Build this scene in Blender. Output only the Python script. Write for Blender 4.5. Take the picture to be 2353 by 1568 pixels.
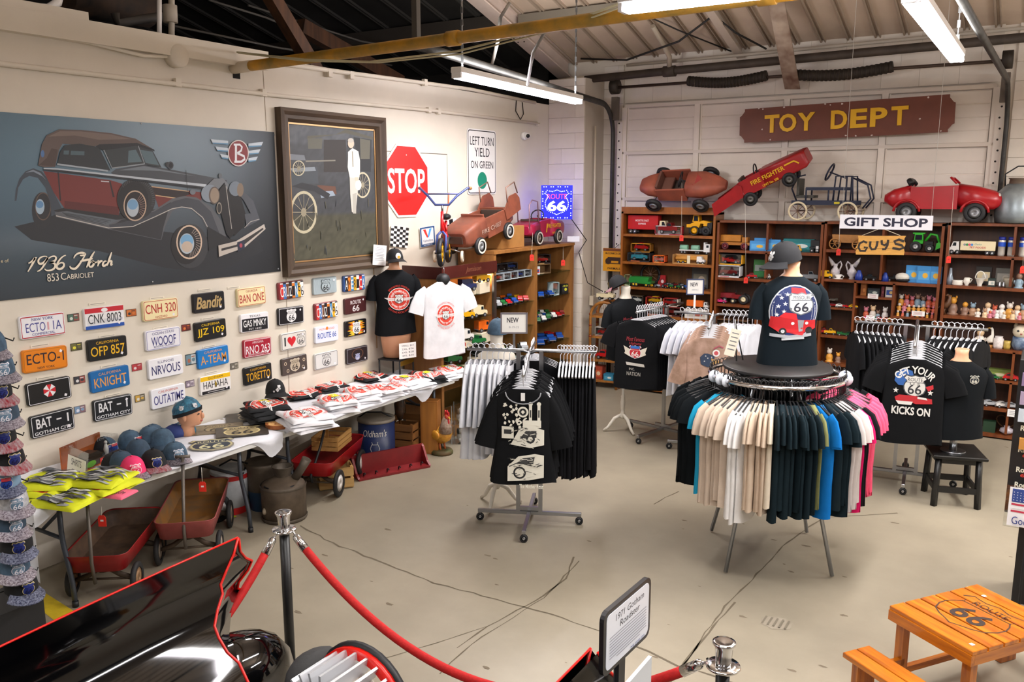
import bpy, bmesh, math, random
from mathutils import Vector as V, Matrix
R=math.radians; PI=math.pi
for o in list(bpy.data.objects): bpy.data.objects.remove(o)
SC=bpy.context.scene; COL=SC.collection
RNG=random.Random(66)
# ------------------------------------------------------------------ camera (image taken as 2353 x 1568)
IW,IH,FPX=2353,1568,1956.0
CAMZ=2.66; PITCH=math.atan2(IH/2-436,FPX); YAW=R(32.1)
cam=bpy.data.cameras.new('camera'); cam.sensor_width=36; cam.lens=36*FPX/IW; cam.clip_start=.05
CAM=bpy.data.objects.new('camera',cam); COL.objects.link(CAM)
CAM.location=(0,0,CAMZ); CAM.rotation_euler=(PI/2-PITCH,0,YAW); SC.camera=CAM
# ------------------------------------------------------------------ world, exposure
w=bpy.data.worlds.new('world'); SC.world=w; w.use_nodes=True
w.node_tree.nodes['Background'].inputs[0].default_value=(.9,.93,1,1); w.node_tree.nodes['Background'].inputs[1].default_value=.02
SC.view_settings.view_transform='Standard'; SC.view_settings.look='None'; SC.view_settings.gamma=1
SC.view_settings.use_curve_mapping=False; SC.view_settings.exposure=0.5
try: SC.cycles.max_bounces=7; SC.cycles.diffuse_bounces=4; SC.cycles.glossy_bounces=3; SC.cycles.transparent_max_bounces=10
except Exception: pass
LAMP_W=.62
LAMPS=[ # fluorescent strips: start, end (ceiling of the hall; the last ones hang above and behind the viewer)
 ((-4.30,5.98),(-4.46,8.48),3.62,True,95),((-2.02,4.30),(.42,4.36),3.62,True,62),((-.69,4.82),(-.69,7.22),3.62,True,105),
 ((-4.2,-1.2),(-4.2,1.24),3.62,True,40),((-2.0,1.6),(.44,1.6),3.62,False,80),((2.2,3.0),(2.2,5.44),3.62,False,90),
 ((2.2,7.0),(2.2,9.44),3.62,False,240),((-3.9,-2.4),(-1.5,-2.4),3.62,False,30),((1.2,-2.4),(3.6,-2.4),3.62,False,30)]
def area(name,a,b,z,power,wid=.12,col=(1,.98,.95)):
    l=bpy.data.lights.new(name,'AREA'); l.shape='RECTANGLE'; L=math.hypot(b[0]-a[0],b[1]-a[1])
    l.size=L; l.size_y=wid; l.energy=power; l.color=col
    o=bpy.data.objects.new(name,l); COL.objects.link(o)
    o.location=((a[0]+b[0])/2,(a[1]+b[1])/2,z); o.rotation_euler=(0,0,math.atan2(b[1]-a[1],b[0]-a[0])); return o
for a,b,z,_,pw in LAMPS:
    area('fluorescent_glow',a,b,z-.075,LAMP_W*pw)
    o=area('fluorescent_upglow',a,b,z+.06,LAMP_W*pw*.8); o.rotation_euler=(PI,0,math.atan2(b[1]-a[1],b[0]-a[0]))
# ------------------------------------------------------------------ pixel -> place
_F=V((-math.sin(YAW)*math.cos(PITCH),math.cos(YAW)*math.cos(PITCH),-math.sin(PITCH)))
_R=V((math.cos(YAW),math.sin(YAW),0)); _U=_R.cross(_F); _C=V((0,0,CAMZ))
def ray(u,v): return _F+_R*((u-IW/2)/FPX)-_U*((v-IH/2)/FPX)
def G(u,v,z=0): k=ray(u,v); return _C+k*((z-CAMZ)/k.z)          # on a horizontal plane
def WX(u,v,x): k=ray(u,v); return _C+k*(x/k.x)                   # on a plane x = const
def WY(u,v,y): k=ray(u,v); return _C+k*(y/k.y)                   # on a plane y = const
def roofz(y): return 4.40+(10.8-y)*.295
def RF(u,v,off=0):
    k=ray(u,v); t=(4.40+off+10.8*.295-CAMZ)/(k.z+.295*k.y); return _C+k*t
def PLN(u,v,p,n): k=ray(u,v); return _C+k*((V(p)-_C).dot(V(n))/k.dot(V(n)))
XW=-5.85
# ------------------------------------------------------------------ materials
def lin(c):
    if isinstance(c,str): c=c.lstrip('#'); c=[int(c[i:i+2],16) for i in (0,2,4)]
    return tuple((x/255/12.92 if x/255<=.04045 else ((x/255+.055)/1.055)**2.4) for x in c)
MATS={}
def mat(col,rough=.6,metal=0,var=0,scale=8,emis=0,coat=0,bump=0,spec=.5,stretch=(1,1,1),col2=None,detail=4,sheen=0):
    key=(str(col),rough,metal,var,scale,emis,coat,bump,spec,stretch,str(col2),detail,sheen)
    if key in MATS: return MATS[key]
    m=bpy.data.materials.new('paint'); MATS[key]=m; m.use_nodes=True; n=m.node_tree; b=n.nodes['Principled BSDF']
    c=lin(col); b.inputs['Base Color'].default_value=(*c,1); m.diffuse_color=(*c,1)
    b.inputs['Roughness'].default_value=rough; b.inputs['Metallic'].default_value=metal; b.inputs['Specular IOR Level'].default_value=spec
    if coat: b.inputs['Coat Weight'].default_value=coat; b.inputs['Coat Roughness'].default_value=.06
    if sheen: b.inputs['Sheen Weight'].default_value=sheen
    if emis: b.inputs['Emission Color'].default_value=(*c,1); b.inputs['Emission Strength'].default_value=emis
    if var or bump:
        tc=n.nodes.new('ShaderNodeTexCoord'); mp=n.nodes.new('ShaderNodeMapping'); mp.inputs['Scale'].default_value=[scale*s for s in stretch]
        nz=n.nodes.new('ShaderNodeTexNoise'); nz.inputs['Scale'].default_value=1; nz.inputs['Detail'].default_value=detail; nz.inputs['Roughness'].default_value=.6
        n.links.new(tc.outputs['Object'],mp.inputs[0]); n.links.new(mp.outputs[0],nz.inputs[0])
        if var:
            cr=n.nodes.new('ShaderNodeValToRGB'); cr.color_ramp.elements[0].position=.32; cr.color_ramp.elements[1].position=.68
            d=lin(col2) if col2 else tuple(x*(1-var) for x in c); e=c if col2 else tuple(min(1,x*(1+var*.6)) for x in c)
            cr.color_ramp.elements[0].color=(*d,1); cr.color_ramp.elements[1].color=(*e,1)
            n.links.new(nz.outputs['Fac'],cr.inputs[0]); n.links.new(cr.outputs[0],b.inputs['Base Color'])
        if bump:
            bp=n.nodes.new('ShaderNodeBump'); bp.inputs['Strength'].default_value=min(1,bump); bp.inputs['Distance'].default_value=.01
            n.links.new(nz.outputs['Fac'],bp.inputs['Height']); n.links.new(bp.outputs[0],b.inputs['Normal'])
    return m
def glassm(tint=(250,252,252),k=.12,rough=.03):
    key=('g',tint,k,rough)
    if key in MATS: return MATS[key]
    m=bpy.data.materials.new('clear'); MATS[key]=m; m.use_nodes=True; n=m.node_tree; n.nodes.clear()
    o=n.nodes.new('ShaderNodeOutputMaterial'); t=n.nodes.new('ShaderNodeBsdfTransparent'); g=n.nodes.new('ShaderNodeBsdfGlossy'); x=n.nodes.new('ShaderNodeMixShader')
    t.inputs[0].default_value=(*lin(tint),1); g.inputs['Roughness'].default_value=rough
    lw=n.nodes.new('ShaderNodeLayerWeight'); lw.inputs[0].default_value=k+.2; mu=n.nodes.new('ShaderNodeMath'); mu.operation='MULTIPLY_ADD'; mu.inputs[1].default_value=.45; mu.inputs[2].default_value=k*.5
    n.links.new(lw.outputs['Fresnel'],mu.inputs[0]); n.links.new(mu.outputs[0],x.inputs[0]); n.links.new(t.outputs[0],x.inputs[1]); n.links.new(g.outputs[0],x.inputs[2]); n.links.new(x.outputs[0],o.inputs[0])
    return m
def vcol(rough=.5,coat=0):
    key=('vc',rough,coat)
    if key in MATS: return MATS[key]
    m=bpy.data.materials.new('print'); MATS[key]=m; m.use_nodes=True; n=m.node_tree; b=n.nodes['Principled BSDF']; b.inputs['Roughness'].default_value=rough
    a=n.nodes.new('ShaderNodeVertexColor'); a.layer_name='Col'; n.links.new(a.outputs[0],b.inputs['Base Color'])
    if coat: b.inputs['Coat Weight'].default_value=coat
    return m
def wood(c1,c2,rough=.45,scale=6,axis=2,coat=0):
    s=[14,14,14]; s[axis]=1.2
    return mat(c1,rough,var=.4,col2=c2,scale=scale/6,stretch=tuple(s),coat=coat,detail=6)
BLK=mat('#16171a',.55); CHROME=mat('#d8d8da',.12,1); STEEL=mat('#a9abae',.32,1); WHITE=mat('#e9e8e6',.5); RUB=mat('#1a1a1b',.7); DARKM=mat('#2a2c2f',.45,.6)
# ------------------------------------------------------------------ mesh builder
class MB:
    def __init__(s): s.v=[]; s.f=[]; s.m=[]; s.s=[]
    def add(s,vs,fs,mi=0,sm=False,M=None):
        k=len(s.v); s.v+=[tuple(M@V(p)) if M is not None else tuple(p) for p in vs]
        for f in fs: s.f.append([i+k for i in f]); s.m.append(mi); s.s.append(sm)
        return s
    def box(s,c,d,mi=0,M=None,rz=0,bev=0):
        x,y,z=d[0]/2,d[1]/2,d[2]/2; T=Matrix.Translation(V(c))@Matrix.Rotation(rz,4,'Z')
        if M is not None: T=M@T
        if bev:
            b=bev; P=[]
            for sz in(-1,1):
                for k in (1,0):
                    kk=k if sz<0 else 1-k
                    ix,iy,iz=(x-b*kk,y-b*kk,z if kk else z-b)
                    P.append([(sx*ix-(0 if True else 0),sy*iy,sz*iz) for sx,sy in((-1,-1),(1,-1),(1,1),(-1,1))])
            vs=[p for r in P for p in r]; fs=[[3,2,1,0],[12,13,14,15]]
            for r in range(3):
                for i in range(4): fs.append([r*4+i,r*4+(i+1)%4,r*4+4+(i+1)%4,r*4+4+i])
            return s.add(vs,fs,mi,False,T)
        vs=[(sx*x,sy*y,sz*z) for sz in(-1,1) for sx,sy in((-1,-1),(1,-1),(1,1),(-1,1))]
        return s.add(vs,[[3,2,1,0],[4,5,6,7],[0,1,5,4],[1,2,6,5],[2,3,7,6],[3,0,4,7]],mi,False,T)
    def rings(s,rs,mi=0,sm=True,cap0=True,cap1=True,M=None,closed=True):
        n=len(rs[0]); vs=[p for r in rs for p in r]; fs=[]
        for r in range(len(rs)-1):
            for i in range(n if closed else n-1): fs.append([r*n+i,r*n+(i+1)%n,(r+1)*n+(i+1)%n,(r+1)*n+i])
        s.add(vs,fs,mi,sm,M); k=len(s.v)-len(vs)
        if cap0: s.f.append([k+i for i in range(n)][::-1]); s.m.append(mi); s.s.append(False)
        if cap1: s.f.append([k+(len(rs)-1)*n+i for i in range(n)]); s.m.append(mi); s.s.append(False)
        return s
    def tube(s,pts,r,n=8,mi=0,sm=True,caps=True,M=None,flat=1):
        pts=[V(p) for p in pts]; rr=r if isinstance(r,(list,tuple)) else [r]*len(pts); rs=[]; u=None
        for i,p in enumerate(pts):
            t=(pts[min(i+1,len(pts)-1)]-pts[max(i-1,0)]).normalized()
            if u is None: u=t.cross(V((0,0,1)) if abs(t.z)<.95 else V((1,0,0))).normalized()
            else:
                u=u-t*u.dot(t); u=u.normalized() if u.length>1e-6 else t.orthogonal().normalized()
            w=t.cross(u); rs.append([p+(u*math.cos(2*PI*k/n)+w*math.sin(2*PI*k/n)*flat)*rr[i] for k in range(n)])
        return s.rings(rs,mi,sm,caps,caps,M)
    def cyl(s,a,b,r,r2=None,n=14,mi=0,M=None,sm=True): return s.tube([a,b],[r,r if r2 is None else r2],n,mi,sm,True,M)
    def lathe(s,prof,n=16,mi=0,M=None,sm=True,caps=True):
        return s.rings([[(max(r,1e-4)*math.cos(2*PI*k/n),max(r,1e-4)*math.sin(2*PI*k/n),z) for k in range(n)] for r,z in prof],mi,sm,caps,caps,M)
    def ell(s,c,rad,nu=12,nv=7,mi=0,M=None):
        rs=[[(c[0]+rad[0]*math.sin(PI*(j+.02)/(nv+.04))*math.cos(2*PI*k/nu),c[1]+rad[1]*math.sin(PI*(j+.02)/(nv+.04))*math.sin(2*PI*k/nu),c[2]-rad[2]*math.cos(PI*j/nv)) for k in range(nu)] for j in range(nv+1)]
        return s.rings(rs,mi,True,False,False,M)
    def prism(s,poly,d0,d1,mi=0,M=None,sm=False):   # poly in (x,z), extruded along y
        if sum(poly[i][0]*poly[(i+1)%len(poly)][1]-poly[(i+1)%len(poly)][0]*poly[i][1] for i in range(len(poly)))<0: poly=poly[::-1]
        return s.rings([[(x,d1,z) for x,z in poly],[(x,d0,z) for x,z in poly]],mi,sm,True,True,M)
    def wheel(s,c,r,wd,mt=0,mh=1,n=16,ax='y',hub=.6,M=None):
        T=Matrix.Translation(V(c))@(Matrix.Rotation(PI/2,4,'X') if ax=='y' else Matrix.Rotation(PI/2,4,'Y'))
        if M is not None: T=M@T
        h=wd/2; s.lathe([(r*hub,-h*.8),(r*.86,-h),(r,-h*.55),(r,h*.55),(r*.86,h),(r*hub,h*.8)],n,mt,T,True,False)
        s.lathe([(r*hub,-h*.6),(r*.12,-h*.95),(r*.1,h*.95),(r*hub,h*.6)],n,mh,T,True,True); return s
    def build(s,name,mats,parent=None,loc=None,world=False,rz=0):
        me=bpy.data.meshes.new(name)
        vs=s.v
        if world and parent is not None:
            T=(Matrix.Translation(parent.location)@parent.rotation_euler.to_matrix().to_4x4()).inverted(); vs=[tuple(T@V(p)) for p in vs]
        elif loc is not None and world: vs=[(p[0]-loc[0],p[1]-loc[1],p[2]-loc[2]) for p in vs]
        me.from_pydata(vs,[],s.f); me.polygons.foreach_set('material_index',s.m); me.polygons.foreach_set('use_smooth',s.s)
        for m in (mats if isinstance(mats,(list,tuple)) else [mats]): me.materials.append(m)
        me.update(); o=bpy.data.objects.new(name,me); COL.objects.link(o)
        if parent is not None: o.parent=parent
        elif loc is not None: o.location=loc; o.rotation_euler=(0,0,rz)
        return o
def tag(o,label=None,cat=None,group=None,kind=None):
    if label: o['label']=label
    if cat: o['category']=cat
    if group: o['group']=group
    if kind: o['kind']=kind
    return o
def thing(name,label,cat,loc=(0,0,0),rz=0,group=None):
    o=bpy.data.objects.new(name,None); COL.objects.link(o); o.empty_display_size=.05
    o.location=loc; o.rotation_euler=(0,0,rz); return tag(o,label,cat,group)
def struct(name,mb,m,parent=None,label=None):
    o=mb.build(name,m,parent)
    if parent is None: o['kind']='structure'; o['label']=label or name.replace('_',' ')+' of the shop hall'; o['category']=name.split('_')[0]
    return o
def dup(o,parent=None,loc=None,rz=None,label=None,group=None):
    c=o.copy(); COL.objects.link(c); c.parent=parent
    if loc is not None: c.location=loc
    if rz is not None: c.rotation_euler=(0,0,rz)
    if label: c['label']=label
    if group: c['group']=group
    for ch in o.children: dup(ch,c)
    return c
def setmat(o,m,slot=0):
    o.material_slots[slot].link='OBJECT'; o.material_slots[slot].material=m; return o
def frame(o,ux,uy):
    ux=V(ux).normalized(); uy=V(uy).normalized(); n=ux.cross(uy); return Matrix(((ux.x,uy.x,n.x,o[0]),(ux.y,uy.y,n.y,o[1]),(ux.z,uy.z,n.z,o[2]),(0,0,0,1)))
# ------------------------------------------------------------------ lettering and flat print
_TX={}
def textgeo(t,shear=0,bold=0,sp=1):
    k=(t,shear,bold,sp)
    if k in _TX: return _TX[k]
    c=bpy.data.curves.new('t','FONT'); c.body=t; c.size=1; c.resolution_u=3; c.shear=shear; c.offset=bold; c.space_character=sp
    o=bpy.data.objects.new('t',c); me=o.to_mesh()
    vs=[(v.co.x,v.co.y) for v in me.vertices]; fs=[list(p.vertices) for p in me.polygons]
    o.to_mesh_clear(); bpy.data.objects.remove(o); bpy.data.curves.remove(c)
    xs=[p[0] for p in vs] or [0,1]; ys=[p[1] for p in vs] or [0,1]; a,b,cc,d=min(xs),max(xs),min(ys),max(ys)
    vs=[((p[0]-a)/(b-a or 1)-.5,(p[1]-cc)/(d-cc or 1)-.5) for p in vs]; _TX[k]=(vs,fs,(b-a)/(d-cc or 1)); return _TX[k]
_SH=[(0,-1),(.22,-.9),(.5,-.8),(.78,-.62),(.93,-.3),(.95,0),(.86,.25),(.72,.45),(.78,.58),(.98,.72),(.8,.97),(.62,.92),(.35,.88),(0,1)]
SHIELD=_SH+[(-x,y) for x,y in _SH[-2:0:-1]]
STAR=[(math.sin(2*PI*i/10)*(1 if i%2==0 else .4),math.cos(2*PI*i/10)*(1 if i%2==0 else .4)) for i in range(10)]
def circ(x,y,rx,ry=None,n=24,a0=0,a1=2*PI):
    ry=ry or rx; full=abs(a1-a0)>=2*PI-1e-6; m=n if full else n+1
    return [(x+rx*math.cos(a0+(a1-a0)*i/n),y+ry*math.sin(a0+(a1-a0)*i/n)) for i in range(m)]
def rrect(w,h,r,n=4,x=0,y=0):
    out=[]
    for cx,cy,a in((w/2-r,h/2-r,0),(-w/2+r,h/2-r,PI/2),(-w/2+r,-h/2+r,PI),(w/2-r,-h/2+r,1.5*PI)):
        out+=[(x+cx+r*math.cos(a+i*PI/2/n),y+cy+r*math.sin(a+i*PI/2/n)) for i in range(n+1)]
    return out
def refine(vs,fs,L=.022):   # small triangles, so that artwork follows a curved surface
    bm=bmesh.new(); B=[bm.verts.new((x,y,0)) for x,y in vs]
    for f in fs:
        try: bm.faces.new([B[i] for i in f])
        except ValueError: pass
    for _ in range(5):
        bmesh.ops.triangulate(bm,faces=bm.faces[:]); lg=[e for e in bm.edges if e.calc_length()>L]
        if not lg: break
        bmesh.ops.subdivide_edges(bm,edges=lg,cuts=1)
    bmesh.ops.triangulate(bm,faces=bm.faces[:]); bm.verts.index_update(); out=[(v.co.x,v.co.y) for v in bm.verts],[[v.index for v in f.verts] for f in bm.faces]; bm.free(); return out
class Print:   # flat artwork laid in a plane (or through warp) in thin layers
    def __init__(s,M=None,warp=None,lift=.0002,rough=.5): s.M=M; s.warp=warp; s.l=lift; s.k=1; s.mb=MB(); s.mats=[]; s.r=rough
    def mi(s,c):
        m=c if isinstance(c,bpy.types.Material) else mat(c,s.r)
        if m not in s.mats: s.mats.append(m)
        return s.mats.index(m)
    def put(s,vs,fs,c):
        if s.warp: vs,fs=refine(vs,fs)
        z=s.l*s.k; s.k+=1; vs=[V(s.warp(x,y,z)) if s.warp else V((x,y,z)) for x,y in vs]
        s.mb.add(vs,fs,s.mi(c),False,s.M); return s
    def poly(s,p,c):
        a=sum(p[i][0]*p[(i+1)%len(p)][1]-p[(i+1)%len(p)][0]*p[i][1] for i in range(len(p)))
        if a<0: p=p[::-1]
        return s.put(p,[list(range(len(p)))],c)
    def rect(s,x,y,w,h,c): return s.poly([(x-w/2,y-h/2),(x+w/2,y-h/2),(x+w/2,y+h/2),(x-w/2,y+h/2)],c)
    def disc(s,x,y,rx,c,ry=None,n=24): return s.poly(circ(x,y,rx,ry,n),c)
    def band(s,p,q,c,closed=True):
        n=len(p); fs=[[i,(i+1)%n,n+(i+1)%n,n+i] for i in range(n if closed else n-1)]; return s.put(p+q,fs,c)
    def ring(s,x,y,r0,r1,c,n=28,k=1,a0=0,a1=2*PI):
        f=abs(a1-a0)>=2*PI-1e-6; return s.band(circ(x,y,r0,r0*k,n,a0,a1),circ(x,y,r1,r1*k,n,a0,a1),c,f)
    def line(s,pts,w,c):
        a=[];b=[]
        for i,p in enumerate(pts):
            q0=pts[max(i-1,0)];q1=pts[min(i+1,len(pts)-1)]; dx,dy=q1[0]-q0[0],q1[1]-q0[1]; L=math.hypot(dx,dy) or 1
            ww=w[i] if isinstance(w,(list,tuple)) else w
            a.append((p[0]-dy/L*ww/2,p[1]+dx/L*ww/2)); b.append((p[0]+dy/L*ww/2,p[1]-dx/L*ww/2))
        return s.band(b,a,c,False)
    def text(s,t,x,y,w,h,c,shear=0,bold=0,sp=1,rot=0,arc=None):
        vs,fs,asp=textgeo(t,shear,bold,sp)
        if w is None: w=h*asp
        P=[]
        for a,b in vs:
            if arc:  # arc=(radius, centre angle): text bent round (x,y)
                rr=arc[0]+b*h*(1 if arc[0]>0 else 1); th=arc[1]-a*w/arc[0]*(1 if arc[2]>0 else -1); rr=arc[0]+b*h*(1 if arc[2]>0 else -1)
                P.append((x+rr*math.cos(th),y+rr*math.sin(th)))
            else:
                px,py=a*w,b*h; P.append((x+px*math.cos(rot)-py*math.sin(rot),y+px*math.sin(rot)+py*math.cos(rot)))
        return s.put(P,fs,c)
    def shield(s,x,y,h,edge,fill,ink,top='ROUTE',num='66',kx=1,bar=True):
        sc=h/2; sh=lambda q:[(x+a*sc*q*kx,y+b*sc*q) for a,b in SHIELD]
        s.poly(sh(1),edge); s.poly(sh(.9),fill)
        if bar: s.rect(x,y+h*.16,h*.78*kx,h*.022,ink)
        if top: s.text(top,x,y+h*.28,h*.62*kx,h*.15,ink)
        s.text(num,x,y-h*.14,h*.56*kx,h*.42,ink,bold=.01); return s
    def build(s,name,parent,world=False): return s.mb.build(name,s.mats,parent,world=world)
def ordn(i): return ['first','second','third','fourth','fifth','sixth','seventh','eighth','ninth','tenth','eleventh','twelfth','thirteenth','fourteenth','fifteenth','sixteenth','seventeenth','eighteenth','nineteenth','twentieth'][i] if i<20 else f'{i+1}th'
# ================================================================== THE SETTING
FLOORM=mat('#948b79',.42,var=.2,scale=.9,bump=.03,detail=9)
fl=struct('floor',MB().box((0,2,-.1),(24.5,18.4,.2)),FLOORM,label='painted beige concrete floor of the shop hall')
CRK=mat('#5d5342',.8)
def crack(pts,wd,jit,name='floor_crack',m=CRK,seed=1):
    r=random.Random(seed); P=[G(u,v) for u,v in pts]; Q=[]
    for a,b in zip(P,P[1:]):
        n=max(1,int((b-a).length/.09))
        for i in range(n): Q.append(a.lerp(b,i/n)+V((r.uniform(-jit,jit),r.uniform(-jit,jit),0)))
    Q.append(P[-1]); pr=Print(); pr.l=.0012; pr.line([(q.x,q.y) for q in Q],[wd*r.uniform(.35,1.3) for _ in Q],m); pr.build(name,fl)
crack([(690,1210),(780,1255),(1000,1340),(1290,1420),(1390,1455),(1560,1530),(1850,1620)],.014,.012,seed=1)
crack([(2060,1180),(1890,1190),(1800,1255),(1715,1345),(1665,1395),(1610,1470),(1570,1530)],.012,.008,seed=2)
crack([(1690,1385),(1640,1440),(1590,1500),(1540,1568)],.014,.004,seed=3)
crack([(1320,1280),(1300,1330),(1250,1370),(1120,1440),(1050,1490)],.012,.006,seed=4)
crack([(1330,1290),(1250,1375),(1130,1450),(1060,1500),(1010,1550)],.01,.006,seed=5)
crack([(1500,1160),(1560,1130)],.012,.01,seed=6)
crack([(860,1520),(1000,1480),(1120,1440)],.006,.004,seed=7)
r=random.Random(5)
SPOT=mat('#6d6150',.8)
for i in range(46):
    u,v=r.uniform(640,2350),r.uniform(1010,1560); p=G(u,v); pr=Print(); pr.l=.0011
    a=r.uniform(.006,.028); pr.poly([(p.x+a*r.uniform(.4,1)*math.cos(t)*1.6,p.y+a*r.uniform(.4,1)*math.sin(t)*.7) for t in [k*PI/4 for k in range(8)]],SPOT); pr.build('floor_stain',fl)
pr=Print(); pr.l=.0013; pc=G(1782,1432)
pr.poly([(pc.x+.1*math.cos(t)*r.uniform(.85,1.1),pc.y+.085*math.sin(t)*r.uniform(.85,1.1)) for t in [k*PI/8 for k in range(16)]],mat('#8b8272',.8))
for k in range(5): pr.rect(pc.x-.07+.035*k,pc.y,.012,.11,mat('#6a6253',.8))
pr.build('floor_patch',fl)
pr=Print(); pr.l=.0014; ys=[G(u,v) for u,v in((20,1345),(75,1345),(240,1450),(180,1470))]; pr.poly([(p.x,p.y) for p in ys],mat('#d0b420',.6,var=.2,scale=9)); pr.build('yellow_floor_stripe',fl)
WALLM=mat('#dad2c3',.7,var=.07,scale=1.3,bump=.05,detail=8); WALLB=mat('#e2d8ca',.7,var=.08,scale=2,detail=6)
wl=struct('wall_left',MB().box((XW-.1,3.635,1.86),(.2,13.27,3.72)),WALLM,label='cream painted wall behind the long merchandise tables')
MB().box((XW-.07,1.2,3.74),(.3,8.2,.15)).build('wall_cap',WALLM,wl)
MB().box((XW-.1,7.8,3.75),(.2,4.94,.06)).build('wall_cap',WALLM,wl)
def seam(pts,x=XW+.0015,wd=.006,c='#8f7f6a'):
    pr=Print(frame((x,0,0),(0,1,0),(0,0,1))); q=[WX(u,v,XW) for u,v in pts]; pr.line([(p.y,p.z) for p in q],wd,mat(c,.8)); pr.build('wall_seam',wl)
seam([(604,160),(612,300)]); seam([(657,640),(664,900),(670,1000)]); seam([(858,612),(866,800)],wd=.02,c='#b49c78')
seam([(878,347),(1027,355),(1029,480)],wd=.008,c='#54453a'); seam([(880,352),(880,348)])
bw=struct('wall_back',MB().box((-2,10.95,2.5),(8.4,.2,5.0)),WALLB,label='cream painted block wall around the garage door')
bw2=struct('wall_right',MB().box((6.9,2,2.5),(.2,18,5)),WALLM); struct('wall_front',MB().box((0,-6.6,3),(24,.2,6)),WALLM)
struct('wall_back_far',MB().box((4.6,10.95,2.5),(4.8,.2,5)),WALLB)
struct('wall_bay',MB().box((-12,2,3),(.2,18,6)).box((-9,10.95,2.5),(6,.2,5)),mat('#2a2622',.9))  # bay walls near black: the bay's shade is put into their colour
BLOCKM=[mat(c,.75,var=.06,scale=3) for c in('#e6ddd0','#e4dacd','#e8dfd3','#e2d8cb')]
def blocks(x0,x1,z0,z1,y,parent,dep=.03,bw_=.4,bh=.2):
    base=MB().box((0,0,0),(1,1,1),bev=.03)
    protos={}
    row=0; z=z0
    while z<z1-.02:
        h=min(bh,z1-z); x=x0-(bw_/2 if row%2 else 0)
        while x<x1-.01:
            a,b=max(x,x0),min(x+bw_,x1)
            if b-a>.02:
                k=(round(b-a,3),round(h,3)); 
                if k not in protos: protos[k]=MB().box((0,0,0),(b-a-.002,dep,h-.002),bev=.003).build('block',BLOCKM[0],parent)
                o=protos[k] if protos[k].get('u') is None else protos[k].copy()
                if protos[k].get('u') is None: protos[k]['u']=1
                else: COL.objects.link(o)
                o.parent=parent; o.location=((a+b)/2,y-dep/2+.004,z+h/2); setmat(o,RNG.choice(BLOCKM))
            x+=bw_
        z+=h; row+=1
    for o in protos.values():
        if o.get('u'): del o['u']
pil=struct('pillar',MB().box((-5.58,10.56,2.05),(.535,.56,4.1)),mat('#cabfb0',.8),label='cream painted block pillar in the corner')
blocks(-5.847,-5.313,0,4.1,10.28,pil)
blocks(-5.31,-5.02,0,4.3,10.85,bw); blocks(-5.0,-.6,3.80,4.4,10.85,bw); blocks(-.46,1.2,0,4.4,10.85,bw)
# ---- garage door
DOORM=mat('#e8dfd3',.55,var=.05,scale=3); DOORM2=mat('#ddd3c6',.55)
dx0,dx1=-4.97,-.62; SX=[dx0,-3.955,-2.83,-1.73,dx1]
dr=struct('door_1',MB().box(((dx0+dx1)/2,10.80,1.89),(dx1-dx0,.02,3.76)),mat('#b9ada0',.6),label='cream sectional overhead garage door behind the toy shelves')
rib=[(0,.0),(.02,0),(.026,-.012),(.05,-.012),(.056,0)]
pan={}
for s in range(6):
    z0=.1+s*.61
    for c in range(4):
        w_=SX[c+1]-SX[c]-.09
        if (c,) not in pan:
            prof=[]; 
            for k in range(4):
                b=.015+k*.14; prof+=[(b,0),(b+.128,0),(b+.132,.008),(b+.139,.008)]
            rs=[[(sx*w_/2,y-.02,z) for z,y in prof] for sx in(-1,1)]
            pan[(c,)]=MB().rings(rs,0,False,False,False,closed=False).build('door_panel',DOORM,dr); o=pan[(c,)]
        else: o=pan[(c,)].copy(); COL.objects.link(o)
        o.parent=dr; o.location=((SX[c]+SX[c+1])/2,10.795,z0)
    for x in SX:
        MB().box((x,10.765,z0+.30),(.07,.03,.585),bev=.004).box((x+.05,10.78,z0+.3),(.02,.02,.58)).build('stile',DOORM,dr)
    MB().box(((dx0+dx1)/2,10.768,z0+.605),(dx1-dx0,.035,.05),bev=.006).build('rail',DOORM2,dr)
HOLE=mat('#2b2622',.8)
for x,sg in((-5.02,-1),(-.57,1)):
    t=thing('door_track',('left' if sg<0 else 'right')+' steel track of the garage door with perforated rail','track',(x,10.74,0))
    MB().box((0,0,1.78),(.075,.02,3.56)).build('perforated_rail',DOORM,t)
    mb=MB()
    for k in range(30): mb.cyl((sg*.012*(k%2),-.0105,.2+k*.115),(sg*.012*(k%2),-.013,.2+k*.115),.011,n=8)
    mb.build('bolt_hole',HOLE,t)['kind']='stuff'
    xs=x+sg*.075-x; pts=[(xs,-.06,0),(xs,-.06,3.35)]+[(xs-sg*.02*i/6,-.06-.4*(1-math.cos(i*PI/12)),3.35+.42*math.sin(i*PI/12)) for i in range(1,7)]
    end=(-4.42+.0,5.6) if sg<0 else (-.66,3.2)
    pts.append((end[0]-x,end[1]-10.74,3.80 if sg<0 else 3.86)); MB().tube(pts,.038,6,flat=.7).build('channel',mat('#4b4a48',.5,.7,var=.3,scale=6),t)
    if sg<0: MB().box((end[0]-x+.01,end[1]-10.74,4.6),(.05,.05,1.6)).build('hanger_angle',mat('#57524c',.6,.5),t)
    MB().lathe([(.03,-.05),(.095,-.05),(.095,.05),(.03,.05)],16,0,Matrix.Translation((sg*.03,-.12,4.0))@Matrix.Rotation(PI/2,4,'Y')).build('cable_drum',mat('#3d362f',.6,.4),t)
    MB().box((sg*.03,-.1,3.72),(.08,.09,.3)).build('bracket',mat('#6b6259',.6,.3),t)
t=thing('torsion_spring','dark torsion spring shaft mounted above the garage door','door spring',(-2.8,10.62,3.99))
MB().cyl((-2.2,0,0),(2.25,0,.0),.018).build('shaft',mat('#4a3a30',.6,.4),t)
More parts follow.
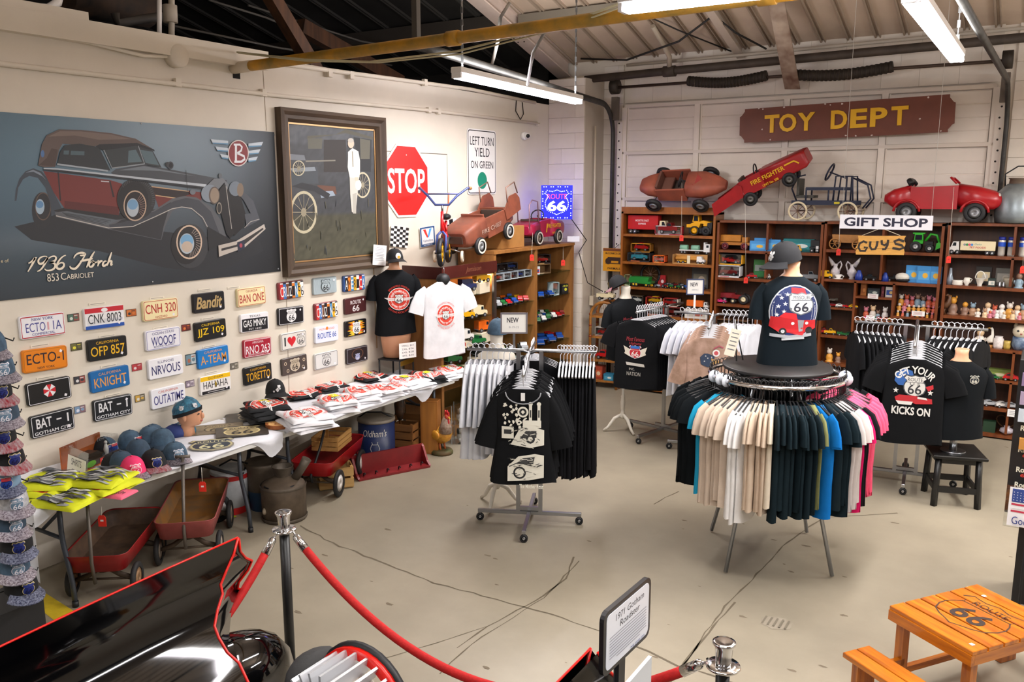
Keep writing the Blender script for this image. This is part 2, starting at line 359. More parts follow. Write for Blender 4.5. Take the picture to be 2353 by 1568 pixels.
for a,b in((-1.24,-.25),(-.03,1.15)):
    n=60; mb=MB(); mb.tube([(a+(b-a)*i/12,0,-.05*math.sin(PI*i/12)+.02) for i in range(13)],.06,10); 
    for i in range(24): 
        q=a+(b-a)*(i+.5)/24; mb.tube([(q-.012,0,-.05*math.sin(PI*(i+.5)/24)+.02),(q+.012,0,-.05*math.sin(PI*(i+.5)/24)+.02)],.065,10)
    mb.build('spring',mat('#3a322a',.7,.3,var=.3,scale=9),t)
t=thing('rusty_strap','rust stained flat steel strap running from roof to door header','strap',(-2.85,10.5,3.9))
a=RF(1762,-10,-.06); b=WY(1803,205,10.68); a2=RF(1800,-10,-.06); b2=WY(1838,205,10.68)
MB().add([a,a2,b2,b,a+V((0,.02,.02)),a2+V((0,.02,.02)),b2+V((0,.02,0)),b+V((0,.02,0))],[[0,1,2,3],[7,6,5,4],[0,4,5,1],[1,5,6,2],[2,6,7,3],[3,7,4,0]]).build('strap_plate',mat('#b9a795',.7,var=.5,col2='#5f3a27',scale=3,detail=3),t,world=True)
# ---- roof
ROOFM=mat('#bfab97',.7,var=.12,scale=1.2,detail=6); RIBM=mat('#a08e7c',.7,.1); SHADEROOF=mat('#2a2724',.85,var=.3,scale=2)  # last one: bay deck with shade painted into its colour
y0r,y1r=10.85,2.0
def roofpiece(xa,xb,m,mr,parent,ya=y0r,yb=y1r):
    za,zb=roofz(ya),roofz(yb)
    o=MB().add([(xa,ya,za),(xb,ya,za),(xb,yb,zb),(xa,yb,zb),(xa,ya,za+.02),(xb,ya,za+.02),(xb,yb,zb+.02),(xa,yb,zb+.02)],[[0,1,2,3],[7,6,5,4],[0,4,5,1],[2,6,7,3],[1,5,6,2],[3,7,4,0]]).build('roof_panel',m,parent)
    for q,ww in((xa+.012,.03),(xa+.06,.018)):
        MB().add([(q+sx*ww/2,y,roofz(y)-dz) for y in(ya,yb) for sx,dz in((-1,-.001),(1,-.001),(.6,.03),(-.6,.03))],[[0,1,5,4],[1,2,6,5],[2,3,7,6],[3,0,4,7],[3,2,1,0],[4,5,6,7]]).build('roof_rib',mr,o)
cl=struct('ceiling',MB().add([(-12,10.9,roofz(10.9)+.06),(7,10.9,roofz(10.9)+.06),(7,y1r,roofz(y1r)+.06),(-12,y1r,roofz(y1r)+.06)],[[0,1,2,3]]).add([(-12,y1r,roofz(y1r)+.06),(7,y1r,roofz(y1r)+.06),(7,-6.7,4.4),(-12,-6.7,4.4)],[[0,1,2,3]]),mat('#8a7d72',.8),label='sloping ribbed metal roof deck over the shop')
x=-5.8
while x<3: roofpiece(x,x+.3,ROOFM,RIBM,cl); x+=.3
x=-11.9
while x<-5.95: roofpiece(x,x+.5,SHADEROOF,mat('#3a3733',.7),cl); x+=.5  # bay panels and ribs coloured darker to imitate the missing light
def sbeam(name,label,xa,xb,dep,m,ya=10.8,yb=2.2):
    mb=MB()
    for (q0,q1,d0,d1) in((xa,xb,.001,.02),((xa+xb)/2-.01,(xa+xb)/2+.01,.02,dep-.02),(xa,xb,dep-.02,dep)):
        mb.add([(q,y,roofz(y)-d) for y in(ya,yb) for q,d in((q0,d0),(q1,d0),(q1,d1),(q0,d1))],[[0,1,5,4],[1,2,6,5],[2,3,7,6],[3,0,4,7],[3,2,1,0],[4,5,6,7]])
    return tag(mb.build(name,m,None),label,'beam',kind='structure')
PINK=mat('#c9b6aa',.65,var=.1,scale=3)
bm=sbeam('beam_wall','pale painted steel rafter above the cream wall',-5.97,-5.76,.25,PINK)
mb=MB()
for i in range(8):
    y=9.3+.1*(i//2)*1.0; mb.ell((-5.93+.03*(i%2)*3,y,roofz(y)-.255),(.012,.012,.008),6,3)
mb.build('bolt',HOLE,bm)['kind']='stuff'
q=WY(1697,125,10.7); sbeam('beam_middle','cream rafter running up the roof deck beside the rusty strap',q.x-.05,q.x+.05,.14,mat('#b8a99a',.7))
q=RF(1300,38,-.1); tag(MB().box((-1.5,q.y,roofz(q.y)-.1),(8.6,.09,.16)).build('beam_purlin',mat('#7d7568',.7),None),'grey purlin across the roof deck above the yellow pipe','beam',kind='structure')
q=RF(1050,62,-.1); tag(MB().box((-8.6,q.y,roofz(q.y)-.1),(5.4,.09,.16)).build('beam_bay',mat('#4b443d',.7),None),'dark purlin in the unlit bay beyond the wall','beam',kind='structure')  # bay purlin toned darker, shade put into the colour
def pipe(name,label,pts,r,m,cat='pipe',n=10,extra=None):
    p0=V(pts[0]); t=thing(name,label,cat,p0); MB().tube([V(p)-p0 for p in pts],r,n).build('run',m,t)
    if extra:
        for pn,mbx,mm in extra(p0): mbx.build(pn,mm,t)
    return t
YEL=mat('#c9901a',.5,var=.35,scale=5,col2='#7d6a2e'); CREAMP=mat('#cfc3ae',.6); DKP=mat('#4a4038',.65,.3,var=.3,scale=5)
a=WX(535,157,XW); b=WY(1400,40,a.y); dirv=(b-a).normalized()
def coll(pos,r,l,m,nm='coupling'):
    return lambda p0:[(nm,MB().tube([V(p)-dirv*l/2-p0,V(p)+dirv*l/2-p0],r,10),m) for p in pos]
pipe('gas_pipe','yellow gas pipe running from the cream wall out over the shop',[a,a+dirv*.3,b,a+dirv*6.5],.042,YEL,extra=lambda p0:[('coupling',MB().tube([V(a)+dirv*q-dirv*.05-p0,V(a)+dirv*q+dirv*.05-p0],.052,10),YEL) for q in(2.25,4.4)]+[('painted_end',MB().tube([a-p0,a+dirv*.22-p0],.046,10),CREAMP)])
pipe('drain_pipe','dark rusty pipe along the top of the back wall',[WY(1345,183,10.5),WY(1540,163,10.5),WY(2400,82,10.5)],.05,DKP,extra=lambda p0:[('tee',MB().tube([WY(1525,165,10.5)-p0,WY(1552,163,10.5)-p0],.068,10),DKP),('riser',MB().tube([WY(1538,160,10.5)-p0,WY(1538,130,10.4)-p0,WY(1520,95,10.2)-p0,RF(1500,60,-.06)-p0],.032,8),mat('#a89a88',.6)),('painted_end',MB().tube([WY(1268,192,10.5)-p0,WY(1345,183,10.5)-p0],.052,10),CREAMP)])
pipe('conduit','thin pale conduit just above the dark rusty pipe',[WY(1440,150,10.6),WY(1700,127,10.6),WY(2400,60,10.6)],.02,mat('#b3a899',.6))
pipe('conduit','cream conduit clipped along the cream wall above the poster',[WX(-60,139,XW+.03),WX(0,146,XW+.03),WX(650,221,XW+.03),WX(1000,255,XW+.03),WX(1238,284,XW+.03)],.018,WALLM,extra=lambda p0:[('clip',MB().box(WX(u,v,XW+.03)-p0,(.03,.05,.06)),WALLM) for u,v in((408,190),(606,213),(986,253),(1008,256),(1236,284))])
pipe('conduit','upper cream conduit just under the wall cap',[WX(-60,30,XW+.05),WX(85,50,XW+.05),WX(400,103,XW+.05),WX(585,134,XW+.05),WX(640,146,XW+.05),WX(1080,205,XW+.05),WX(1230,236,XW+.05)],.02,WALLM,extra=lambda p0:[('clip',MB().box(WX(u,v,XW+.05)-p0,(.04,.05,.07)),WALLM) for u,v in((87,52),(397,103),(757,168),(806,173),(976,190))])
pipe('conduit','cream conduit sagging to the round junction box',[WX(-60,36,XW+.04),WX(150,84,XW+.04),WX(330,128,XW+.04),WX(395,130,XW+.04)],.014,WALLM)
pipe('conduit','cream conduit running right from the round junction box',[WX(395,128,XW+.04),WX(540,136,XW+.04)],.014,WALLM)
jb=WX(398,129,XW); tag(MB().lathe([(.09,0),(.09,.07),(.08,.085),(0,.085)],18,0,Matrix.Translation((0,0,0))@Matrix.Rotation(PI/2,4,'Y')).build('junction_box',WALLM,None,loc=jb),'round cream junction box on the wall near the top edge','junction box')
tag(MB().box((0,0,0),(.02,.07,.09)).build('wall_hole',mat('#0d0c0b',.9),None,loc=WX(542,168,XW-.004)),'small dark hole in the wall under the yellow pipe','hole',kind='structure')
pipe('conduit','white conduit bend at the top left corner over the wall',[WX(-60,-3,XW-.1),WX(80,18,XW-.1),WX(112,19,XW-.1),WX(132,6,XW-.1),WX(138,-20,XW-.1)],.03,WHITE)
tag(MB().box((0,0,0),(.1,.62,.08)).build('wood_block',WALLM,None,loc=WX(95,33,XW-.06)+V((0,0,.02))),'cream wood block on top of the wall at upper left','block')
pipe('conduit','thin vertical white conduit above the wall beside the grey fitting',[WX(366,-10,XW-.15),WX(366,86,XW-.15)],.018,WHITE)
pipe('vent_pipe','white capped pipe fitting rising from the wall top',[WX(394,-10,XW-.2),WX(394,90,XW-.2)],.024,mat('#bdb6a8',.6),extra=lambda p0:[('cap',MB().tube([WX(390,12,XW-.2)-p0,WX(392,52,XW-.2)-p0],.055,12),mat('#b5ada0',.6))])
pipe('duct','rust streaked dark duct in the unlit bay',[WX(150,-12,XW-1),WX(340,20,XW-1)],.16,mat('#4a3524',.8,var=.6,col2='#1d1a17',scale=4),cat='duct',n=12)
pipe('elbow_pipe','dark elbow pipe below the rusty duct in the unlit bay',[WX(265,30,XW-.5),WX(270,55,XW-.5),WX(340,42,XW-.5),WX(375,38,XW-.5)],.035,mat('#3c3833',.7))
WB=wood('#5c3a22','#3a2415',.7)
def timber(label,u0,v0,u1,v1,d,wd=.13):
    a=WX(u0,v0,XW-d); b=WX(u1,v1,XW-d); k=(b-a).normalized(); s=k.cross(V((1,0,0))).normalized()*wd/2; o=V((.06,0,0)); loc=(a+b)/2
    vs=[p+q*s+e*o-loc for p in(a,b) for q,e in((-1,-1),(1,-1),(1,1),(-1,1))]
    tag(MB().add(vs,[[0,1,5,4],[1,2,6,5],[2,3,7,6],[3,0,4,7],[3,2,1,0],[4,5,6,7]]).build('timber_brace',WB,None,loc=loc),label,'timber')
timber('brown timber brace leaning steeply in the unlit bay',610,-30,735,180,.4,.12); timber('lower brown timber brace in the unlit bay',690,60,920,190,1.4,.16)
for i,(a,b,c_) in enumerate([((570,12),(1100,140),(830,95)),((400,60),(900,150),(640,110)),((480,0),(740,95),(610,40))]):
    pipe('cable','grey cable strung through the unlit bay, '+ordn(i)+' one',[WX(*a,XW-1.5),WX(*c_,XW-1.5),WX(*b,XW-1.5)],.012,mat('#57534d',.7),cat='cable',n=6)
BCAB=mat('#1d1a18',.7)
pipe('cable','black cable looping across the ribbed roof deck',[RF(1335,135,-.05),RF(1440,138,-.2),RF(1560,95,-.25),RF(1640,35,-.05),RF(1690,75,-.2),RF(1760,112,-.1)],.013,BCAB,cat='cable',n=6)
pipe('cable','thin dark cable straight across the roof deck',[RF(1490,38,-.05),RF(1560,70,-.1),RF(1680,118,-.05)],.009,BCAB,cat='cable',n=6)
pipe('cable','pale twin cable draped over the yellow pipe',[WX(545,120,XW+.1),G(700,137,3.6),G(850,142,3.6),G(1050,118,3.66),G(1300,55,3.72),G(1500,-20,3.75)],.008,mat('#b9b190',.7),cat='cable',n=6)
pipe('cable','second pale cable beside the twin over the yellow pipe',[WX(548,122,XW+.1),G(700,140,3.58),G(870,144,3.58),G(1060,124,3.64),G(1300,62,3.7),G(1500,-10,3.72)],.006,mat('#b9b190',.7),cat='cable',n=6)
pipe('cable','dark grey cable hanging in a bow beside the pale rafter',[G(1170,8,4.3),G(1150,40,4.1),G(1145,90,3.95),G(1130,150,3.9)],.016,mat('#6b6660',.6),cat='cable',n=6)
pipe('cable','grey cable dropping to the hanging lamp',[G(1260,60,3.9),G(1225,120,3.75),G(1212,195,3.62)],.014,mat('#77726b',.6),cat='cable',n=6)
# ---- fluorescent lamps
TUBE=mat('#fbf6ff',.5,emis=34); TUBE2=mat('#fbf6ff',.5,emis=16)
for i,(a,b,z,dbl,_) in enumerate(LAMPS):
    L=math.hypot(b[0]-a[0],b[1]-a[1]); lab=['white fluorescent strip lamp hanging near the cream wall','fluorescent strip lamp over the yellow pipe','bright twin tube lamp at upper right','fluorescent strip lamp above the black car','fluorescent strip lamp above the viewer','fluorescent strip lamp over the right aisle','fluorescent strip lamp over the far right aisle','fluorescent strip lamp behind the viewer on the left','fluorescent strip lamp behind the viewer on the right'][i]
    t=thing('fluorescent_lamp',lab,'lamp',((a[0]+b[0])/2,(a[1]+b[1])/2,z),math.atan2(b[1]-a[1],b[0]-a[0]),'fluorescent strip lamps')
    MB().box((0,0,.02),(L,.1,.05),bev=.006).build('housing',mat('#e8e6e2',.5),t)
    for s in ((-.03,.03) if dbl else (0,)): MB().cyl((-L/2+.03,s,-.03),(L/2-.03,s,-.03),.019,n=10).build('tube',TUBE if i in(0,2,5,6) else TUBE2,t)
    for s in(-1,1): MB().box((s*(L/2-.012),0,-.02),(.022,.09,.05)).build('end_cap',WHITE,t)
    for s in(-.92,.92):
        y_=t.location.y+s*L/2*math.sin(t.rotation_euler.z); zt=(roofz(y_) if y_>2 else 4.4+(y_+6.7)*(roofz(2)-4.4)/8.7)-z
        mb=MB()
        for k in range(int((zt-.05)/.05)):
            zz=.06+k*.05; mb.box((s*L/2,0,zz),(.006 if k%2 else .022,.022 if k%2 else .006,.052))
        mb.build('chain',STEEL,t)
# ================================================================== LEFT WALL: poster, painting, signs, plates
def wallpos(u,v,x=XW+.001): return WX(u,v,x)
def wallprint(loc,dx=0,lift=.0002,rough=.5): return Print(frame((dx,0,0),(0,1,0),(0,0,1)),lift=lift,rough=rough)   # local to a thing at loc
# ---- car poster
pl=V((XW+.001,3.85,2.545)); PZ0,PZ1,PY0,PY1=1.937,3.157,2.3,5.385
t=thing('car_poster','large dark poster of a vintage black and red cabriolet','poster',pl)
MB().box((.005,(PY0+PY1)/2-pl.y,0),(.01,PY1-PY0,PZ1-PZ0)).build('board',mat('#2c3036',.35),t)
nx,nz=56,22; vs=[];cols=[]
for j in range(nz+1):
    for i in range(nx+1):
        y=PY0+(PY1-PY0)*i/nx; z=PZ0+(PZ1-PZ0)*j/nz; vs.append((.0105,y-pl.y,z-pl.z))
        g=math.exp(-((y-4.35)/.75)**2-((z-3.15)/.55)**2); g2=math.exp(-((y-3.2)/.8)**2-((z-2.95)/.7)**2)
        base=lin('#2b3038'); gl=lin('#7f8f99'); g3=lin('#5b7f92')
        dk=.55+.45*min(1,max(0,(z-2.0)/.9)); fl_=math.exp(-((z-2.32)/.09)**2)*.35*max(0,1-abs(y-3.2)/1.6)
        c=[min(1,base[k]*dk+gl[k]*g*1.0+g3[k]*g2*.6+.10*fl_) for k in range(3)]
        e=max(0,(y-4.95)/.45); c=[q*(1-.6*min(1,e)) for q in c]; cols.append((*c,1))
fs=[[j*(nx+1)+i,j*(nx+1)+i+1,(j+1)*(nx+1)+i+1,(j+1)*(nx+1)+i] for j in range(nz) for i in range(nx)]
o=MB().add(vs,fs).build('print_background',vcol(.55),t); ca=o.data.color_attributes.new('Col','FLOAT_COLOR','POINT')
for i,c in enumerate(cols): ca.data[i].color=c
pr=wallprint(pl,.0109,.00006,.55)
def q5(pts): return [((p:=WX(x/3.563,240+y/3.563,XW)).y-pl.y,p.z-pl.z) for x,y in pts]
def el5(cx,cy,rx,ry,n=28,a0=0,a1=2*PI): return q5([(cx+rx*math.cos(a0+(a1-a0)*k/n),cy+ry*math.sin(a0+(a1-a0)*k/n)) for k in range(n+(abs(a1-a0)<6))])
def ring5(cx,cy,rx,ry,w,c): pr.band(el5(cx,cy,rx,ry),el5(cx,cy,rx-w,ry-w*1.2),c)
P=lambda c,*pts: pr.poly(q5(pts),c)
P('#23262b',(110,1000),(280,960),(450,900),(1000,1000),(1800,1100),(2120,1120),(2150,1200),(1750,1380),(1350,1340),(800,1200),(250,1110))
pr.poly(el5(335,870,82,150),'#26282c'); pr.poly(el5(345,835,66,115),'#5b4a40'); pr.poly(el5(345,835,58,106),'#24262a'); pr.poly(el5(320,838,36,62),'#9db2c2'); pr.poly(el5(317,820,30,30),'#5d87b0')
P('#3a424c',(112,790),(120,700),(150,610),(200,548),(265,524),(335,550),(392,620),(432,720),(472,800),(505,865),(440,905),(412,905),(402,800),(362,680),(302,602),(232,586),(182,612),(142,680),(126,790))
P('#7d8896',(200,560),(262,535),(322,562),(372,622),(340,590),(265,552))
P('#232427',(430,870),(520,845),(960,890),(1260,860),(1320,1100),(880,1015))
P('#6e2c28',(345,545),(900,622),(990,650),(965,908),(520,852),(432,722),(380,612))
P('#54211f',(520,790),(960,840),(965,908),(520,852))
P('#2b2022',(462,556),(474,560),(492,790),(480,790)); P('#2b2022',(884,625),(896,627),(930,760),(915,760)); P('#c0c4c8',(818,625),(885,630),(885,638),(820,634))
P('#43474d',(900,560),(940,530),(1170,492),(1320,520),(1740,600),(1850,622),(1832,705),(1640,702),(1000,612),(940,592))
P('#6e767e',(960,540),(1170,505),(1600,590),(1300,545),(1150,540))
P('#6a2b27',(1225,672),(1640,720),(1640,792),(1500,752),(1290,842),(1262,762)); P('#2a2021',(1235,680),(1540,715),(1540,740),(1440,768),(1268,745))
for a,b in(((1222,672),(1535,712)),((1265,745),(1430,768))): pr.line(q5([a,b]),.007,'#c5a37c')
P('#56585d',(440,885),(540,872),(860,950),(985,942),(1250,868),(1400,772),(1500,750),(1600,762),(1722,840),(1802,950),(1842,1080),(1772,1092),(1702,1050),(1642,932),(1562,862),(1472,846),(1402,872),(1342,1002),(1312,1112),(880,1022),(450,922))
P('#2b2c30',(985,945),(1250,880),(1390,800),(1330,1000),(1310,1108),(880,1018))
P('#3d4047',(885,985),(1000,965),(1250,880),(1420,790),(1520,765),(1620,785),(1720,880),(1790,1060),(1700,1030),(1640,920),(1560,855),(1470,842),(1390,860),(1250,930),(1080,1000),(890,1010))
pr.line(q5([(450,912),(880,1012),(1080,1000),(1250,925),(1400,855),(1480,840),(1560,852),(1650,925),(1710,1040),(1780,1085)]),.006,'#b7b2ab')
P('#596067',(480,885),(540,876),(960,948),(870,990)); 
for k in range(4): pr.line(q5([(500+10*k,886+8*k),(900-20*k,955+9*k)]),.004,'#2f3338')
pr.poly(el5(1545,1160,148,182),'#35363a'); pr.poly(el5(1510,1150,120,160),'#1c1c1e'); ring5(1540,1128,106,140,11,'#cbb39d'); pr.poly(el5(1540,1128,92,122),'#211f20')
for k in range(14):
    a=-1.2+k*.2; pr.line(q5([(1540+58*math.cos(a),1130+80*math.sin(a)),(1540+95*math.cos(a+.12),1130+125*math.sin(a+.12))]),.004,'#a3938a')
pr.poly(el5(1520,1140,60,84),'#a9b6c0'); pr.poly(el5(1520,1115,52,50),'#6f9fc4'); pr.poly(el5(1522,1165,45,45),'#b8a898')
P('#212225',(1690,1000),(1840,1085),(1920,1120),(1780,1150),(1700,1200),(1690,1100))
pr.poly(el5(1105,775,158,170),'#2c2c2e'); pr.poly(el5(1080,790,125,165),'#1f1f21'); ring5(1095,830,94,126,9,'#b9a08a'); pr.poly(el5(1095,830,82,112),'#241f20')
for k in range(26):
    a=-2.4+k*.11; pr.line(q5([(1105+152*math.cos(a),775+166*math.sin(a)),(1100+132*math.cos(a),780+148*math.sin(a))]),.005,'#4a4b4e')
for k in range(10):
    a=-1.1+k*.2; pr.line(q5([(1095+40*math.cos(a),840+60*math.sin(a)),(1095+84*math.cos(a+.12),830+112*math.sin(a+.12))]),.004,'#8a6f66')
pr.poly(el5(1075,845,50,76),'#a9b2ba'); pr.poly(el5(1075,820,42,42),'#6f98bb')
P('#5d504b',(300,500),(318,400),(330,330),(370,255),(470,206),(650,210),(900,236),(1100,282),(1250,372),(1100,322),(800,332),(760,346),(500,322),(472,372),(440,512),(345,515))
P('#75665f',(380,265),(480,220),(650,222),(900,248),(1060,285),(800,290),(600,255),(430,262)); P('#4a3d39',(305,498),(370,440),(410,360),(460,370),(440,510)); pr.poly(el5(337,405,15,30),'#4d6f9e')
P('#2c3135',(460,485),(480,390),(520,334),(640,322),(800,352),(892,542),(830,538)); P('#4c6068',(510,378),(555,378),(550,412),(508,410)); P('#4c6068',(570,380),(680,385),(678,418),(565,414))
P('#343a3d',(835,375),(1110,332),(1240,382),(1310,517),(1170,492),(905,522)); P('#566a72',(1040,380),(1100,372),(1150,470),(1035,478)); P('#566a72',(1135,372),(1235,388),(1290,500),(1180,480))
P('#22262a',(770,345),(800,328),(1110,316),(1250,370),(1255,385),(1100,340),(830,378)); pr.line(q5([(838,375),(905,522),(1170,488)]),.008,'#8d9499'); pr.line(q5([(1120,340),(1172,490)]),.006,'#8d9499')
P('#b2bac2',(345,520),(460,524),(1680,655),(1665,690),(900,600),(345,536)); P('#20252b',(345,530),(460,535),(1665,675),(1660,690),(900,603),(345,541)); pr.line(q5([(455,490),(870,545)]),.012,'#9aa4ad')
P('#1b1a1c',(1790,690),(1830,640),(1862,700),(1905,1060),(1872,1098),(1842,1060),(1800,900),(1760,760)); P('#6c7176',(1680,665),(1740,608),(1815,605),(1862,660),(1850,700),(1825,640),(1780,690),(1700,700)); pr.line(q5([(1838,670),(1885,1020)]),.006,'#a9a49d')
P('#131315',(1862,700),(1960,760),(2000,900),(1985,1000),(1905,1080))
P('#474b52',(1900,700),(1982,712),(2062,792),(2115,945),(2005,1005),(1992,900),(2040,890),(1980,780)); pr.line(q5([(1990,1010),(2040,960),(2112,940)]),.006,'#a09a94')
pr.poly(el5(1705,730,70,72),'#7d8791'); pr.poly(el5(1742,745,45,72),'#5a4f47'); pr.poly(el5(1745,745,36,62),'#8d7d6c'); pr.poly(el5(1915,690,52,60),'#6c7680'); pr.poly(el5(1955,700,27,56),'#7a6a5a'); pr.poly(el5(1565,718,24,22),'#6b7078'); pr.poly(el5(1782,850,22,48),'#8a8378'); pr.poly(el5(1782,850,16,38),'#2a2826')
pr.line(q5([(1510,540),(1522,720)]),.004,'#202225'); pr.poly(el5(1360,492,20,20),'#2a2c30'); pr.poly(el5(1382,500,26,32),'#3a3d42'); pr.poly(el5(1385,500,16,20),'#15161a'); pr.poly(el5(1790,585,14,20),'#5e6368')
P('#b5ada4',(1775,1155),(1920,1120),(2150,980),(2162,1020),(1990,1172),(1780,1248)); P('#2c2a2a',(1800,1180),(1920,1150),(2140,1010),(2145,1022),(1985,1150),(1800,1200)); P('#23283c',(1928,1130),(1988,1108),(1992,1180),(1935,1206)); pr.poly(el5(1960,1155,12,18),'#a04050')
for sg,wx in((-1,1855),(1,2020)):
    for k in range(3):
        far=(1712+k*38 if sg<0 else 2142-k*22); yy=285+k*60+(0 if sg<0 else 22); P('#b8c3cc',(wx,yy+14),(far,yy),(far+(-sg)*18,yy+38),(wx,yy+46)); P('#5a87a8',(wx,yy+34),(far+(-sg)*14,yy+28),(far+(-sg)*18,yy+38),(wx,yy+46))
pr.poly(el5(1938,400,86,108),'#c9c2bd'); pr.poly(el5(1938,400,78,100),'#7c2226')
for pts,wd in (([(1900,330),(1950,330),(1968,350),(1960,380),(1930,400)],14),([(1918,335),(1918,460)],18),([(1930,400),(1985,425),(1990,450),(1960,470),(1905,470)],16)): pr.line(q5(pts),wd*.00095*1.25,'#d7dade')
def script(strokes,m,w): 
    for s in strokes: 
        n=len(s); pr.line(m(s),[w*(.45+.75*math.sin(PI*min(1,max(0,(i+.35)/(n-.3))))) for i in range(n)],'#e8ddc8')
def mp(s): return q5(s)
def bez(p,n=8):
    out=[]
    for i in range(0,len(p)-3,3):
        for k in range(n+(i+4>=len(p))):
            t_=k/n; a=(1-t_); out.append(tuple(a**3*p[i][j]+3*a*a*t_*p[i+1][j]+3*a*t_*t_*p[i+2][j]+t_**3*p[i+3][j] for j in(0,1)))
    return out
S=[bez([(218,1300),(250,1290),(262,1270),(278,1250),(262,1290),(240,1330),(214,1370)]),
 bez([(372,1245),(330,1235),(295,1262),(300,1290),(305,1318),(345,1305),(368,1270),(390,1235),(375,1265),(350,1310),(330,1345),(310,1365),(290,1366)]),
 bez([(385,1262),(400,1240),(450,1232),(445,1262),(440,1285),(415,1292),(400,1292),(445,1290),(450,1330),(420,1350),(395,1362),(360,1366),(352,1345)]),
 bez([(525,1235),(490,1240),(455,1290),(450,1325),(450,1355),(490,1355),(508,1325),(520,1295),(485,1280),(460,1315)]),
 bez([(590,1260),(600,1215),(660,1205),(680,1222),(690,1235),(650,1240),(640,1235)]),bez([(690,1222),(660,1270),(630,1330),(600,1345),(575,1350),(555,1335),(560,1322)]),bez([(760,1205),(735,1240),(715,1285),(695,1335)]),bez([(640,1285),(680,1275),(710,1272),(745,1262)]),
 bez([(745,1285),(715,1285),(705,1330),(730,1330),(755,1325),(765,1280),(740,1285),(755,1300),(775,1295),(785,1285)]),bez([(785,1285),(790,1270),(800,1290),(785,1325)]),bez([(788,1310),(800,1290),(815,1275),(825,1285)]),
 bez([(858,1285),(835,1270),(815,1325),(835,1322),(850,1320),(865,1305),(872,1295)]),bez([(900,1210),(885,1250),(875,1290),(862,1320)]),bez([(870,1300),(885,1275),(905,1275),(898,1295),(890,1315),(895,1325),(908,1305)])]
script(S,mp,.0135)
for tx,x0,x1,y0,y1 in(('853',372,466,1378,1440),('C',483,527,1374,1432),('ABRIOLET',530,755,1382,1422)):
    a=q5([(x0,(y0+y1)/2+(8-(x0-372)*.03))])[0]; b=q5([(x1,(y0+y1)/2+(8-(x1-372)*.03))])[0]; h=(y1-y0)/3.563*.0031
    pr.text(tx,(a[0]+b[0])/2,(a[1]+b[1])/2,b[0]-a[0],h,'#e3dac8')
pr.text('e of',*q5([(25,1280)])[0],.05,.022,'#d8c9a0')
pr.build('print_artwork',t)
for u,v in((322,284),(348,648),(628,310),(637,618)):
    p=WX(u,v,XW); MB().ell((.013,p.y-pl.y,p.z-pl.z),(.004,.007,.007),8,4).build('screw',STEEL,t)
# ---- framed painting
fy0,fy1,fz0,fz1=5.412,6.815,1.88,3.372; pc_=V((XW+.001,(fy0+fy1)/2,(fz0+fz1)/2)); hw,hh=(fy1-fy0)/2,(fz1-fz0)/2
t=thing('framed_painting','large framed painting of a standing figure in white by an old car','painting',pc_)
FW=wood('#5d4a38','#3c2f24',.6)
prof=[(0,0),(0,.075),(.03,.085),(.06,.06),(.09,.065),(.115,.03),(.115,.012)]
for k,(sx,hl,hs,ax) in enumerate(((1,hw,hh,0),(-1,hw,hh,0),(1,hh,hw,1),(-1,hh,hw,1))):
    rs=[]
    for e in(-1,1):
        rr=[]
        for d_,h_ in prof:
            al=e*(hl-d_); ac=sx*(hs-d_); rr.append((h_,al,ac) if ax==0 else (h_,ac,al))
        rs.append(rr)
    MB().rings(rs,0,False,True,True).build('frame_rail',wood('#5d4a38','#3c2f24',.6,axis=1 if ax==0 else 2),t)
iw,ih=hw-.115,hh-.115
MB().box((.015,0,0),(.01,iw*2,ih*2)).build('canvas',mat('#2b2a28',.6),t)
for s in(-1,1): MB().box((.02,s*(iw-.012),0),(.012,.014,ih*2-.02)).box((.02,0,s*(ih-.012)),(.012,iw*2-.02,.014)).build('gilt_liner',mat('#b08a5c',.4,.5),t)
nx,nz=30,34; vs=[];cols=[]; r=random.Random(3)
for j in range(nz+1):
    for i in range(nx+1):
        a,b=(i/nx*2-1),(j/nz*2-1); vs.append((.021,a*(iw-.025),b*(ih-.025)))
        c=lin('#35373a'); g=.8+.5*r.random(); 
        if b<-.35: c=lin('#3e3d30'); g*=1+.5*(-.35-b)
        if b>.75: c=lin('#46494d')
        cols.append((*[q*g for q in c],1))
fs=[[j*(nx+1)+i,j*(nx+1)+i+1,(j+1)*(nx+1)+i+1,(j+1)*(nx+1)+i] for j in range(nz) for i in range(nx)]
o=MB().add(vs,fs).build('painted_ground',vcol(.55),t); ca=o.data.color_attributes.new('Col','FLOAT_COLOR','POINT')
for i,c in enumerate(cols): ca.data[i].color=c
pr=wallprint(pc_,.0213,.00008,.6)
def q2(pts): return [((p:=WX(600+x/3.361,y/3.361,XW)).y-pc_.y,p.z-pc_.z) for x,y in pts]
def el2(cx,cy,rx,ry,n=24): return q2([(cx+rx*math.cos(2*PI*k/n),cy+ry*math.sin(2*PI*k/n)) for k in range(n)])
P2=lambda c,*p: pr.poly(q2(p),c)
P2('#4f4d40',(345,1050),(560,1040),(640,1000),(850,1060),(850,1080),(640,1030),(340,1075)); P2('#2a2522',(470,1080),(640,1080),(650,1330),(470,1330)); P2('#57564a',(345,1070),(460,1070),(455,1150),(350,1150))
P2('#232527',(700,1060),(840,1080),(835,1330),(745,1320)); P2('#5a574b',(750,1070),(830,1085),(825,1230),(755,1230)); P2('#6b7076',(210,1190),(320,1200),(330,1240),(210,1235))
P2('#3c4247',(205,1300),(420,1290),(430,1420),(280,1420),(215,1440)); P2('#7d858c',(210,1300),(400,1290),(410,1320),(230,1330)); P2('#5c3a2a',(420,1430),(560,1440),(570,1500),(440,1490)); P2('#8794a0',(440,1480),(540,1475),(560,1510),(450,1530))
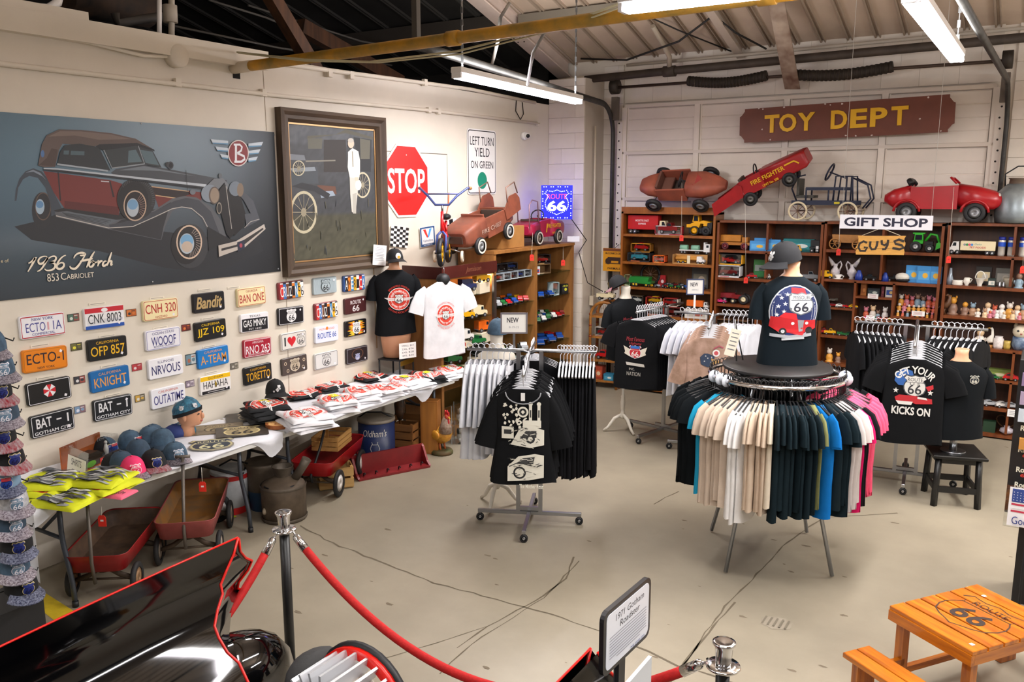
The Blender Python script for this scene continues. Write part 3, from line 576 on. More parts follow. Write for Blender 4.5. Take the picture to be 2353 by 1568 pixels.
P2('#7a766a',(330,1240),(560,1235),(560,1246),(330,1252)); P2('#24262a',(225,1440),(300,1410),(420,1440),(520,1500),(500,1540),(400,1480),(300,1460))
for cx,cy,rx,ry in((315,1640,105,165),(770,1430,60,100),(275,1300,48,60)):
    pr.band(el2(cx,cy,rx,ry),el2(cx,cy,rx*.84,ry*.87),'#b5ad92'); pr.poly(el2(cx,cy,rx*.2,ry*.2),'#8d8570')
    for k in range(12): a=k*PI/6; pr.line(q2([(cx+rx*.15*math.cos(a),cy+ry*.15*math.sin(a)),(cx+rx*.84*math.cos(a),cy+ry*.85*math.sin(a))]),.005,'#9d957c')
P2('#d9d7cf',(655,1175),(690,1145),(735,1170),(748,1240),(748,1330),(740,1385),(700,1400),(668,1370),(652,1290),(655,1230)); P2('#bcbab0',(668,1370),(740,1380),(735,1440),(715,1640),(685,1640),(672,1500)); P2('#a3a096',(690,1500),(722,1490),(718,1650),(694,1650))
pr.poly(el2(678,1110,24,36),'#cdb9a4'); pr.poly(el2(676,1086,23,18),'#b3ada2'); pr.poly(el2(735,1430,24,40),'#d8d4c8'); P2('#cab49f',(705,1370),(735,1368),(738,1395),(710,1398)); P2('#8b8472',(685,1170),(692,1170),(698,1290),(690,1290))
for k in range(26):
    u,v=r.uniform(200,840),r.uniform(1500,2080); pr.line(q2([(u,v),(u+r.uniform(-8,8),v+r.uniform(20,70))]),.008,r.choice(['#4b4a3a','#54503f','#33352f','#3b4044']))
pr.build('painted_scene',t)['kind']='stuff'
# ---- road signs
c=(WX(880,415,XW)+WX(982,415,XW))/2; t=thing('stop_sign','red octagonal STOP road sign on the cream wall','sign',V((XW+.004,c.y,WX(931,416,XW).z)))
a_=.381; octo=lambda q:[(q*a_/math.cos(PI/8)*math.cos(PI/8+k*PI/4),q*a_/math.cos(PI/8)*math.sin(PI/8+k*PI/4)) for k in range(8)]
MB().prism(octo(1),-.004,.004,0,frame((.004,0,0),(0,1,0),(0,0,1))@Matrix.Rotation(PI/2,4,'X').inverted()@Matrix.Identity(4)).build('plate',WHITE,t)
pr=wallprint(None,.009); pr.poly(octo(.94),'#d21a17'); pr.text('STOP',0,0,.62,.26,'#f0ecea',bold=.02); pr.disc(0,.27,.008,'#b8a8a0'); pr.build('lettering',t)
c=V((XW+.004,(WX(1072,372,XW).y+WX(1138,372,XW).y)/2,WX(1105,373,XW).z)); t=thing('road_sign','white LEFT TURN YIELD ON GREEN road sign near the corner','sign',c)
MB().prism(rrect(.61,.762,.04),-.004,.004,0,frame((.004,0,0),(0,1,0),(0,0,1))@Matrix.Rotation(-PI/2,4,'X')).build('plate',WHITE,t)
pr=wallprint(None,.009); pr.band(rrect(.585,.735,.035),rrect(.565,.715,.03),'#14151c'); pr.text('LEFT TURN',0,.245,.5,.1,'#14151c'); pr.text('YIELD',0,.115,.32,.1,'#14151c'); pr.text('ON GREEN',0,-.03,.48,.085,'#14151c'); pr.disc(0,-.215,.1,'#12876a'); pr.build('lettering',t)
c=WX(1208,312,XW+.05); t=thing('security_camera','white dome security camera on the wall by the pillar','camera',c)
MB().lathe([(.05,-.05),(.05,0)],16,0,Matrix.Rotation(PI/2,4,'Y')).ell((.02,0,0),(.045,.045,.04)).build('housing',WHITE,t); MB().ell((.045,-.02,-.005),(.026,.028,.026)).build('lens',mat('#14161b',.15),t)
pipe('cable','black cable looping above the white security camera',[WX(1187,228,XW+.01),WX(1185,255,XW+.02),WX(1196,275,XW+.02),WX(1203,262,XW+.02),WX(1200,235,XW+.01)],.006,BCAB,cat='cable',n=6)
# ---- licence plates
PLATES=[ # u,v,bg,fg,main,top,bottom,label
(94,748,'#e9e9ee','#3c3f8e','ECTO  1A','NEW YORK','COMMERCIAL','white licence plate reading ECTO 1A','#b8202c'),
(100,825,'#e2820f','#2c1c28','ECTO-1',None,'NEW YORK','orange licence plate reading ECTO-1','#b86a10'),
(109,898,'#121317','#e8e8ec','umbrella',None,None,'black licence plate with red and white octagon emblem','#e8e8ec'),
(117,971,'#14181f','#dfe0e3','BAT-1',None,'GOTHAM CITY','lower black licence plate reading BAT-1 near the hat rack','#dfe0e3'),
(236,729,'#e8e8ea','#16171c','CNK 8003',None,None,'white licence plate reading CNK 8003 with red and blue bands',None),
(243,800,'#17181a','#e8b417','OFP 857','CALIFORNIA',None,'black licence plate reading OFP 857',None),
(249,870,'#1566a8','#e09a4c','KNIGHT','CALIFORNIA',None,'blue licence plate reading KNIGHT',None),
(256,936,'#14181f','#dfe0e3','BAT-1',None,'GOTHAM CITY','upper black licence plate reading BAT-1 below the KNIGHT plate','#dfe0e3'),
(365,711,'#ecdfae','#b02a2a','CNH 320',None,'HAZZARD','cream licence plate reading CNH 320','#b02a2a'),
(371,778,'#e8e8ef','#34357a','WOOOF','OCEAN STATE','RHODE ISLAND','white licence plate reading WOOOF','#8080b0'),
(377,843,'#ececf1','#2c2f66','NRVOUS','ILLINOIS',None,'white licence plate reading NRVOUS',None),
(383,910,'#ececf1','#3a3a7c','OUTATIME','CALIFORNIA',None,'white licence plate reading OUTATIME behind the mannequin head',None),
(476,694,'#15151b','#b59a66','Bandit',None,None,'black licence plate reading Bandit in script',None),
(480,758,'#17181a','#e8c117','JJZ 109','CALIFORNIA',None,'black licence plate reading JJZ 109',None),
(486,820,'#1a78c2','#e09a4c','A-TEAM','CALIFORNIA',None,'blue licence plate reading A-TEAM',None),
(491,881,'#eceae8','#17181c','HAHAHA','GOTHAM','site','white and yellow licence plate reading HAHAHA',None),
(574,681,'#ecdfae','#b02a2a','BAN ONE','GEORGIA',' ','cream licence plate reading BAN ONE','#b02a2a'),
(581,740,'#ececf0','#f0f0f0','GAS MNKY','TEXAS','EST 1845','black and white licence plate reading GAS MNKY',None),
(588,798,'#a31c33','#e8e4e6','RNO 263','ARIZONA','GRAND CANYON STATE','dark red licence plate reading RNO 263','#e8e4e6'),
(589,859,'#17181a','#dba21a','TORETTO','CALIFORNIA',None,'black licence plate reading TORETTO',None),
(665,666,'#7a2a30','#e8e8e8','CRUZIN66',None,None,'upper patchwork licence plate reading CRUZIN 66',None),
(665,725,'#17151a','#17151a','shield',None,None,'black licence plate with white route shield and white rim','#e8e8ea'),
(671,782,'#dcd9d2','#2a2c30','heart',None,None,'white licence plate with I, red heart and route shield','#3a3a3c'),
(673,838,'#4a403c','#d8cdb8','shield',None,None,'rusty brown licence plate with bullet holes and route shield',None),
(743,656,'#aab8bd','#3a4448','shield',None,None,'diamond tread licence plate with route shield',None),
(746,713,'#7a2a30','#e8e8e8','CRUZIN66',None,None,'lower patchwork licence plate reading CRUZIN 66',None),
(747,767,'#dfe4f0','#2d4ea6','ROUTE 66','MOTHER ROAD',None,'pale licence plate reading ROUTE 66 in blue',None),
(746,827,'#d5d5d2','#2a2c30','shield',None,None,'silver licence plate with a plain route shield','#3a3a3c'),
(810,650,'#2b4a80','#e8e8e8','AMERICA',None,None,'patchwork licence plate reading AMERICA',None),
(813,701,'#4b2526','#eeeaea','two',None,None,'dark brown licence plate reading ROUTE 66 in white',None),
(814,753,'#171418','#171418','flames',None,None,'black licence plate with flames and route shield',None),
(817,815,'#2a2226','#8a92b8','small',None,None,'dark licence plate with a small route shield and grille','#9a9aa0')]
PW,PH=.31,.158
def plate_mesh():
    mb=MB(); M=frame((0,0,0),(0,1,0),(0,0,1))
    pr0=rrect(PW,PH,.016); pr1=rrect(PW-.008,PH-.008,.012)
    mb.rings([[(0,y,z) for y,z in pr0],[(.022,y,z) for y,z in pr0],[(.025,y,z) for y,z in pr1]],0,False,True,True); return mb
pproto=None; PATCH=['#c9302c','#1e1f26','#d9a520','#3d6fb0','#d77a28','#eceae4','#6b3f26','#4d8ab8']
for (u,v,bg,fg,main,top,bot,lab,rim) in PLATES:
    p=V((XW+.002,*WX(u,v,XW)[1:])); t=thing('licence_plate',lab,'licence plate',p,group='novelty licence plates on the cream wall')
    t.rotation_euler=(R(RNG.uniform(-1.5,1.5)),0,0)
    if pproto is None: pproto=o=plate_mesh().build('plate',mat(bg,.35),t)
    else: o=pproto.copy(); COL.objects.link(o); o.parent=t
    setmat(o,mat(bg,.35))
    pr=wallprint(None,.0252,.0002,.4)
    if rim: pr.band(rrect(PW-.012,PH-.012,.012),rrect(PW-.02,PH-.02,.01),rim)
    if main in('CRUZIN66','AMERICA'):
        n=len(main)
        for k,ch in enumerate(main):
            x=-PW/2+.02+(k+.5)*(PW-.03)/n; c_=PATCH[(k*3+(1 if n==7 else 0))%8]; pr.rect(x,0,(PW-.03)/n,PH-.01,c_); pr.text(ch,x,-.01 if ch!='6' else (.02 if k==n-2 else -.02),(PW-.05)/n,.09,'#1b1b20' if c_ in('#eceae4','#d9a520','#d77a28') else '#eceae4'); pr.rect(x,.066,(PW-.05)/n,.012,'#2a2a30' if k%2 else '#d8d8d8')
    elif main=='umbrella':
        for k in range(8): pr.poly([(.0,.005)]+[(.046*math.cos(k*PI/4+PI/8+d),.005+.046*math.sin(k*PI/4+PI/8+d)) for d in(0,PI/4)],'#c8202c' if k%2 else '#e8e8ea')
    elif main=='shield':
        ed='#e6e6e6' if bg=='#17151a' else fg; fi='#e6e6e6' if bg=='#17151a' else bg if bg!='#4a403c' else '#b9ab94'
        if bg=='#aab8bd':
            for k in range(14):
                for s in(-1,1): pr.line([(-PW/2+.01+k*.022,-PH/2+.01),(-PW/2+.01+k*.022+s*.03,PH/2-.01)] if 0<-PW/2+.01+k*.022+s*.03+PW/2<PW-.01 else [(0,0),(.001,0)],.0015,'#8d9ca2')
        if bg=='#4a403c':
            for x,y in((-.115,.03),(.115,.03),(-.09,-.04),(.1,-.035)): pr.disc(x,y,.016,'#c8b49a'); pr.disc(x,y,.009,'#1d1917')
        pr.shield(0,0,.125,ed,fi,'#1a1b1f' if bg!='#4a403c' else '#2a2522')
    elif main=='heart':
        pr.text('I',-.11,0,.018,.08,'#2a2c30'); h=[(16*math.sin(q)**3,13*math.cos(q)-5*math.cos(2*q)-2*math.cos(3*q)-math.cos(4*q)) for q in[2*PI*k/28 for k in range(28)]]; pr.poly([(-.03+x*.0032,y*.0034) for x,y in h],'#c8202c'); pr.shield(.085,0,.105,'#2a2c30','#dcd9d2','#2a2c30')
    elif main=='two': pr.text('ROUTE',0,.032,.15,.038,fg,bold=.01); pr.text('66',0,-.03,.1,.062,fg,bold=.01)
    elif main=='flames':
        for k in range(12):
            y=-.06+k*.011
            for s in(-1,1): pr.poly([(s*.03,y-.012),(s*(.1+.04*RNG.random()),y+RNG.uniform(-.01,.01)),(s*.03,y+.012)],RNG.choice(['#e8a01c','#e0641c','#f0c83c']))
        pr.shield(0,0,.125,'#e6e6e6','#e6e6e6','#1a1b1f')
    elif main=='small': pr.ring(0,.01,.085,.075,'#6b4a38',k=.62); pr.shield(0,-.02,.07,'#c0c4dc','#7c86b4','#e8e8f0')
    elif main=='ROUTE 66': pr.text('ROUTE 66',0,-.01,.25,.055,fg,bold=.01); pr.text(top,0,.05,.2,.018,'#d8622a'); pr.disc(0,.055,.016,'#e8842a')
    elif main=='CNK 8003':
        pr.rect(0,.058,PW-.006,.036,'#c01c2c'); pr.rect(0,-.064,PW-.006,.026,'#1c4fa8'); pr.disc(0,.056,.026,'#e8e8ea',.015); pr.text('CNK 8003',0,-.004,.26,.068,fg)
        for k in range(6): pr.line([(-.14,-.045+.008*k),(.14,-.03+.003*k)],.001,'#9098a8')
    elif main=='HAHAHA': pr.rect(0,.056,PW-.008,.036,'#f0c010'); pr.text('GOTHAM',0,.056,.15,.02,'#1c1c1c'); pr.text('HAHAHA',0,0,.25,.06,fg); pr.rect(0,-.06,PW-.03,.026,'#1c1d22'); pr.rect(0,-.06,.17,.006,'#b8b8b8'); pr.poly([(0,.03),(.008,0),(0,-.03),(-.008,0)],'#b09018')
    elif main=='GAS MNKY': pr.rect(0,-.018,PW-.024,.11,'#17181f'); pr.text('TEXAS',0,.055,.12,.018,'#2a2c34'); pr.text('GAS MNKY',0,-.005,.255,.06,fg,bold=.01); pr.text(bot,0,-.056,.14,.014,fg)
    else:
        hm=.072 if (top or bot) else .08
        if main.startswith('BAT'): pr.text('BAT',-.062,.018,.11,.07,fg,bold=.02); pr.rect(.045,.02,.036,.01,fg); pr.rect(.11,.018,.012,.062,fg); pr.text(bot,0,-.05,.27,.024,fg,bold=.015)
        elif main=='ECTO  1A': pr.text('ECTO',-.052,-.004,.135,.062,fg); pr.text('1A',.1,-.004,.06,.062,fg); pr.rect(.035,-.005,.012,.055,'#d8a0a8'); pr.text(top,0,.05,.15,.02,fg); pr.text(bot,0,-.052,.16,.018,fg); pr.rect(0,.068,PW-.01,.003,rim); pr.rect(0,-.068,PW-.01,.003,rim)
        elif main=='Bandit': pr.text('Bandit',0,0,.26,.1,fg,shear=.25,bold=.025)
        else:
            pr.text(main,0,-.012 if top else .012,min(.27,.04*len(main)+.02),hm,fg,bold=.006)
            if top: pr.text(top,0,.05,min(.2,.018*len(top)),.02,fg if main!='OUTATIME' else '#c84a2a')
            if bot and bot.strip(): pr.text(bot,0,-.054,min(.22,.015*len(bot)),.016,fg)
    sy_=-.05 if RNG.random()<.6 else .045
    pr.poly([(.11+a*.012,sy_+b*.012) for a,b in((1,.3),(-.3,1),(-1,-.3),(.3,-1))],'#eceaf0')
    pr.build('lettering',t)
def card(name,lab,u,v,wd,ht,cols,grp,lines=0):
    p=V((XW+.0015,*WX(u,v,XW)[1:])); o=tag(MB().box((.0015,0,0),(.003,wd,ht)).build(name,mat(cols[0],.5),None,loc=p),lab,'card' if lines else 'photo',grp)
    pr=wallprint(None,.0032,.0004)
    if lines: pr.rect(0,0,wd*.85,ht*.22,cols[1])
    else:
        r=random.Random(int(u)); 
        pr.rect(-wd*.24,0,wd*.46,ht*.86,cols[1]); pr.rect(wd*.24,0,wd*.46,ht*.86,cols[2]); pr.disc(-wd*.2,-ht*.1,wd*.14,cols[3],ht*.2,10); pr.disc(wd*.22,-ht*.05,wd*.16,cols[1],ht*.18,10); pr.rect(wd*.2,ht*.25,wd*.3,ht*.1,cols[3])
    pr.build('print',o); return o
PH_=[(168,730,'green and red car','ECTO 1A'),(175,797,'yellow lettered','ECTO-1'),(182,873,'dark racing','octagon emblem'),(183,941,'pale blue car','lower BAT-1'),(301,719,'orange sunset','CNK 8003'),(314,844,'red','KNIGHT'),(321,915,'gold and grey','upper BAT-1'),(427,753,'dark red','WOOOF'),(438,826,'blue and white','NRVOUS'),(436,882,'purple grey','OUTATIME'),(538,841,'small grey','A-TEAM')]
PC=[('#1c1f1e','#4a6a5c','#8a4a40','#c8d0c8'),('#2a2818','#6b6838','#4a4630','#e0d840'),('#3a2a2a','#35383f','#a05048','#d8d8d8'),('#6a6468','#7a98b8','#8a6a70','#d8dce8'),('#4a3020','#c8702c','#b85c20','#2a2022'),('#8a2a30','#b83c40','#a8343c','#e0d0d0'),('#3a3428','#c8a048','#78705c','#d8d4c8'),('#3a1a18','#7a2c24','#582018','#d87830'),('#2a3438','#6a8894','#c8d0d0','#a06048'),('#4a404a','#8a7c8c','#a89ca4','#d8d0d8'),('#3c3a36','#6b675e','#8a8474','#b8b4a8')]
for (u,v,d_,nx_),c in zip(PH_,PC): card('movie_photo',f'{d_} photo card right of the {nx_} plate',u,v,.085 if u!=438 else .1,.055 if u!=438 else .09,c,'small photo cards between the plates')
for (u,v,n_) in [(223,698,'CNK 8003'),(91,794,'ECTO-1'),(105,868,'octagon emblem'),(246,772,'OFP 857'),(249,841,'KNIGHT'),(258,908,'upper BAT-1'),(360,685,'CNH 320'),(368,753,'WOOOF'),(376,822,'NRVOUS'),(470,666,'Bandit'),(477,732,'JJZ 109'),(480,796,'A-TEAM'),(486,856,'HAHAHA'),(536,661,'BAN ONE')]:
    card('caption_strip',f'white caption strip above the {n_} plate',u,v,.13,.018,('#e4dccb','#8d8880'),'caption strips above the plates',1)
# ---- banners, flags and paper on the wall above the display cases
def banner(name,lab,cat,pts,drawf,m,x=XW+.02):
    q=[WX(u,v,x) for u,v in pts]; c=sum(q,V())/4; t=thing(name,lab,cat,c); uy=((q[0]+q[1])-(q[2]+q[3])).normalized(); ux=V((0,1,0)); wd=(q[1]-q[0]).length; ht=((q[0]+q[1])/2-(q[2]+q[3])/2).length
    ux=(q[1]-q[0]).normalized(); nrm=ux.cross(uy).normalized(); uy=nrm.cross(ux)
    M=frame((0,0,0),ux,uy); MB().box((0,0,-.002),(wd,ht,.003),M=M).build('cloth',m,t)
    pr=Print(M,lift=.0002); drawf(pr,wd,ht); pr.build('print',t); return t
def checks(nx_,ny_):
    def f(pr,w_,h_):
        for i in range(nx_):
            for j in range(ny_):
                if (i+j)%2==0: pr.rect(-w_/2+(i+.5)*w_/nx_,-h_/2+(j+.5)*h_/ny_,w_/nx_,h_/ny_,'#17181c')
    return f
banner('checkered_flag','black and white checkered pennant under the STOP sign','flag',[(897,518),(937,524),(935,566),(902,570)],checks(6,8),mat('#e6e4e0',.7))
banner('checkered_flag','checkered pennant behind the small bicycle','flag',[(1022,508),(1048,501),(1051,540),(1030,552)],checks(3,4),mat('#e6e4e0',.7))
def valv(pr,w_,h_):
    pr.band(rrect(w_*.98,h_*.98,.01),rrect(w_*.8,h_*.82,.01),'#2c4f7c'); pr.poly([(-w_*.3,h_*.38),(-w_*.12,h_*.38),(0,h_*.06),(0,h_*-.05),(-w_*.06,-h_*.05)],'#d2342c'); pr.poly([(w_*.3,h_*.38),(w_*.14,h_*.38),(0,h_*.02),(0,-h_*.05),(w_*.08,-h_*.05)],'#4a9ad8'); pr.text('Valvoline',0,-h_*.2,w_*.66,h_*.13,'#1c3a68'); pr.rect(0,-h_*.42,w_*.9,h_*.12,'#2c4f7c'); pr.text('MOTOR OIL',0,-h_*.42,w_*.6,h_*.07,'#e8e8ec')
banner('oil_pennant','white and blue Valvoline oil pennant behind the bicycle','pennant',[(964,524),(998,518),(1000,562),(969,570)],valv,mat('#eceaea',.6),x=XW+.02)
def g76(pr,w_,h_): pr.disc(0,h_*.02,w_*.36,'#eab61c',h_*.42); pr.text('76',0,0,w_*.42,h_*.36,'#1c2a5c',shear=.2,bold=.02)
banner('fuel_pennant','white pennant with 76 in a yellow disc behind the pedal car','pennant',[(1074,490),(1107,480),(1110,515),(1082,524)],g76,mat('#eceaea',.6),x=XW+.05)
def notice(pr,w_,h_):
    for k in range(9): pr.rect(-w_*.02,h_*(.36-.075*k),w_*(.7 if k%3 else .5),h_*.018,'#8a8a90')
banner('notice_sheet','white typed notice at the lower right corner of the painting','notice',[(858,562),(888,565),(886,612),(858,608)],notice,mat('#eeeeec',.6),x=XW+.09)
# ================================================================== TABLES, WAGONS AND WHAT STANDS UNDER THEM
TZ=.74
def fold_table(lab,y0,y1,xf=-5.07,xb=-5.80):
    cx,cy=(xf+xb)/2,(y0+y1)/2; t=thing('folding_table',lab,'table',(cx,cy,0)); w_,L=xf-xb,y1-y0
    pts=rrect(w_,L,.05,4); MB().rings([[(x,y,z) for x,y in pts] for z in(TZ-.05,TZ-.012)]+[[(x*.985,y*.995,TZ) for x,y in pts]],0,False).build('tabletop',mat('#dcdcd8',.5),t)
    LG=mat('#4a4f57',.4,.5)
    for e in(-1,1):
        yy=e*(L/2-.22)
        for s in(-1,1):
            x0=s*(w_/2-.13); pts=[(x0,yy,TZ-.05),(x0,yy,.5),(x0+s*.008,yy,.42),(x0+s*.035,yy+e*.0,.32),(x0+s*.075,yy,.16),(x0+s*.085,yy,.012)]
            MB().tube(pts,.0165,10).build('leg',LG,t); MB().cyl((x0+s*.085,yy,0),(x0+s*.085,yy,.04),.02).build('foot_cap',BLK,t)
        MB().cyl((-w_/2+.13,yy,.45),(w_/2-.13,yy,.45),.013,n=8).build('crossbar',LG,t)
        MB().tube([(0,yy,.45),(0,yy-e*.36,TZ-.05)],.012,8).build('brace',LG,t)
    return t
fold_table('white folding table under the caps and yellow shirts',2.62,4.50); fold_table('white folding table under the stacks of white shirts',4.56,7.0)
CLOTH=mat('#dfe1e8',.8,var=.05,scale=5,bump=.2)
def cloth(lab,y0,y1,front,endl=None,xf=-5.055,xb=-5.82):
    t=thing('tablecloth',lab,'tablecloth',((xf+xb)/2,(y0+y1)/2,TZ+.002)); ny=60; cx,cy=(xf+xb)/2,(y0+y1)/2; vs=[]; rows=[]
    r=random.Random(int(y0*10))
    for i in range(ny+1):
        y=y0+(y1-y0)*i/ny; f=front(y); ro=[]
        pts=[(xb,0)]+[(xb+(xf-xb)*k/5,.002+.002*math.sin(9*y+k)) for k in range(1,6)]
        for k in range(1,5): pts.append((xf+.012*math.sin(1.3*k)+.012*math.sin(y*23+k*.4)*min(1,f/.1),-f*k/4))
        for x,z in pts: ro.append(len(vs)); vs.append((x-cx,y-cy,z))
        rows.append(ro)
    fs=[[rows[i][k],rows[i][k+1],rows[i+1][k+1],rows[i+1][k]] for i in range(ny) for k in range(len(rows[0])-1)]
    MB().add(vs,fs,0,True).build('sheet',CLOTH,t)
    if endl:
        n=24; vs=[]; 
        for j in range(7):
            for i in range(n+1):
                x=-5.55+(xf+.03+5.55)*i/n; vs.append((x-cx,y0-cy-.012-.012*math.sin(x*40)*j/6,-endl*j/6))
        MB().add(vs,[[j*(n+1)+i,j*(n+1)+i+1,(j+1)*(n+1)+i+1,(j+1)*(n+1)+i] for j in range(6) for i in range(n)],0,True).build('end_drop',CLOTH,t)
cloth('white cloth on the table with caps, hanging at its left end',2.60,4.60,lambda y:.03+.018*math.sin(y*7)+ (.15*math.exp(-((y-4.5)/.12)**2)) + (.10*math.exp(-((y-2.6)/.1)**2)),endl=.46)
cloth('white cloth on the table with the stacked white shirts',4.63,7.03,lambda y:.035+.012*math.sin(y*9)+.10*math.exp(-((y-6.45)/.1)**2))
# ---- folded shirts
def pillow(sx,sy,h,seed,lump=.010,n=14,m=10):
    r=random.Random(seed); ph=[r.uniform(0,6) for _ in range(6)]
    def top(x,y):
        a,b=abs(2*x/sx),abs(2*y/sy); e=max(0,(1-a**6))**.35*max(0,(1-b**6))**.35
        return h*e+lump*e*(math.sin(19*x+ph[0])*math.cos(23*y+ph[1])+.6*math.sin(41*x+31*y+ph[2]))
    mb=MB(); vs=[]
    for j in range(m+1):
        for i in range(n+1):
            x=sx/2*math.sin(PI/2*(2*i/n-1)); y=sy/2*math.sin(PI/2*(2*j/m-1)); k=1+.02*math.sin(17*(x+y)+ph[3]); vs.append((x*k,y*k,top(x,y)))
    fs=[[j*(n+1)+i,j*(n+1)+i+1,(j+1)*(n+1)+i+1,(j+1)*(n+1)+i] for j in range(m) for i in range(n)]
    mb.add(vs,fs,0,True); return mb,top
def emblem(pr,x,y,r,dark,full=True):
    red='#d23a28'; w_='#ecebe8' ; ink='#22252c'
    pr.disc(x,y,r,w_); pr.disc(x,y,r*.95,red); pr.ring(x,y,r*.72,r*.69,w_) if full else None
    for s in(-1,1):
        for k in range(3): pr.poly([(x+s*r*.2,y+r*(.1-.09*k)),(x+s*r*(1.32-.16*k),y+r*(.12-.1*k)),(x+s*r*(1.2-.16*k),y+r*(.05-.1*k)),(x+s*r*.2,y+r*(.03-.09*k))],w_)
    pr.shield(x,y,r*.86,ink,w_,ink)
    pr.text('BIRTHPLACE',x,y,r*1.7,r*.24,w_,arc=(r*.68,PI/2,1)); pr.text('APRIL 30 1926',x,y,r*1.5,r*.19,w_,arc=(r*.74,-PI/2,-1))
    if full:
        pr.text('SPRINGFIELD MISSOURI',x,y,r*2.1,r*.16,red,arc=(r*1.16,PI/2,1)); pr.text('GETTING KICKS SINCE',x,y,r*2.1,r*.16,red,arc=(r*1.2,-PI/2,-1))
TW=mat('#e8e8ec',.85,var=.04,scale=9,bump=.25); TB=mat('#15171a',.9,var=.2,scale=9,bump=.25); TY=mat('#d9e01c',.8,var=.1,scale=9,bump=.2); TP=mat('#f06a86',.8)
_pil={}
def folded(lab,loc,rz,m,size=(.34,.30,.028),seed=0,art=None,grp='folded shirts on the tables'):
    key=(size,seed%4)
    if key not in _pil: _pil[key]=pillow(*size,seed%4)
    mb,top=_pil[key]; t=thing('folded_shirt',lab,'shirt',loc,rz,grp)
    mb.build('cloth',m,t)
    if art:
        pr=Print(None,warp=lambda x,y,z:(x,y,top(x,y)+z+.0025),lift=.0003,rough=.7); art(pr); pr.build('print',t)
    return t
def art_em(pr): emblem(pr,.02,0,.14,False)
def art_em_r(pr): emblem(pr,-.02,0,.11,False)
stk=0
def stack(u,v,n,m,colname,z0=TZ+.006,rz=0,size=(.34,.30,.028),note='',yellow=False,art=art_em):
    global stk; stk+=1; b=G(u,v,z0+n*size[2]); r=random.Random(stk)
    for k in range(n):
        pos='topmost of' if k==n-1 else (f'{ordn(n-1-k)} from top of' if k else 'lowest of')
        folded(f'folded {colname} shirt, {pos} the stack {note}',(b.x+r.uniform(-.025,.025),b.y+r.uniform(-.025,.025),z0+k*size[2]*.93),rz+r.uniform(-.28,.28),m,size,stk+k,art if k==n-1 else (lambda pr:[pr.rect(.06,0,.1,.26,'#d23a28')]))
    if yellow:
        tag(MB().box((0,0,0),(.09,.07,.002)).build('price_card',mat('#f0e020',.6),None,loc=(b.x-.05,b.y+.02,z0+n*size[2]*.93+size[2]*.35),rz=rz),f'yellow price card on the {colname} shirt stack {note}','price card','yellow price cards on shirt stacks')
F0=-.35
stack(702,948,4,TW,'white',rz=F0,note='nearest the wooden disc',size=(.42,.36,.03)); stack(772,912,4,TW,'white',rz=F0,note='with yellow card, second along edge',yellow=True)
stack(828,893,4,TW,'white',rz=F0,note='third along edge'); stack(884,886,3,TW,'white',rz=F0,note='fourth along edge'); stack(935,868,3,TW,'white',rz=F0,note='with yellow card, fifth along edge',yellow=True,size=(.42,.34,.03))
stack(1030,845,3,TW,'white',rz=F0,note='at the far table end',yellow=True); stack(985,858,3,TB,'black',rz=F0,note='near the far table end',yellow=True)
stack(612,925,5,TB,'black',rz=F0,note='under the black cap',yellow=True,size=(.36,.34,.03)); stack(695,897,2,TB,'black',rz=F0,note='behind the nearest white stack'); stack(752,882,2,TB,'black',rz=F0,note='third along the wall'); stack(850,860,2,TB,'black',rz=F0,note='fourth along the wall',yellow=True)
def art_y(pr):
    for k in range(5): pr.poly([(.02+.02*k,-.12+.03*k),(.12+.008*k,-.13+.04*k),(.14,-.10+.042*k),(.03+.012*k,-.08+.036*k)],['#3a3c40','#8a8c8e','#c8cac8','#54585c','#2a2c30'][k])
    pr.text('CAR MUSEUM',-.06,-.09,.16,.03,'#20242a',rot=.2); pr.text('66',-.1,.03,.05,.045,'#2a4a3a')
def art_y2(pr):
    r=random.Random(4)
    for k in range(60): x,y=r.uniform(-.08,.14),r.uniform(-.13,.12); pr.poly([(x-.05,y-.008),(x+.03,y-.012),(x+.045,y+.004),(x-.02,y+.016)],r.choice(['#2c2e33','#5a5d62','#a8abad','#d8dad8','#44403c']))
for i,(u,v,n,rz,sz) in enumerate([(112,1098,3,.5,(.34,.32,.035)),(238,1090,3,.3,(.36,.32,.032)),(150,1140,1,.2,(.38,.30,.04))]):
    stack(u,v,n,TY,'yellow',rz=rz,size=sz,note=['left of the SHIRTS sign','in front of the SHIRTS sign','at the table corner'][i],art=art_y2)
p=G(268,1128,TZ+.03); folded('salmon pink folded shirt lettered MUSEUM at the table edge',(p.x,p.y,TZ+.006),.3,TP,(.2,.16,.02),2,lambda pr:pr.text('CAR MUSEUM',0,-.03,.16,.035,'#2a2428'))
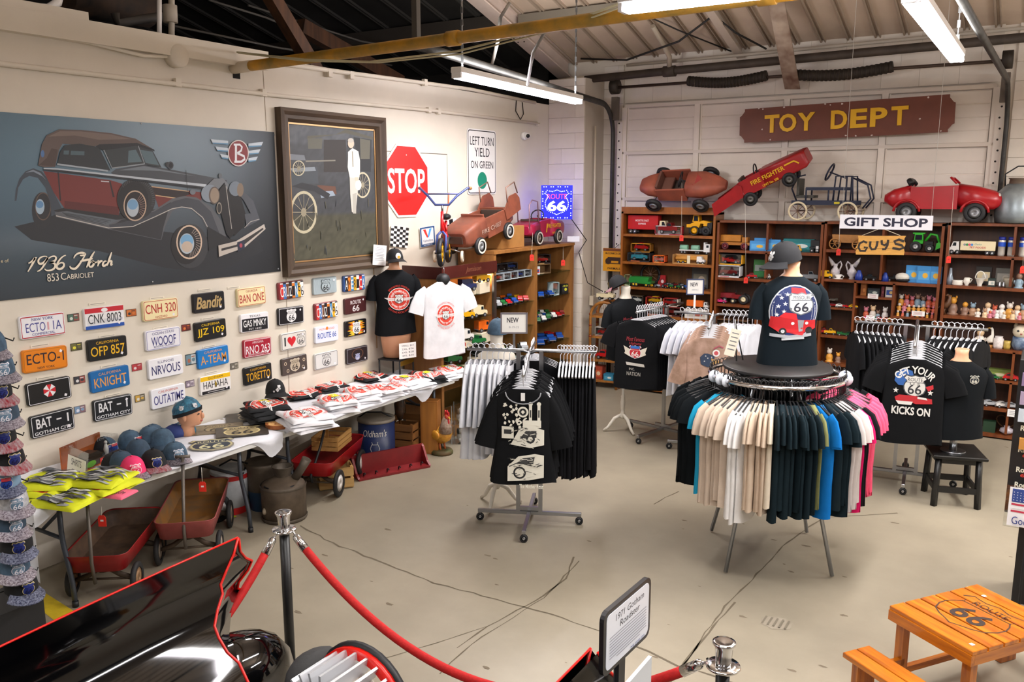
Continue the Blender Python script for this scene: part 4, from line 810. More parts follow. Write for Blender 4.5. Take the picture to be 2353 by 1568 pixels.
# ---- caps
def cap_parts(t,mc,mb_,badge=None,glit=None,brimdir=1):
    mb=MB(); n=16; rs=[]
    for j in range(7):
        a=PI/2*j/6; rr=math.cos(a)**.8; rs.append([(.098*rr*math.cos(2*PI*k/n)*(1.06),.086*rr*math.sin(2*PI*k/n),.125*math.sin(a)**.9) for k in range(n)])
    mb.rings(rs,0,True,False,True); mb.ell((0,0,.127),(.01,.01,.006),6,3); mb.build('crown',mc,t)
    vs=[];m=10
    for j in range(4):
        for i in range(m+1):
            a=-1.15+2.3*i/m; rr=.098+.075*j/3*math.cos(a*.75)**.6; vs.append((rr*1.04*math.cos(a)+.004,(.086+.03*j/3)*math.sin(a)*.98,.012+.012*math.cos(a)-.016*(j/3)-.02*abs(math.sin(a))**2*(j/3)))
    fs=[[j*(m+1)+i,j*(m+1)+i+1,(j+1)*(m+1)+i+1,(j+1)*(m+1)+i] for j in range(3) for i in range(m)]
    mb=MB().add(vs,fs,0,True); mb.add([(x,y,z-.004) for x,y,z in vs],[f[::-1] for f in fs],0,True); mb.build('brim',mb_,t)
    if badge:
        pr=Print(None,warp=lambda x,y,z:((.104-.55*y*y-.9*max(0,y)*y)*math.cos(x/.095)*1.0+z-(.0 if y<.02 else (y-.02)*.55),.09*math.sin(x/.095),.055+y),lift=.001,rough=.4); badge(pr); pr.build('badge',t)
def cap(lab,loc,rz,mc,mb_,badge=None,tilt=0,grp='caps for sale'):
    t=thing('baseball_cap',lab,'cap',loc,rz,grp); t.rotation_euler=(0,tilt,rz); cap_parts(t,mc,mb_,badge); return t
DEN=mat('#435b70',.85,var=.4,scale=20,bump=.2); DEN2=mat('#33475a',.8,var=.3,scale=20,bump=.2); CB=mat('#131418',.85); CPK=mat('#e8346e',.8)
GLW=mat('#c9c3cc',.25,.6,var=.7,scale=90,col2='#5a4a58',bump=.6); GLB=mat('#8d93a8',.25,.5,var=.8,scale=90,col2='#23284a',bump=.6); FLAGG=mat('#b8b0b4',.35,.3,var=.8,scale=34,col2='#a01c2c',bump=.6,stretch=(1,3,1))
def b_rb(pr): pr.shield(0,0,.075,'#d8d4c8','#2448a0','#15245c',top=None); pr.rect(0,.025,.05,.016,'#b8202c')
def b_bl(pr): pr.shield(0,0,.075,'#d8c890','#1c2c78','#0c1440',top=None,num='66')
def b_wh(pr): pr.shield(0,0,.08,'#e2dee8','#6a88a0','#eceaf0')
def b_pk(pr): pr.shield(0,0,.08,'#eceaf0','#e8346e','#eceaf0')
def b_sk(pr):
    r=random.Random(2)
    for k in range(9): pr.disc(r.uniform(-.03,.03),r.uniform(-.02,.03),.009,'#d8d8d8',n=7)
CAPS=[(180,1012,.8,DEN,GLB,b_rb,'denim cap with red and blue shield next to the boxed car'),(243,998,.7,DEN,GLW,b_rb,'denim cap with red and blue shield, glitter brim, upper left of the cap pile'),
(298,985,.3,DEN,GLB,b_rb,'denim cap with small shield below the upper BAT-1 plate'),(222,1026,.5,CB,GLB,b_bl,'black cap with blue shield and glitter brim behind the SHIRTS sign'),
(262,1066,.05,CB,CB,None,'black cap nested leftmost behind the pink cap'),(280,1069,.05,DEN2,CB,None,'denim cap nested just behind the pink cap'),(304,1074,0,CPK,GLW,b_pk,'bright pink cap with silver glitter brim'),
(318,1040,.1,DEN2,CB,None,'dark denim cap nested behind the black flag brim cap'),(352,1058,0,CB,FLAGG,b_bl,'black cap with shield and flag glitter brim right of the pink cap'),
(345,1008,.1,DEN,DEN2,None,'denim cap at the back of the middle row'),(374,1014,.1,DEN,DEN2,None,'denim cap nested behind the front denim cap'),(402,1040,0,DEN,GLW,b_wh,'denim cap with white glitter 66 shield at the right end of the row')]
for i,(u,v,a,mc,mb_,bd,lab) in enumerate(CAPS):
    p=G(u,v,TZ+.06); x=max(p.x,-5.72); cap(lab,(x,p.y,TZ+.012+(.02 if i in(5,7,9,10) else 0)),-.35+a*.6,mc,mb_,bd,grp='caps on the table')
p=G(632,886,TZ+.24); cap('black cap with white print on the black shirt stack',(p.x,p.y,TZ+.17),-.6,CB,CB,b_sk)
# ---- mannequin head with bandana
SKIN=mat('#d39a76',.45); BAND=mat('#3f86a0',.7,var=.6,scale=30,col2='#1d3d58')
def rev(u,v,z): p=G(u,v,z); return p
p=G(434,985,TZ+.06); t=thing('bandana_mannequin','mannequin bust in a teal bandana cap on the table','mannequin',(max(p.x,-5.62),p.y,TZ+.01),.55)
rs=[]
for k,(z,rx,ry,ox) in enumerate([(0,.055,.055,-.01),(.05,.05,.05,-.012),(.075,.055,.052,-.005),(.085,.075,.05,.018),(.105,.09,.056,.016),(.13,.098,.066,.012),(.16,.10,.074,.006),(.19,.105,.082,0),(.22,.098,.08,-.004),(.25,.08,.068,-.008),(.27,.05,.045,-.01),(.28,.01,.01,-.01)]): rs.append([(ox+rx*math.cos(2*PI*i/16),ry*math.sin(2*PI*i/16),z) for i in range(16)])
MB().rings(rs).ell((.112,0,.155),(.018,.012,.026),8,5).build('head',SKIN,t)
MB().ell((.103,0,.118),(.012,.024,.007),8,4).build('lips',mat('#b0524a',.4),t)
for s in(-1,1): MB().ell((.097,s*.033,.178),(.008,.015,.006),8,4).build('eye',mat('#2a2220',.4),t); MB().ell((0,s*.08,.155),(.018,.01,.03),8,5).build('ear',SKIN,t)
rs=[[(ox+rx*math.cos(2*PI*i/16),ry*math.sin(2*PI*i/16),z-.02*math.cos(2*PI*i/16)*0+.035*math.cos(2*PI*i/16)*(1 if z<.2 else .5)) for i in range(16)] for z,rx,ry,ox in((.175,.112,.09,-.004),(.22,.11,.092,-.01),(.255,.09,.08,-.014),(.285,.055,.05,-.016),(.297,.012,.012,-.018))]
MB().rings(rs,0,True,False,True).build('bandana',BAND,t)
rs=[[((rx)*math.cos(2*PI*i/16)-.004,ry*math.sin(2*PI*i/16),z+.035*math.cos(2*PI*i/16)) for i in range(16)] for z,rx,ry in((.17,.114,.092),(.2,.115,.0955))]
MB().rings(rs,0,True,False,False).build('headband',mat('#15161a',.8),t)
for a,b in((2.6,.235),(1.2,.25),(-.6,.25),(-1.6,.235)):
    M=frame((.108*math.cos(a)-.01,.088*math.sin(a),b),(-math.sin(a),math.cos(a),0),(-math.cos(a)*.5,-math.sin(a)*.5,.85)); pr=Print(M); pr.l=.003; pr.shield(0,0,.04,'#e8e8ea','#e8e8ea','#2a2c34'); pr.build('shield_print',t)
for i,(u,v,rz) in enumerate([(372,972,.2),(405,985,.6),(352,975,.9)]):
    p=G(u,v,TZ+.05); t=thing('folded_bandana','teal patterned bandana beside the mannequin bust, '+['left one','front one','dark blue back one'][i],'bandana',(max(p.x,-5.7),p.y,TZ+.008),rz,'bandana caps')
    mb=MB(); mb.rings([[(.1*q*math.cos(2*PI*k/14),.08*q*math.sin(2*PI*k/14)+.005*math.sin(5*k),h+.004*math.sin(3*k)) for k in range(14)] for q,h in((1,0),(1.03,.03),(.9,.06),(.55,.08),(.1,.086))]); mb.build('crown',BAND if i<2 else mat('#2c3c78',.7),t)
    MB().tube([(-.09,.02,.02),(-.14,.05,.01),(-.18,.03,.006)],.012,6).build('tie',mat('#15161a',.8),t)
    if i<2: pr=Print(None,warp=lambda x,y,z:(x,y,.085-3*(x*x+y*y)+z+.004)); pr.shield(.02,0,.06,'#e8e8ea','#e8e8ea','#2a2c34'); pr.build('print',t)
# ---- flat signs on table
def flat_sign(name,lab,u,v,w_,h_,rz,m,art,th=.006,shape=None,z0=TZ+.008):
    p=G(u,v,z0+th); t=thing(name,lab,'sign',(max(p.x,-5.8+w_/2*0+.18),p.y,z0),rz)
    pts=shape or rrect(w_,h_,.01); MB().rings([[(x,y,z) for x,y in pts] for z in(0,th)],0,False).build('plate',m,t)
    pr=Print(None); pr.M=Matrix.Translation((0,0,th)); art(pr); pr.build('print',t); return t
RUST=mat('#4a4238',.4,var=.5,col2='#2a2724',scale=12); RUST2=mat('#8a7a5c',.4,var=.5,col2='#5a4c38',scale=10)
flat_sign('tin_sign','dark rusty tin sign with faded shield against the wall',572,956,.42,.30,.9,RUST,lambda pr:pr.shield(0,0,.24,'#b8a888','#4a4238','#b8a888'))
flat_sign('tin_sign','weathered cream shield tin sign in plastic in front of the dark one',556,990,.40,.30,.9,RUST,lambda pr:pr.shield(0,0,.27,'#d8c890','#a89870','#2a2622',kx=1.1),z0=TZ+.012)
flat_sign('tin_sign','tan weathered tin sign behind the round shield sign',500,985,.40,.28,.9,RUST2,lambda pr:pr.shield(0,0,.22,'#4a4032','#9a8a68','#3a3026'),z0=TZ+.008)
flat_sign('shield_sign','navy shield shaped 66 sign lying at the table edge',486,1022,.3,.3,.9,mat('#8a8478',.4),lambda pr:pr.shield(0,0,.29,'#c8c090','#2c3848','#d8d4a8',kx=1.1),shape=[(x*.155*1.1,y*.155) for x,y in SHIELD],z0=TZ+.012)
flat_sign('wooden_sign','round wooden ROUTE 66 shield plaque by the white shirts',641,972,.2,.2,1.2,mat('#9c5a2c',.5,var=.2,scale=12),lambda pr:(pr.poly([(x*.095,y*.095) for x,y in SHIELD],'#e0b070'),pr.text('ROUTE',0,.04,.11,.03,'#9c4a22'),pr.text('66',0,-.02,.1,.06,'#9c4a22')),th=.03,shape=circ(0,0,.11,.105,24))
# ---- SHIRTS sign in acrylic holder
p=G(176,1098,TZ+.005); t=thing('shirts_sign','white SHIRTS card in a clear stand among the yellow shirts','sign',(p.x,p.y,TZ+.006),R(58)-PI/2+.45)
def up(t,w_,h_,lean,name,m,th=.004):
    M=Matrix.Rotation(-lean,4,'X'); MB().box((0,0,h_/2),(w_,th,h_),M=M).build(name,m,t); return M
M=up(t,.28,.19,.15,'acrylic',glassm(),.006); MB().box((0,-.006,.07),(.25,.003,.13),M=M).build('card',mat('#e8e6da',.6),t)
pr=Print(M@frame((0,-.0078,.07),(1,0,0),(0,0,1))); pr.text('SHIRTS',0,.03,.14,.045,'#26262a'); pr.text('$24.95',0,-.04,.12,.045,'#26262a'); pr.build('lettering',t)
# ---- boxed toy car
p=G(140,1048,TZ); t=thing('boxed_toy_car','toy car and figure in a clear window box by the hat rack','toy box',(max(p.x,-5.6),p.y,TZ+.008),.9+PI/2-.55)
MB().box((0,0,.008),(.4,.16,.016)).box((0,.075,.085),(.4,.01,.17)).build('tray',mat('#b0571c',.5,var=.3,scale=5),t); MB().box((0,-.078,.03),(.4,.004,.045)).build('front_band',mat('#3a2a24',.5),t)
MB().box((0,0,.09),(.398,.158,.16)).build('window',glassm(),t); MB().prism([(-.13,.03),(.13,.03),(.13,.06),(.06,.065),(.03,.09),(-.05,.09),(-.08,.065),(-.13,.06)],-.04,.04).build('model_car',mat('#3a3026',.3),t)
for x in(-.08,.08): MB().wheel((x,-.04,.035),.024,.02).build('model_wheel',[RUB,CHROME],t)
MB().tube([(.1,-.05,.03),(.1,-.05,.08),(.1,-.05,.12)],[.014,.018,.008],8).ell((.1,-.05,.13),(.012,.012,.014),8,5).build('figure',mat('#c8c8c4',.4),t)
pr=Print(frame((0,-.081,.03),(1,0,0),(0,0,1))); pr.disc(-.1,.005,.05,'#5a9a2a',.022); pr.rect(.06,0,.14,.03,'#b8302c'); pr.rect(.06,0,.1,.012,'#e8e0d8'); pr.build('label_print',t)
# ---- wagons
def wagon(lab,f,b,w_,zb,h,mt,mi,wr=.105,hub='#8a5a3c',handle=None,art=None,wheels=(1,1,1,1),tag_=None,deep=1.0):
    f,b=V((f[0],f[1],0)),V((b[0],b[1],0)); L=(f-b).length; c=(f+b)/2; rz=math.atan2((f-b).y,(f-b).x); t=thing('toy_wagon',lab,'wagon',c,rz,'old toy wagons under the tables')
    o=rrect(L,w_,.07,4); ob=rrect(L-.05,w_-.05,.06,4)
    MB().rings([[(x,y,zb) for x,y in ob],[(x,y,zb+h) for x,y in o],[(x*1.012,y*1.02,zb+h+.008) for x,y in o],[(x*.985,y*.97,zb+h+.002) for x,y in o]],0,True,True,False).build('tray',mt,t)
    MB().rings([[(x*.985,y*.97,zb+h+.001) for x,y in o],[(x*.97,y*.96,zb+.006) for x,y in ob]],0,True,False,True).build('tray_lining',mi,t)
    UC=mat('#5a4c3e',.7,.3,var=.3,scale=8)
    for i,x in enumerate((L/2-.16,-L/2+.16)):
        MB().tube([(x,-w_/2+.02,wr),(x,-w_/2+.1,wr+.03),(x,0,zb-.015),(x,w_/2-.1,wr+.03),(x,w_/2-.02,wr)],.018,6).cyl((x,-w_/2,wr),(x,w_/2,wr),.008,n=6).cyl((x,0,zb-.05),(x,0,zb),.04,n=10).build('bolster',UC,t)
        for j,s in enumerate((-1,1)):
            if wheels[i*2+j]: MB().wheel((x,s*(w_/2+.005),wr),wr,.035,n=20,hub=.66).build('wheel',[RUB,mat(hub,.5,.2,var=.3,scale=20)],t)
    if handle: MB().tube(handle,.012,8).tube([V(handle[-1])+V((0,-.05,0)),V(handle[-1])+V((0,.05,0))],.012,8).build('handle',mat('#6a635c',.5,.6),t)
    if art: pr=Print(frame((0,-(w_/2-.002)*1.0,zb+h*.55),(1,0,0),(0,0,1)),lift=.002); art(pr); pr.build('lettering',t)
    return t
REDW=mat('#9c1c20',.35,var=.25,scale=6); RUSTIN=mat('#5c4430',.75,var=.5,scale=7,col2='#3a2a20'); FADED=mat('#9c4a48',.5,var=.2,scale=6); RUSTO=mat('#6a5238',.75,var=.6,scale=6,col2='#8a5a1c')
wagon('old dark red toy wagon with rusty bed at far left under the table',(-5.02,2.93),(-5.55,3.60),.40,.215,.115,REDW,RUSTIN,handle=[(.43,0,.15),(.46,0,.3),(.44,0,.72)],art=lambda pr:(pr.rect(0,0,.26,.035,'#d8d0c8'),pr.text('LITTLE RACER',0,0,.24,.026,'#3a3434')),hub='#8a6a4a')
wagon('faded red toy wagon with rusty orange bed, second under the table',(-4.95,3.56),(-5.60,4.24),.41,.235,.125,FADED,RUSTO,handle=[(.45,0,.16),(.47,0,.3),(.33,0,.80)],hub='#9a8a7c',wr=.11)
t=wagon('bright red toy wagon with white wheels carrying a slatted crate',(-5.20,5.02),(-5.56,5.86),.38,.22,.12,mat('#b0141c',.3),mat('#8a1218',.4),hub='#e4e0dc',wr=.12,handle=None,art=lambda pr:(pr.poly([(-.3,-.01),(.22,-.01),(.22,-.03),(.3,.005),(.22,.04),(.22,.02),(-.3,.02)],'#e0d8d8'),pr.text('SPEEDWAY',-.02,.005,.3,.024,'#b0141c',shear=.3)))
MB().tube([(.42,0,.16),(.45,0,.22),(.2,.0,.42),(.05,0,.6)],.012,8).tube([(.05,-.06,.6),(.03,0,.63),(.05,.06,.6)],.014,8).build('handle',BLK,t)
CRW=wood('#c79a5a','#a87a40',.6,axis=0)
def crate(lab,loc,rz,L,w_,h,n,m,name='wooden_crate'):
    t=thing(name,lab,'crate',loc,rz)
    for k in range(n):
        z=(k+.5)*h/n
        for s in(-1,1): MB().box((0,s*w_/2,z),(L,.01,h/n*.78)).build('slat',m,t); MB().box((s*L/2,0,z),(.01,w_,h/n*.78)).build('slat',m,t)
    for sx in(-1,1):
        for sy in(-1,1): MB().box((sx*(L/2-.015),sy*(w_/2-.012),h/2),(.02,.02,h)).build('corner_post',m,t)
    for k in range(4): MB().box((0,-w_/2+(k+.5)*w_/4,.006),(L,w_/4*.85,.01)).build('slat',m,t)
    return t
crate('light slatted fruit crate lying in the bright red wagon',(-5.40,5.50,.345),math.atan2(.84,-.36)+PI,.36,.24,.13,3,CRW)
crate('pale open frame crate on the floor behind the white wheel',(-5.30,5.42,.005),.9,.3,.2,.2,2,wood('#d0ab70','#b48c50',.6,axis=0))
for i,(p,lab) in enumerate((((-5.50,4.27),'dark wagon wheel behind the red and white bucket'),((-5.56,6.0),'wagon wheel with red hub beside the blue drum'))):
    t=thing('spare_wheel',lab,'wheel',(p[0],p[1],.12),1.1); MB().wheel((0,0,0),.12,.04,n=20,hub=.66).build('tyre',[RUB,mat('#cfc8c4',.5)],t); MB().ell((0,-.03,0),(.02,.015,.02),8,5).build('hub_cap',mat('#a02028',.4),t)
# ---- containers
GALV=mat('#6e655a',.55,.5,var=.35,scale=7,col2='#4a4238')
def vessel(name,lab,cat,loc,prof,m,bands=(),handle=None,n=22,extra=None,rz=0):
    t=thing(name,lab,cat,loc,rz); MB().lathe(prof,n).build('body',m,t)
    for z0,z1,r0,r1,mm in bands: MB().lathe([(r0,z0),(r1,z1)],n,caps=False).build('band',mm,t)
    if handle: MB().tube(handle,.008,6).build('handle',DARKM,t)
    if extra: extra(t)
    return t
vessel('pail','white pail with red bands and dark lid behind the table leg','pail',(-5.62,4.52,0),[(.13,0),(.155,.3),(.16,.36),(.15,.37),(.145,.33),(0,.33)],mat('#c9ccd0',.5,var=.2,scale=6),[(.0,.06,.132,.137,mat('#c01c1c',.5)),(.3,.34,.157,.16,mat('#b82020',.5))],handle=[(-.16,0,.35),(-.1,.1,.4),(.1,.1,.4),(.16,0,.35)])
vessel('bucket','brown bucket with dark rim behind the fuel can','bucket',(-5.44,4.72,0),[(.12,0),(.14,.2),(.155,.38),(.16,.4),(.15,.41),(.14,.36),(.0,.34)],mat('#5d5245',.6,.2,var=.3,scale=7),[(0,.17,.123,.138,mat('#1c3a56',.5))])
def canx(t):
    MB().lathe([(.055,.33),(.06,.36),(.085,.44),(.088,.445),(.078,.44),(.05,.36)],18,0,caps=False).build('neck',GALV,t)
    MB().tube([(.1,0,.34),(.16,.0,.43),(.2,0,.50)],[.035,.034,.04],12).build('spout',GALV,t)
    MB().tube([(-.15,-.02,.29),(-.12,-.13,.31),(0,-.17,.27),(.1,-.12,.31),(.14,-.02,.3)],.006,6).build('bail',DARKM,t); MB().ell((-.13,-.11,.1),(.02,.05,.03),8,5).build('rag',mat('#8a7c68',.9),t)
    for z in(.02,.285): MB().lathe([(.182,z-.012),(.187,z),(.182,z+.012)],22,caps=False).build('hoop',GALV,t)
vessel('fuel_can','rusty brown metal fuel can with funnel neck at the table leg','can',(-5.12,4.64,0),[(.178,0),(.18,.28),(.17,.3),(.06,.36)],mat('#6a5c4c',.6,.35,var=.35,scale=6,col2='#4a3f34'),extra=canx,rz=.6)
def drumx(t):
    MB().lathe([(.182,.42),(.188,.43),(.185,.45),(.17,.452),(0,.452)],26).build('lid',mat('#8a8276',.6,.2,var=.3,scale=8),t)
    pr=Print(None,warp=lambda x,y,z:((.181+z)*math.sin(x/.181),-(.181+z)*math.cos(x/.181),.22+y),lift=.0015)
    pr.text("Oldham's",0,.11,.24,.07,'#e6e4dc',shear=.25); pr.line([(-.03,.0),(-.045,-.04),(-.03,-.08),(.03,-.08),(.045,-.04),(.03,0),(-.03,0)],.006,'#d8d8d4'); pr.line([(-.03,.03),(-.02,0)],.005,'#d8d8d4'); pr.line([(.03,.03),(.02,0)],.005,'#d8d8d4'); pr.text('SAUSAGE',0,-.13,.2,.03,'#d8d8d4'); pr.build('lettering',t)
vessel('drum',"blue Oldham's tin drum with grey lid under the table",'drum',(-5.46,6.18,0),[(.18,0),(.183,.01),(.18,.03),(.18,.42)],mat('#1c2e5c',.4,var=.2,scale=7),handle=[(-.18,0,.44),(-.1,0,.5),(.05,0,.5),(.17,0,.44)],extra=drumx,n=26,rz=.62)
crate('brown slatted poultry crate beside the blue drum',(-5.45,6.62,.0),.25,.34,.42,.34,4,wood('#8a5c2c','#6a4420',.6,axis=0),name='poultry_crate')
t=thing('wooden_box','tall upright brown wooden box next to the poultry crate','box',(-5.17,6.68,0),.35)
MB().box((0,0,.28),(.18,.12,.56),bev=.004).build('body',wood('#a86c2c','#8a5420',.5),t); MB().box((0,-.0605,.28),(.15,.002,.52)).build('panel',wood('#b07430','#94602a',.5),t)
t=thing('decoy_bird','dark carved bird decoy standing on the poultry crate','decoy',(-5.44,6.52,.345),.4)
MB().tube([(0,0,.0),(0,0,.08),(0,.01,.16),(0,.02,.24),(0,.03,.30)],[.02,.05,.06,.045,.012],10).build('body',mat('#232a2a',.4,var=.4,scale=14,col2='#5a3a22'),t); MB().tube([(.03,0,.02),(.05,0,.18),(.02,.02,.27)],[.005,.012,.004],6).build('wing',mat('#6a4a30',.5),t)
t=thing('coat_shelf','dark red wall shelf with iron hooks lying on the floor','shelf',((-5.26-4.96)/2,(5.66+6.32)/2,0),math.atan2(6.32-5.66,.30)); SH_=mat('#7d1b1e',.45,var=.2,scale=6)
MB().box((0,0,.012),(.74,.16,.02)).build('back_board',SH_,t); MB().box((0,.09,.1),(.74,.02,.2)).build('shelf_board',SH_,t)
for s in(-1,1): MB().prism([(-.08,.02),(.09,.02),(.09,.2),(.06,.18),(.02,.12),(-.02,.06)],s*.37-.01,s*.37+.01,0,Matrix.Rotation(PI/2,4,'Z')@Matrix.Scale(-1,4,(0,1,0))@Matrix.Identity(4)).build('end_bracket',SH_,t)
for k in range(6): MB().tube([(-.3+.12*k,-.02,.025),(-.3+.12*k,-.02,.05),(-.3+.12*k,-.045,.06),(-.3+.12*k,-.06,.05)],.006,6).build('hook',DARKM,t)
# ---- rooster
t=thing('rooster_statue','painted ceramic rooster statue at the end of the table','statue',(-5.06,6.72,0),-.25)
MB().lathe([(.11,0),(.115,.02),(.1,.045),(.0,.05)],18).build('base',mat('#5a4428',.7,var=.4,scale=14,col2='#3a4a20'),t)
for s in(-1,1): MB().tube([(.01,s*.03,.045),(.0,s*.03,.09),(-.01,s*.03,.16)],[.012,.01,.022],8).build('leg',mat('#b05a2c',.5),t)
MB().tube([(-.1,0,.22),(-.06,0,.2),(0,0,.2),(.05,0,.22),(.08,0,.25)],[.03,.075,.095,.085,.05],14).build('body',mat('#c8952a',.5,var=.6,scale=26,col2='#a0621c'),t)
MB().tube([(.05,0,.24),(.065,0,.32),(.07,0,.37),(.075,0,.41)],[.075,.055,.04,.02],12).build('neck',mat('#b0a090',.5,var=.4,scale=40,col2='#7a5a48'),t)
MB().ell((.085,0,.40),(.032,.026,.03),10,6).build('head',mat('#b8402c',.5),t); MB().tube([(.11,0,.4),(.14,0,.39)],[.012,.002],6).build('beak',mat('#d8a030',.4),t)
MB().prism([(.05,.42),(.12,.42),(.115,.46),(.1,.445),(.09,.475),(.078,.45),(.06,.47),(.055,.44)],-.006,.006).build('comb',mat('#c8242c',.5),t); MB().ell((.11,0,.355),(.012,.01,.03),8,5).build('wattle',mat('#c8242c',.5),t)
for k in range(7):
    a=-.3+.22*k; MB().tube([(-.08,(k-3)*.012,.23),(-.15-.02*math.cos(a),(k-3)*.02,.30+.03*math.sin(a)),(-.18-.05*(k%2),(k-3)*.025,.38-.03*abs(k-3)),(-.21-.03*(k%2),(k-3)*.03,.33-.05*abs(k-3))],[.015,.022,.018,.004],6).build('tail_feather',mat(['#2a5a70','#1c4858','#c8822a'][k%3],.5),t)
for s in(-1,1): MB().ell((-.01,s*.085,.21),(.075,.02,.05),10,6).build('wing',mat('#c87a24',.5,var=.5,scale=30,col2='#d0a030'),t)
# ---- plush in boxes
FURW=mat('#ddd6cc',.95,bump=.6,scale=60,var=.1); FURB=mat('#8a6a4c',.95); FURK=mat('#232428',.95)
def plush(lab,loc,rz,m2):
    t=thing('plush_dog',lab,'plush toy',loc,rz); MB().ell((0,0,.055),(.06,.05,.055)).build('body',FURW,t); MB().ell((.03,0,.125),(.05,.045,.042)).ell((.075,0,.115),(.025,.025,.02),8,5).build('head',FURW,t)
    MB().ell((.03,.03,.15),(.035,.025,.022),8,5).build('patch',m2,t)
    for s in(-1,1): MB().ell((.02,s*.05,.12),(.018,.012,.035),8,5).build('ear',m2,t); MB().ell((.06,s*.04,.03),(.04,.022,.024),8,5).build('paw',FURW,t); MB().ell((.07,s*.016,.135),(.006,.006,.006),6,4).build('eye',BLK,t)
    MB().ell((.1,0,.118),(.008,.01,.007),6,4).build('nose',BLK,t); return t
for i,(z,lab,l2,m2) in enumerate(((.0,'lower clear display box with a black and white plush dog','black and white plush dog in the lower clear box',FURK),(.215,'upper clear display box with a brown and white plush dog','brown and white plush dog in the upper clear box',FURB))):
    p=(-5.12,7.16,z+.001); t=thing('display_box',lab,'box',p,.5); MB().box((0,0,.1),(.2,.2,.2)).build('shell',glassm((240,244,246),.08),t)
    for sx in(-1,1):
        for sy in(-1,1): MB().box((sx*.099,sy*.099,.1),(.005,.005,.2)).build('edge',mat('#9aa4a8',.2),t)
    plush(l2,(p[0]-.01,p[1],z+.008),-.5,m2)
pr_=thing('swing_tag','small red heart tag on the brown and white plush dog','tag',(-5.06,7.12,.34),.6); pr=Print(frame((0,0,0),(.6,.8,0),(0,0,1))); h=[(16*math.sin(q)**3,13*math.cos(q)-5*math.cos(2*q)-2*math.cos(3*q)-math.cos(4*q)) for q in[2*PI*k/28 for k in range(28)]]; pr.poly([(x*.0011,y*.0011) for x,y in h],'#c8242c'); pr.text('ty',0,0,.016,.016,'#eceaea'); pr.build('heart',pr_)
# ================================================================== TOYS (shared builders)
GL=mat('#1c242c',.12); TYRE=mat('#17171a',.6); HUBM=mat('#b9bcc0',.3,.7)
PROF={'sedan':([(-.5,.12),(.5,.12),(.5,.24),(.46,.3),(.2,.33),(.08,.47),(-.22,.47),(-.34,.33),(-.48,.32),(-.5,.22)],[(.17,.34),(.07,.455),(-.2,.455),(-.31,.34)]),
'coupe':([(-.5,.14),(.5,.14),(.5,.24),(.42,.31),(.14,.34),(.02,.44),(-.18,.45),(-.38,.36),(-.5,.3)],[(.11,.345),(.01,.43),(-.17,.435),(-.32,.355)]),
'beetle':([(-.5,.16),(.5,.16),(.5,.25),(.4,.33),(.24,.36),(.12,.5),(-.1,.55),(-.3,.47),(-.44,.32)],[(.2,.37),(.1,.48),(-.1,.53),(-.27,.45),(-.3,.37)]),
'pickup':([(-.5,.16),(.5,.16),(.5,.3),(.44,.36),(.22,.38),(.16,.54),(-.04,.54),(-.06,.36),(-.5,.36)],[(.19,.39),(.14,.52),(-.02,.52),(-.03,.39)]),
'van':([(-.5,.16),(.5,.16),(.5,.3),(.46,.38),(.26,.4),(.22,.66),(-.5,.66)],[(.23,.42),(.2,.6),(.06,.6),(.06,.42)]),
'racer':([(-.5,.12),(.5,.1),(.5,.16),(.3,.22),(.06,.26),(-.02,.34),(-.16,.34),(-.3,.28),(-.5,.36)],[(.05,.27),(-.02,.33),(-.1,.33),(-.12,.27)]),
'hotrod':([(-.5,.18),(.5,.18),(.5,.36),(.2,.38),(.12,.56),(-.2,.56),(-.28,.38),(-.5,.34)],[(.14,.4),(.1,.53),(-.18,.53),(-.22,.4)])}
_TOY={}
def toy_mesh(kind,L,wk=.42):
    key=(kind,round(L,3),wk)
    if key in _TOY: return _TOY[key]
    body,win=PROF[kind]; W=L*wk; mb=MB()
    mb.prism([(x*L,z*L) for x,z in body],-W/2,W/2,0); mb.prism([(x*L,z*L) for x,z in win],-W/2-.002*L*4,W/2+.002*L*4,1)
    wr=.1*L if kind not in('hotrod','van') else .12*L
    for x in(-.3,.31):
        for s in(-1,1): mb.cyl((x*L,s*W*.36,wr),(x*L,s*W*.53,wr),wr,n=10,mi=2); mb.cyl((x*L,s*W*.53,wr),(x*L,s*W*.545,wr),wr*.55,n=8,mi=3)
    mb.box((.505*L,0,.17*L),(.02*L,W*.9,.04*L),3); mb.box((-.505*L,0,.17*L),(.02*L,W*.9,.04*L),3)
    me=mb.build('x',[mat('#888888',.3),GL,TYRE,HUBM]); _TOY[key]=me.data; bpy.data.objects.remove(me); return _TOY[key]
COLN={'red':'#b8181c','dark red':'#7a1418','blue':'#1c4a9c','navy':'#1a2450','green':'#1f6a34','yellow':'#e0a818','orange':'#e0661c','white':'#e4e2de','black':'#17181b','silver':'#a8acb0','cream':'#e0d2ac','brown':'#6a4428','pink':'#e0307c','turquoise':'#2c8ea0','purple':'#4c2468','tan':'#c89c60','light green':'#8fc8a8','grey':'#7c8084'}
def toy(kind,col,L,loc,rz,lab,grp,name='toy_car',cat='toy car'):
    o=bpy.data.objects.new(name,toy_mesh(kind,L)); COL.objects.link(o); o.location=loc; o.rotation_euler=(0,0,rz); setmat(o,mat(COLN[col],.25,coat=.3)); return tag(o,lab,cat,grp)
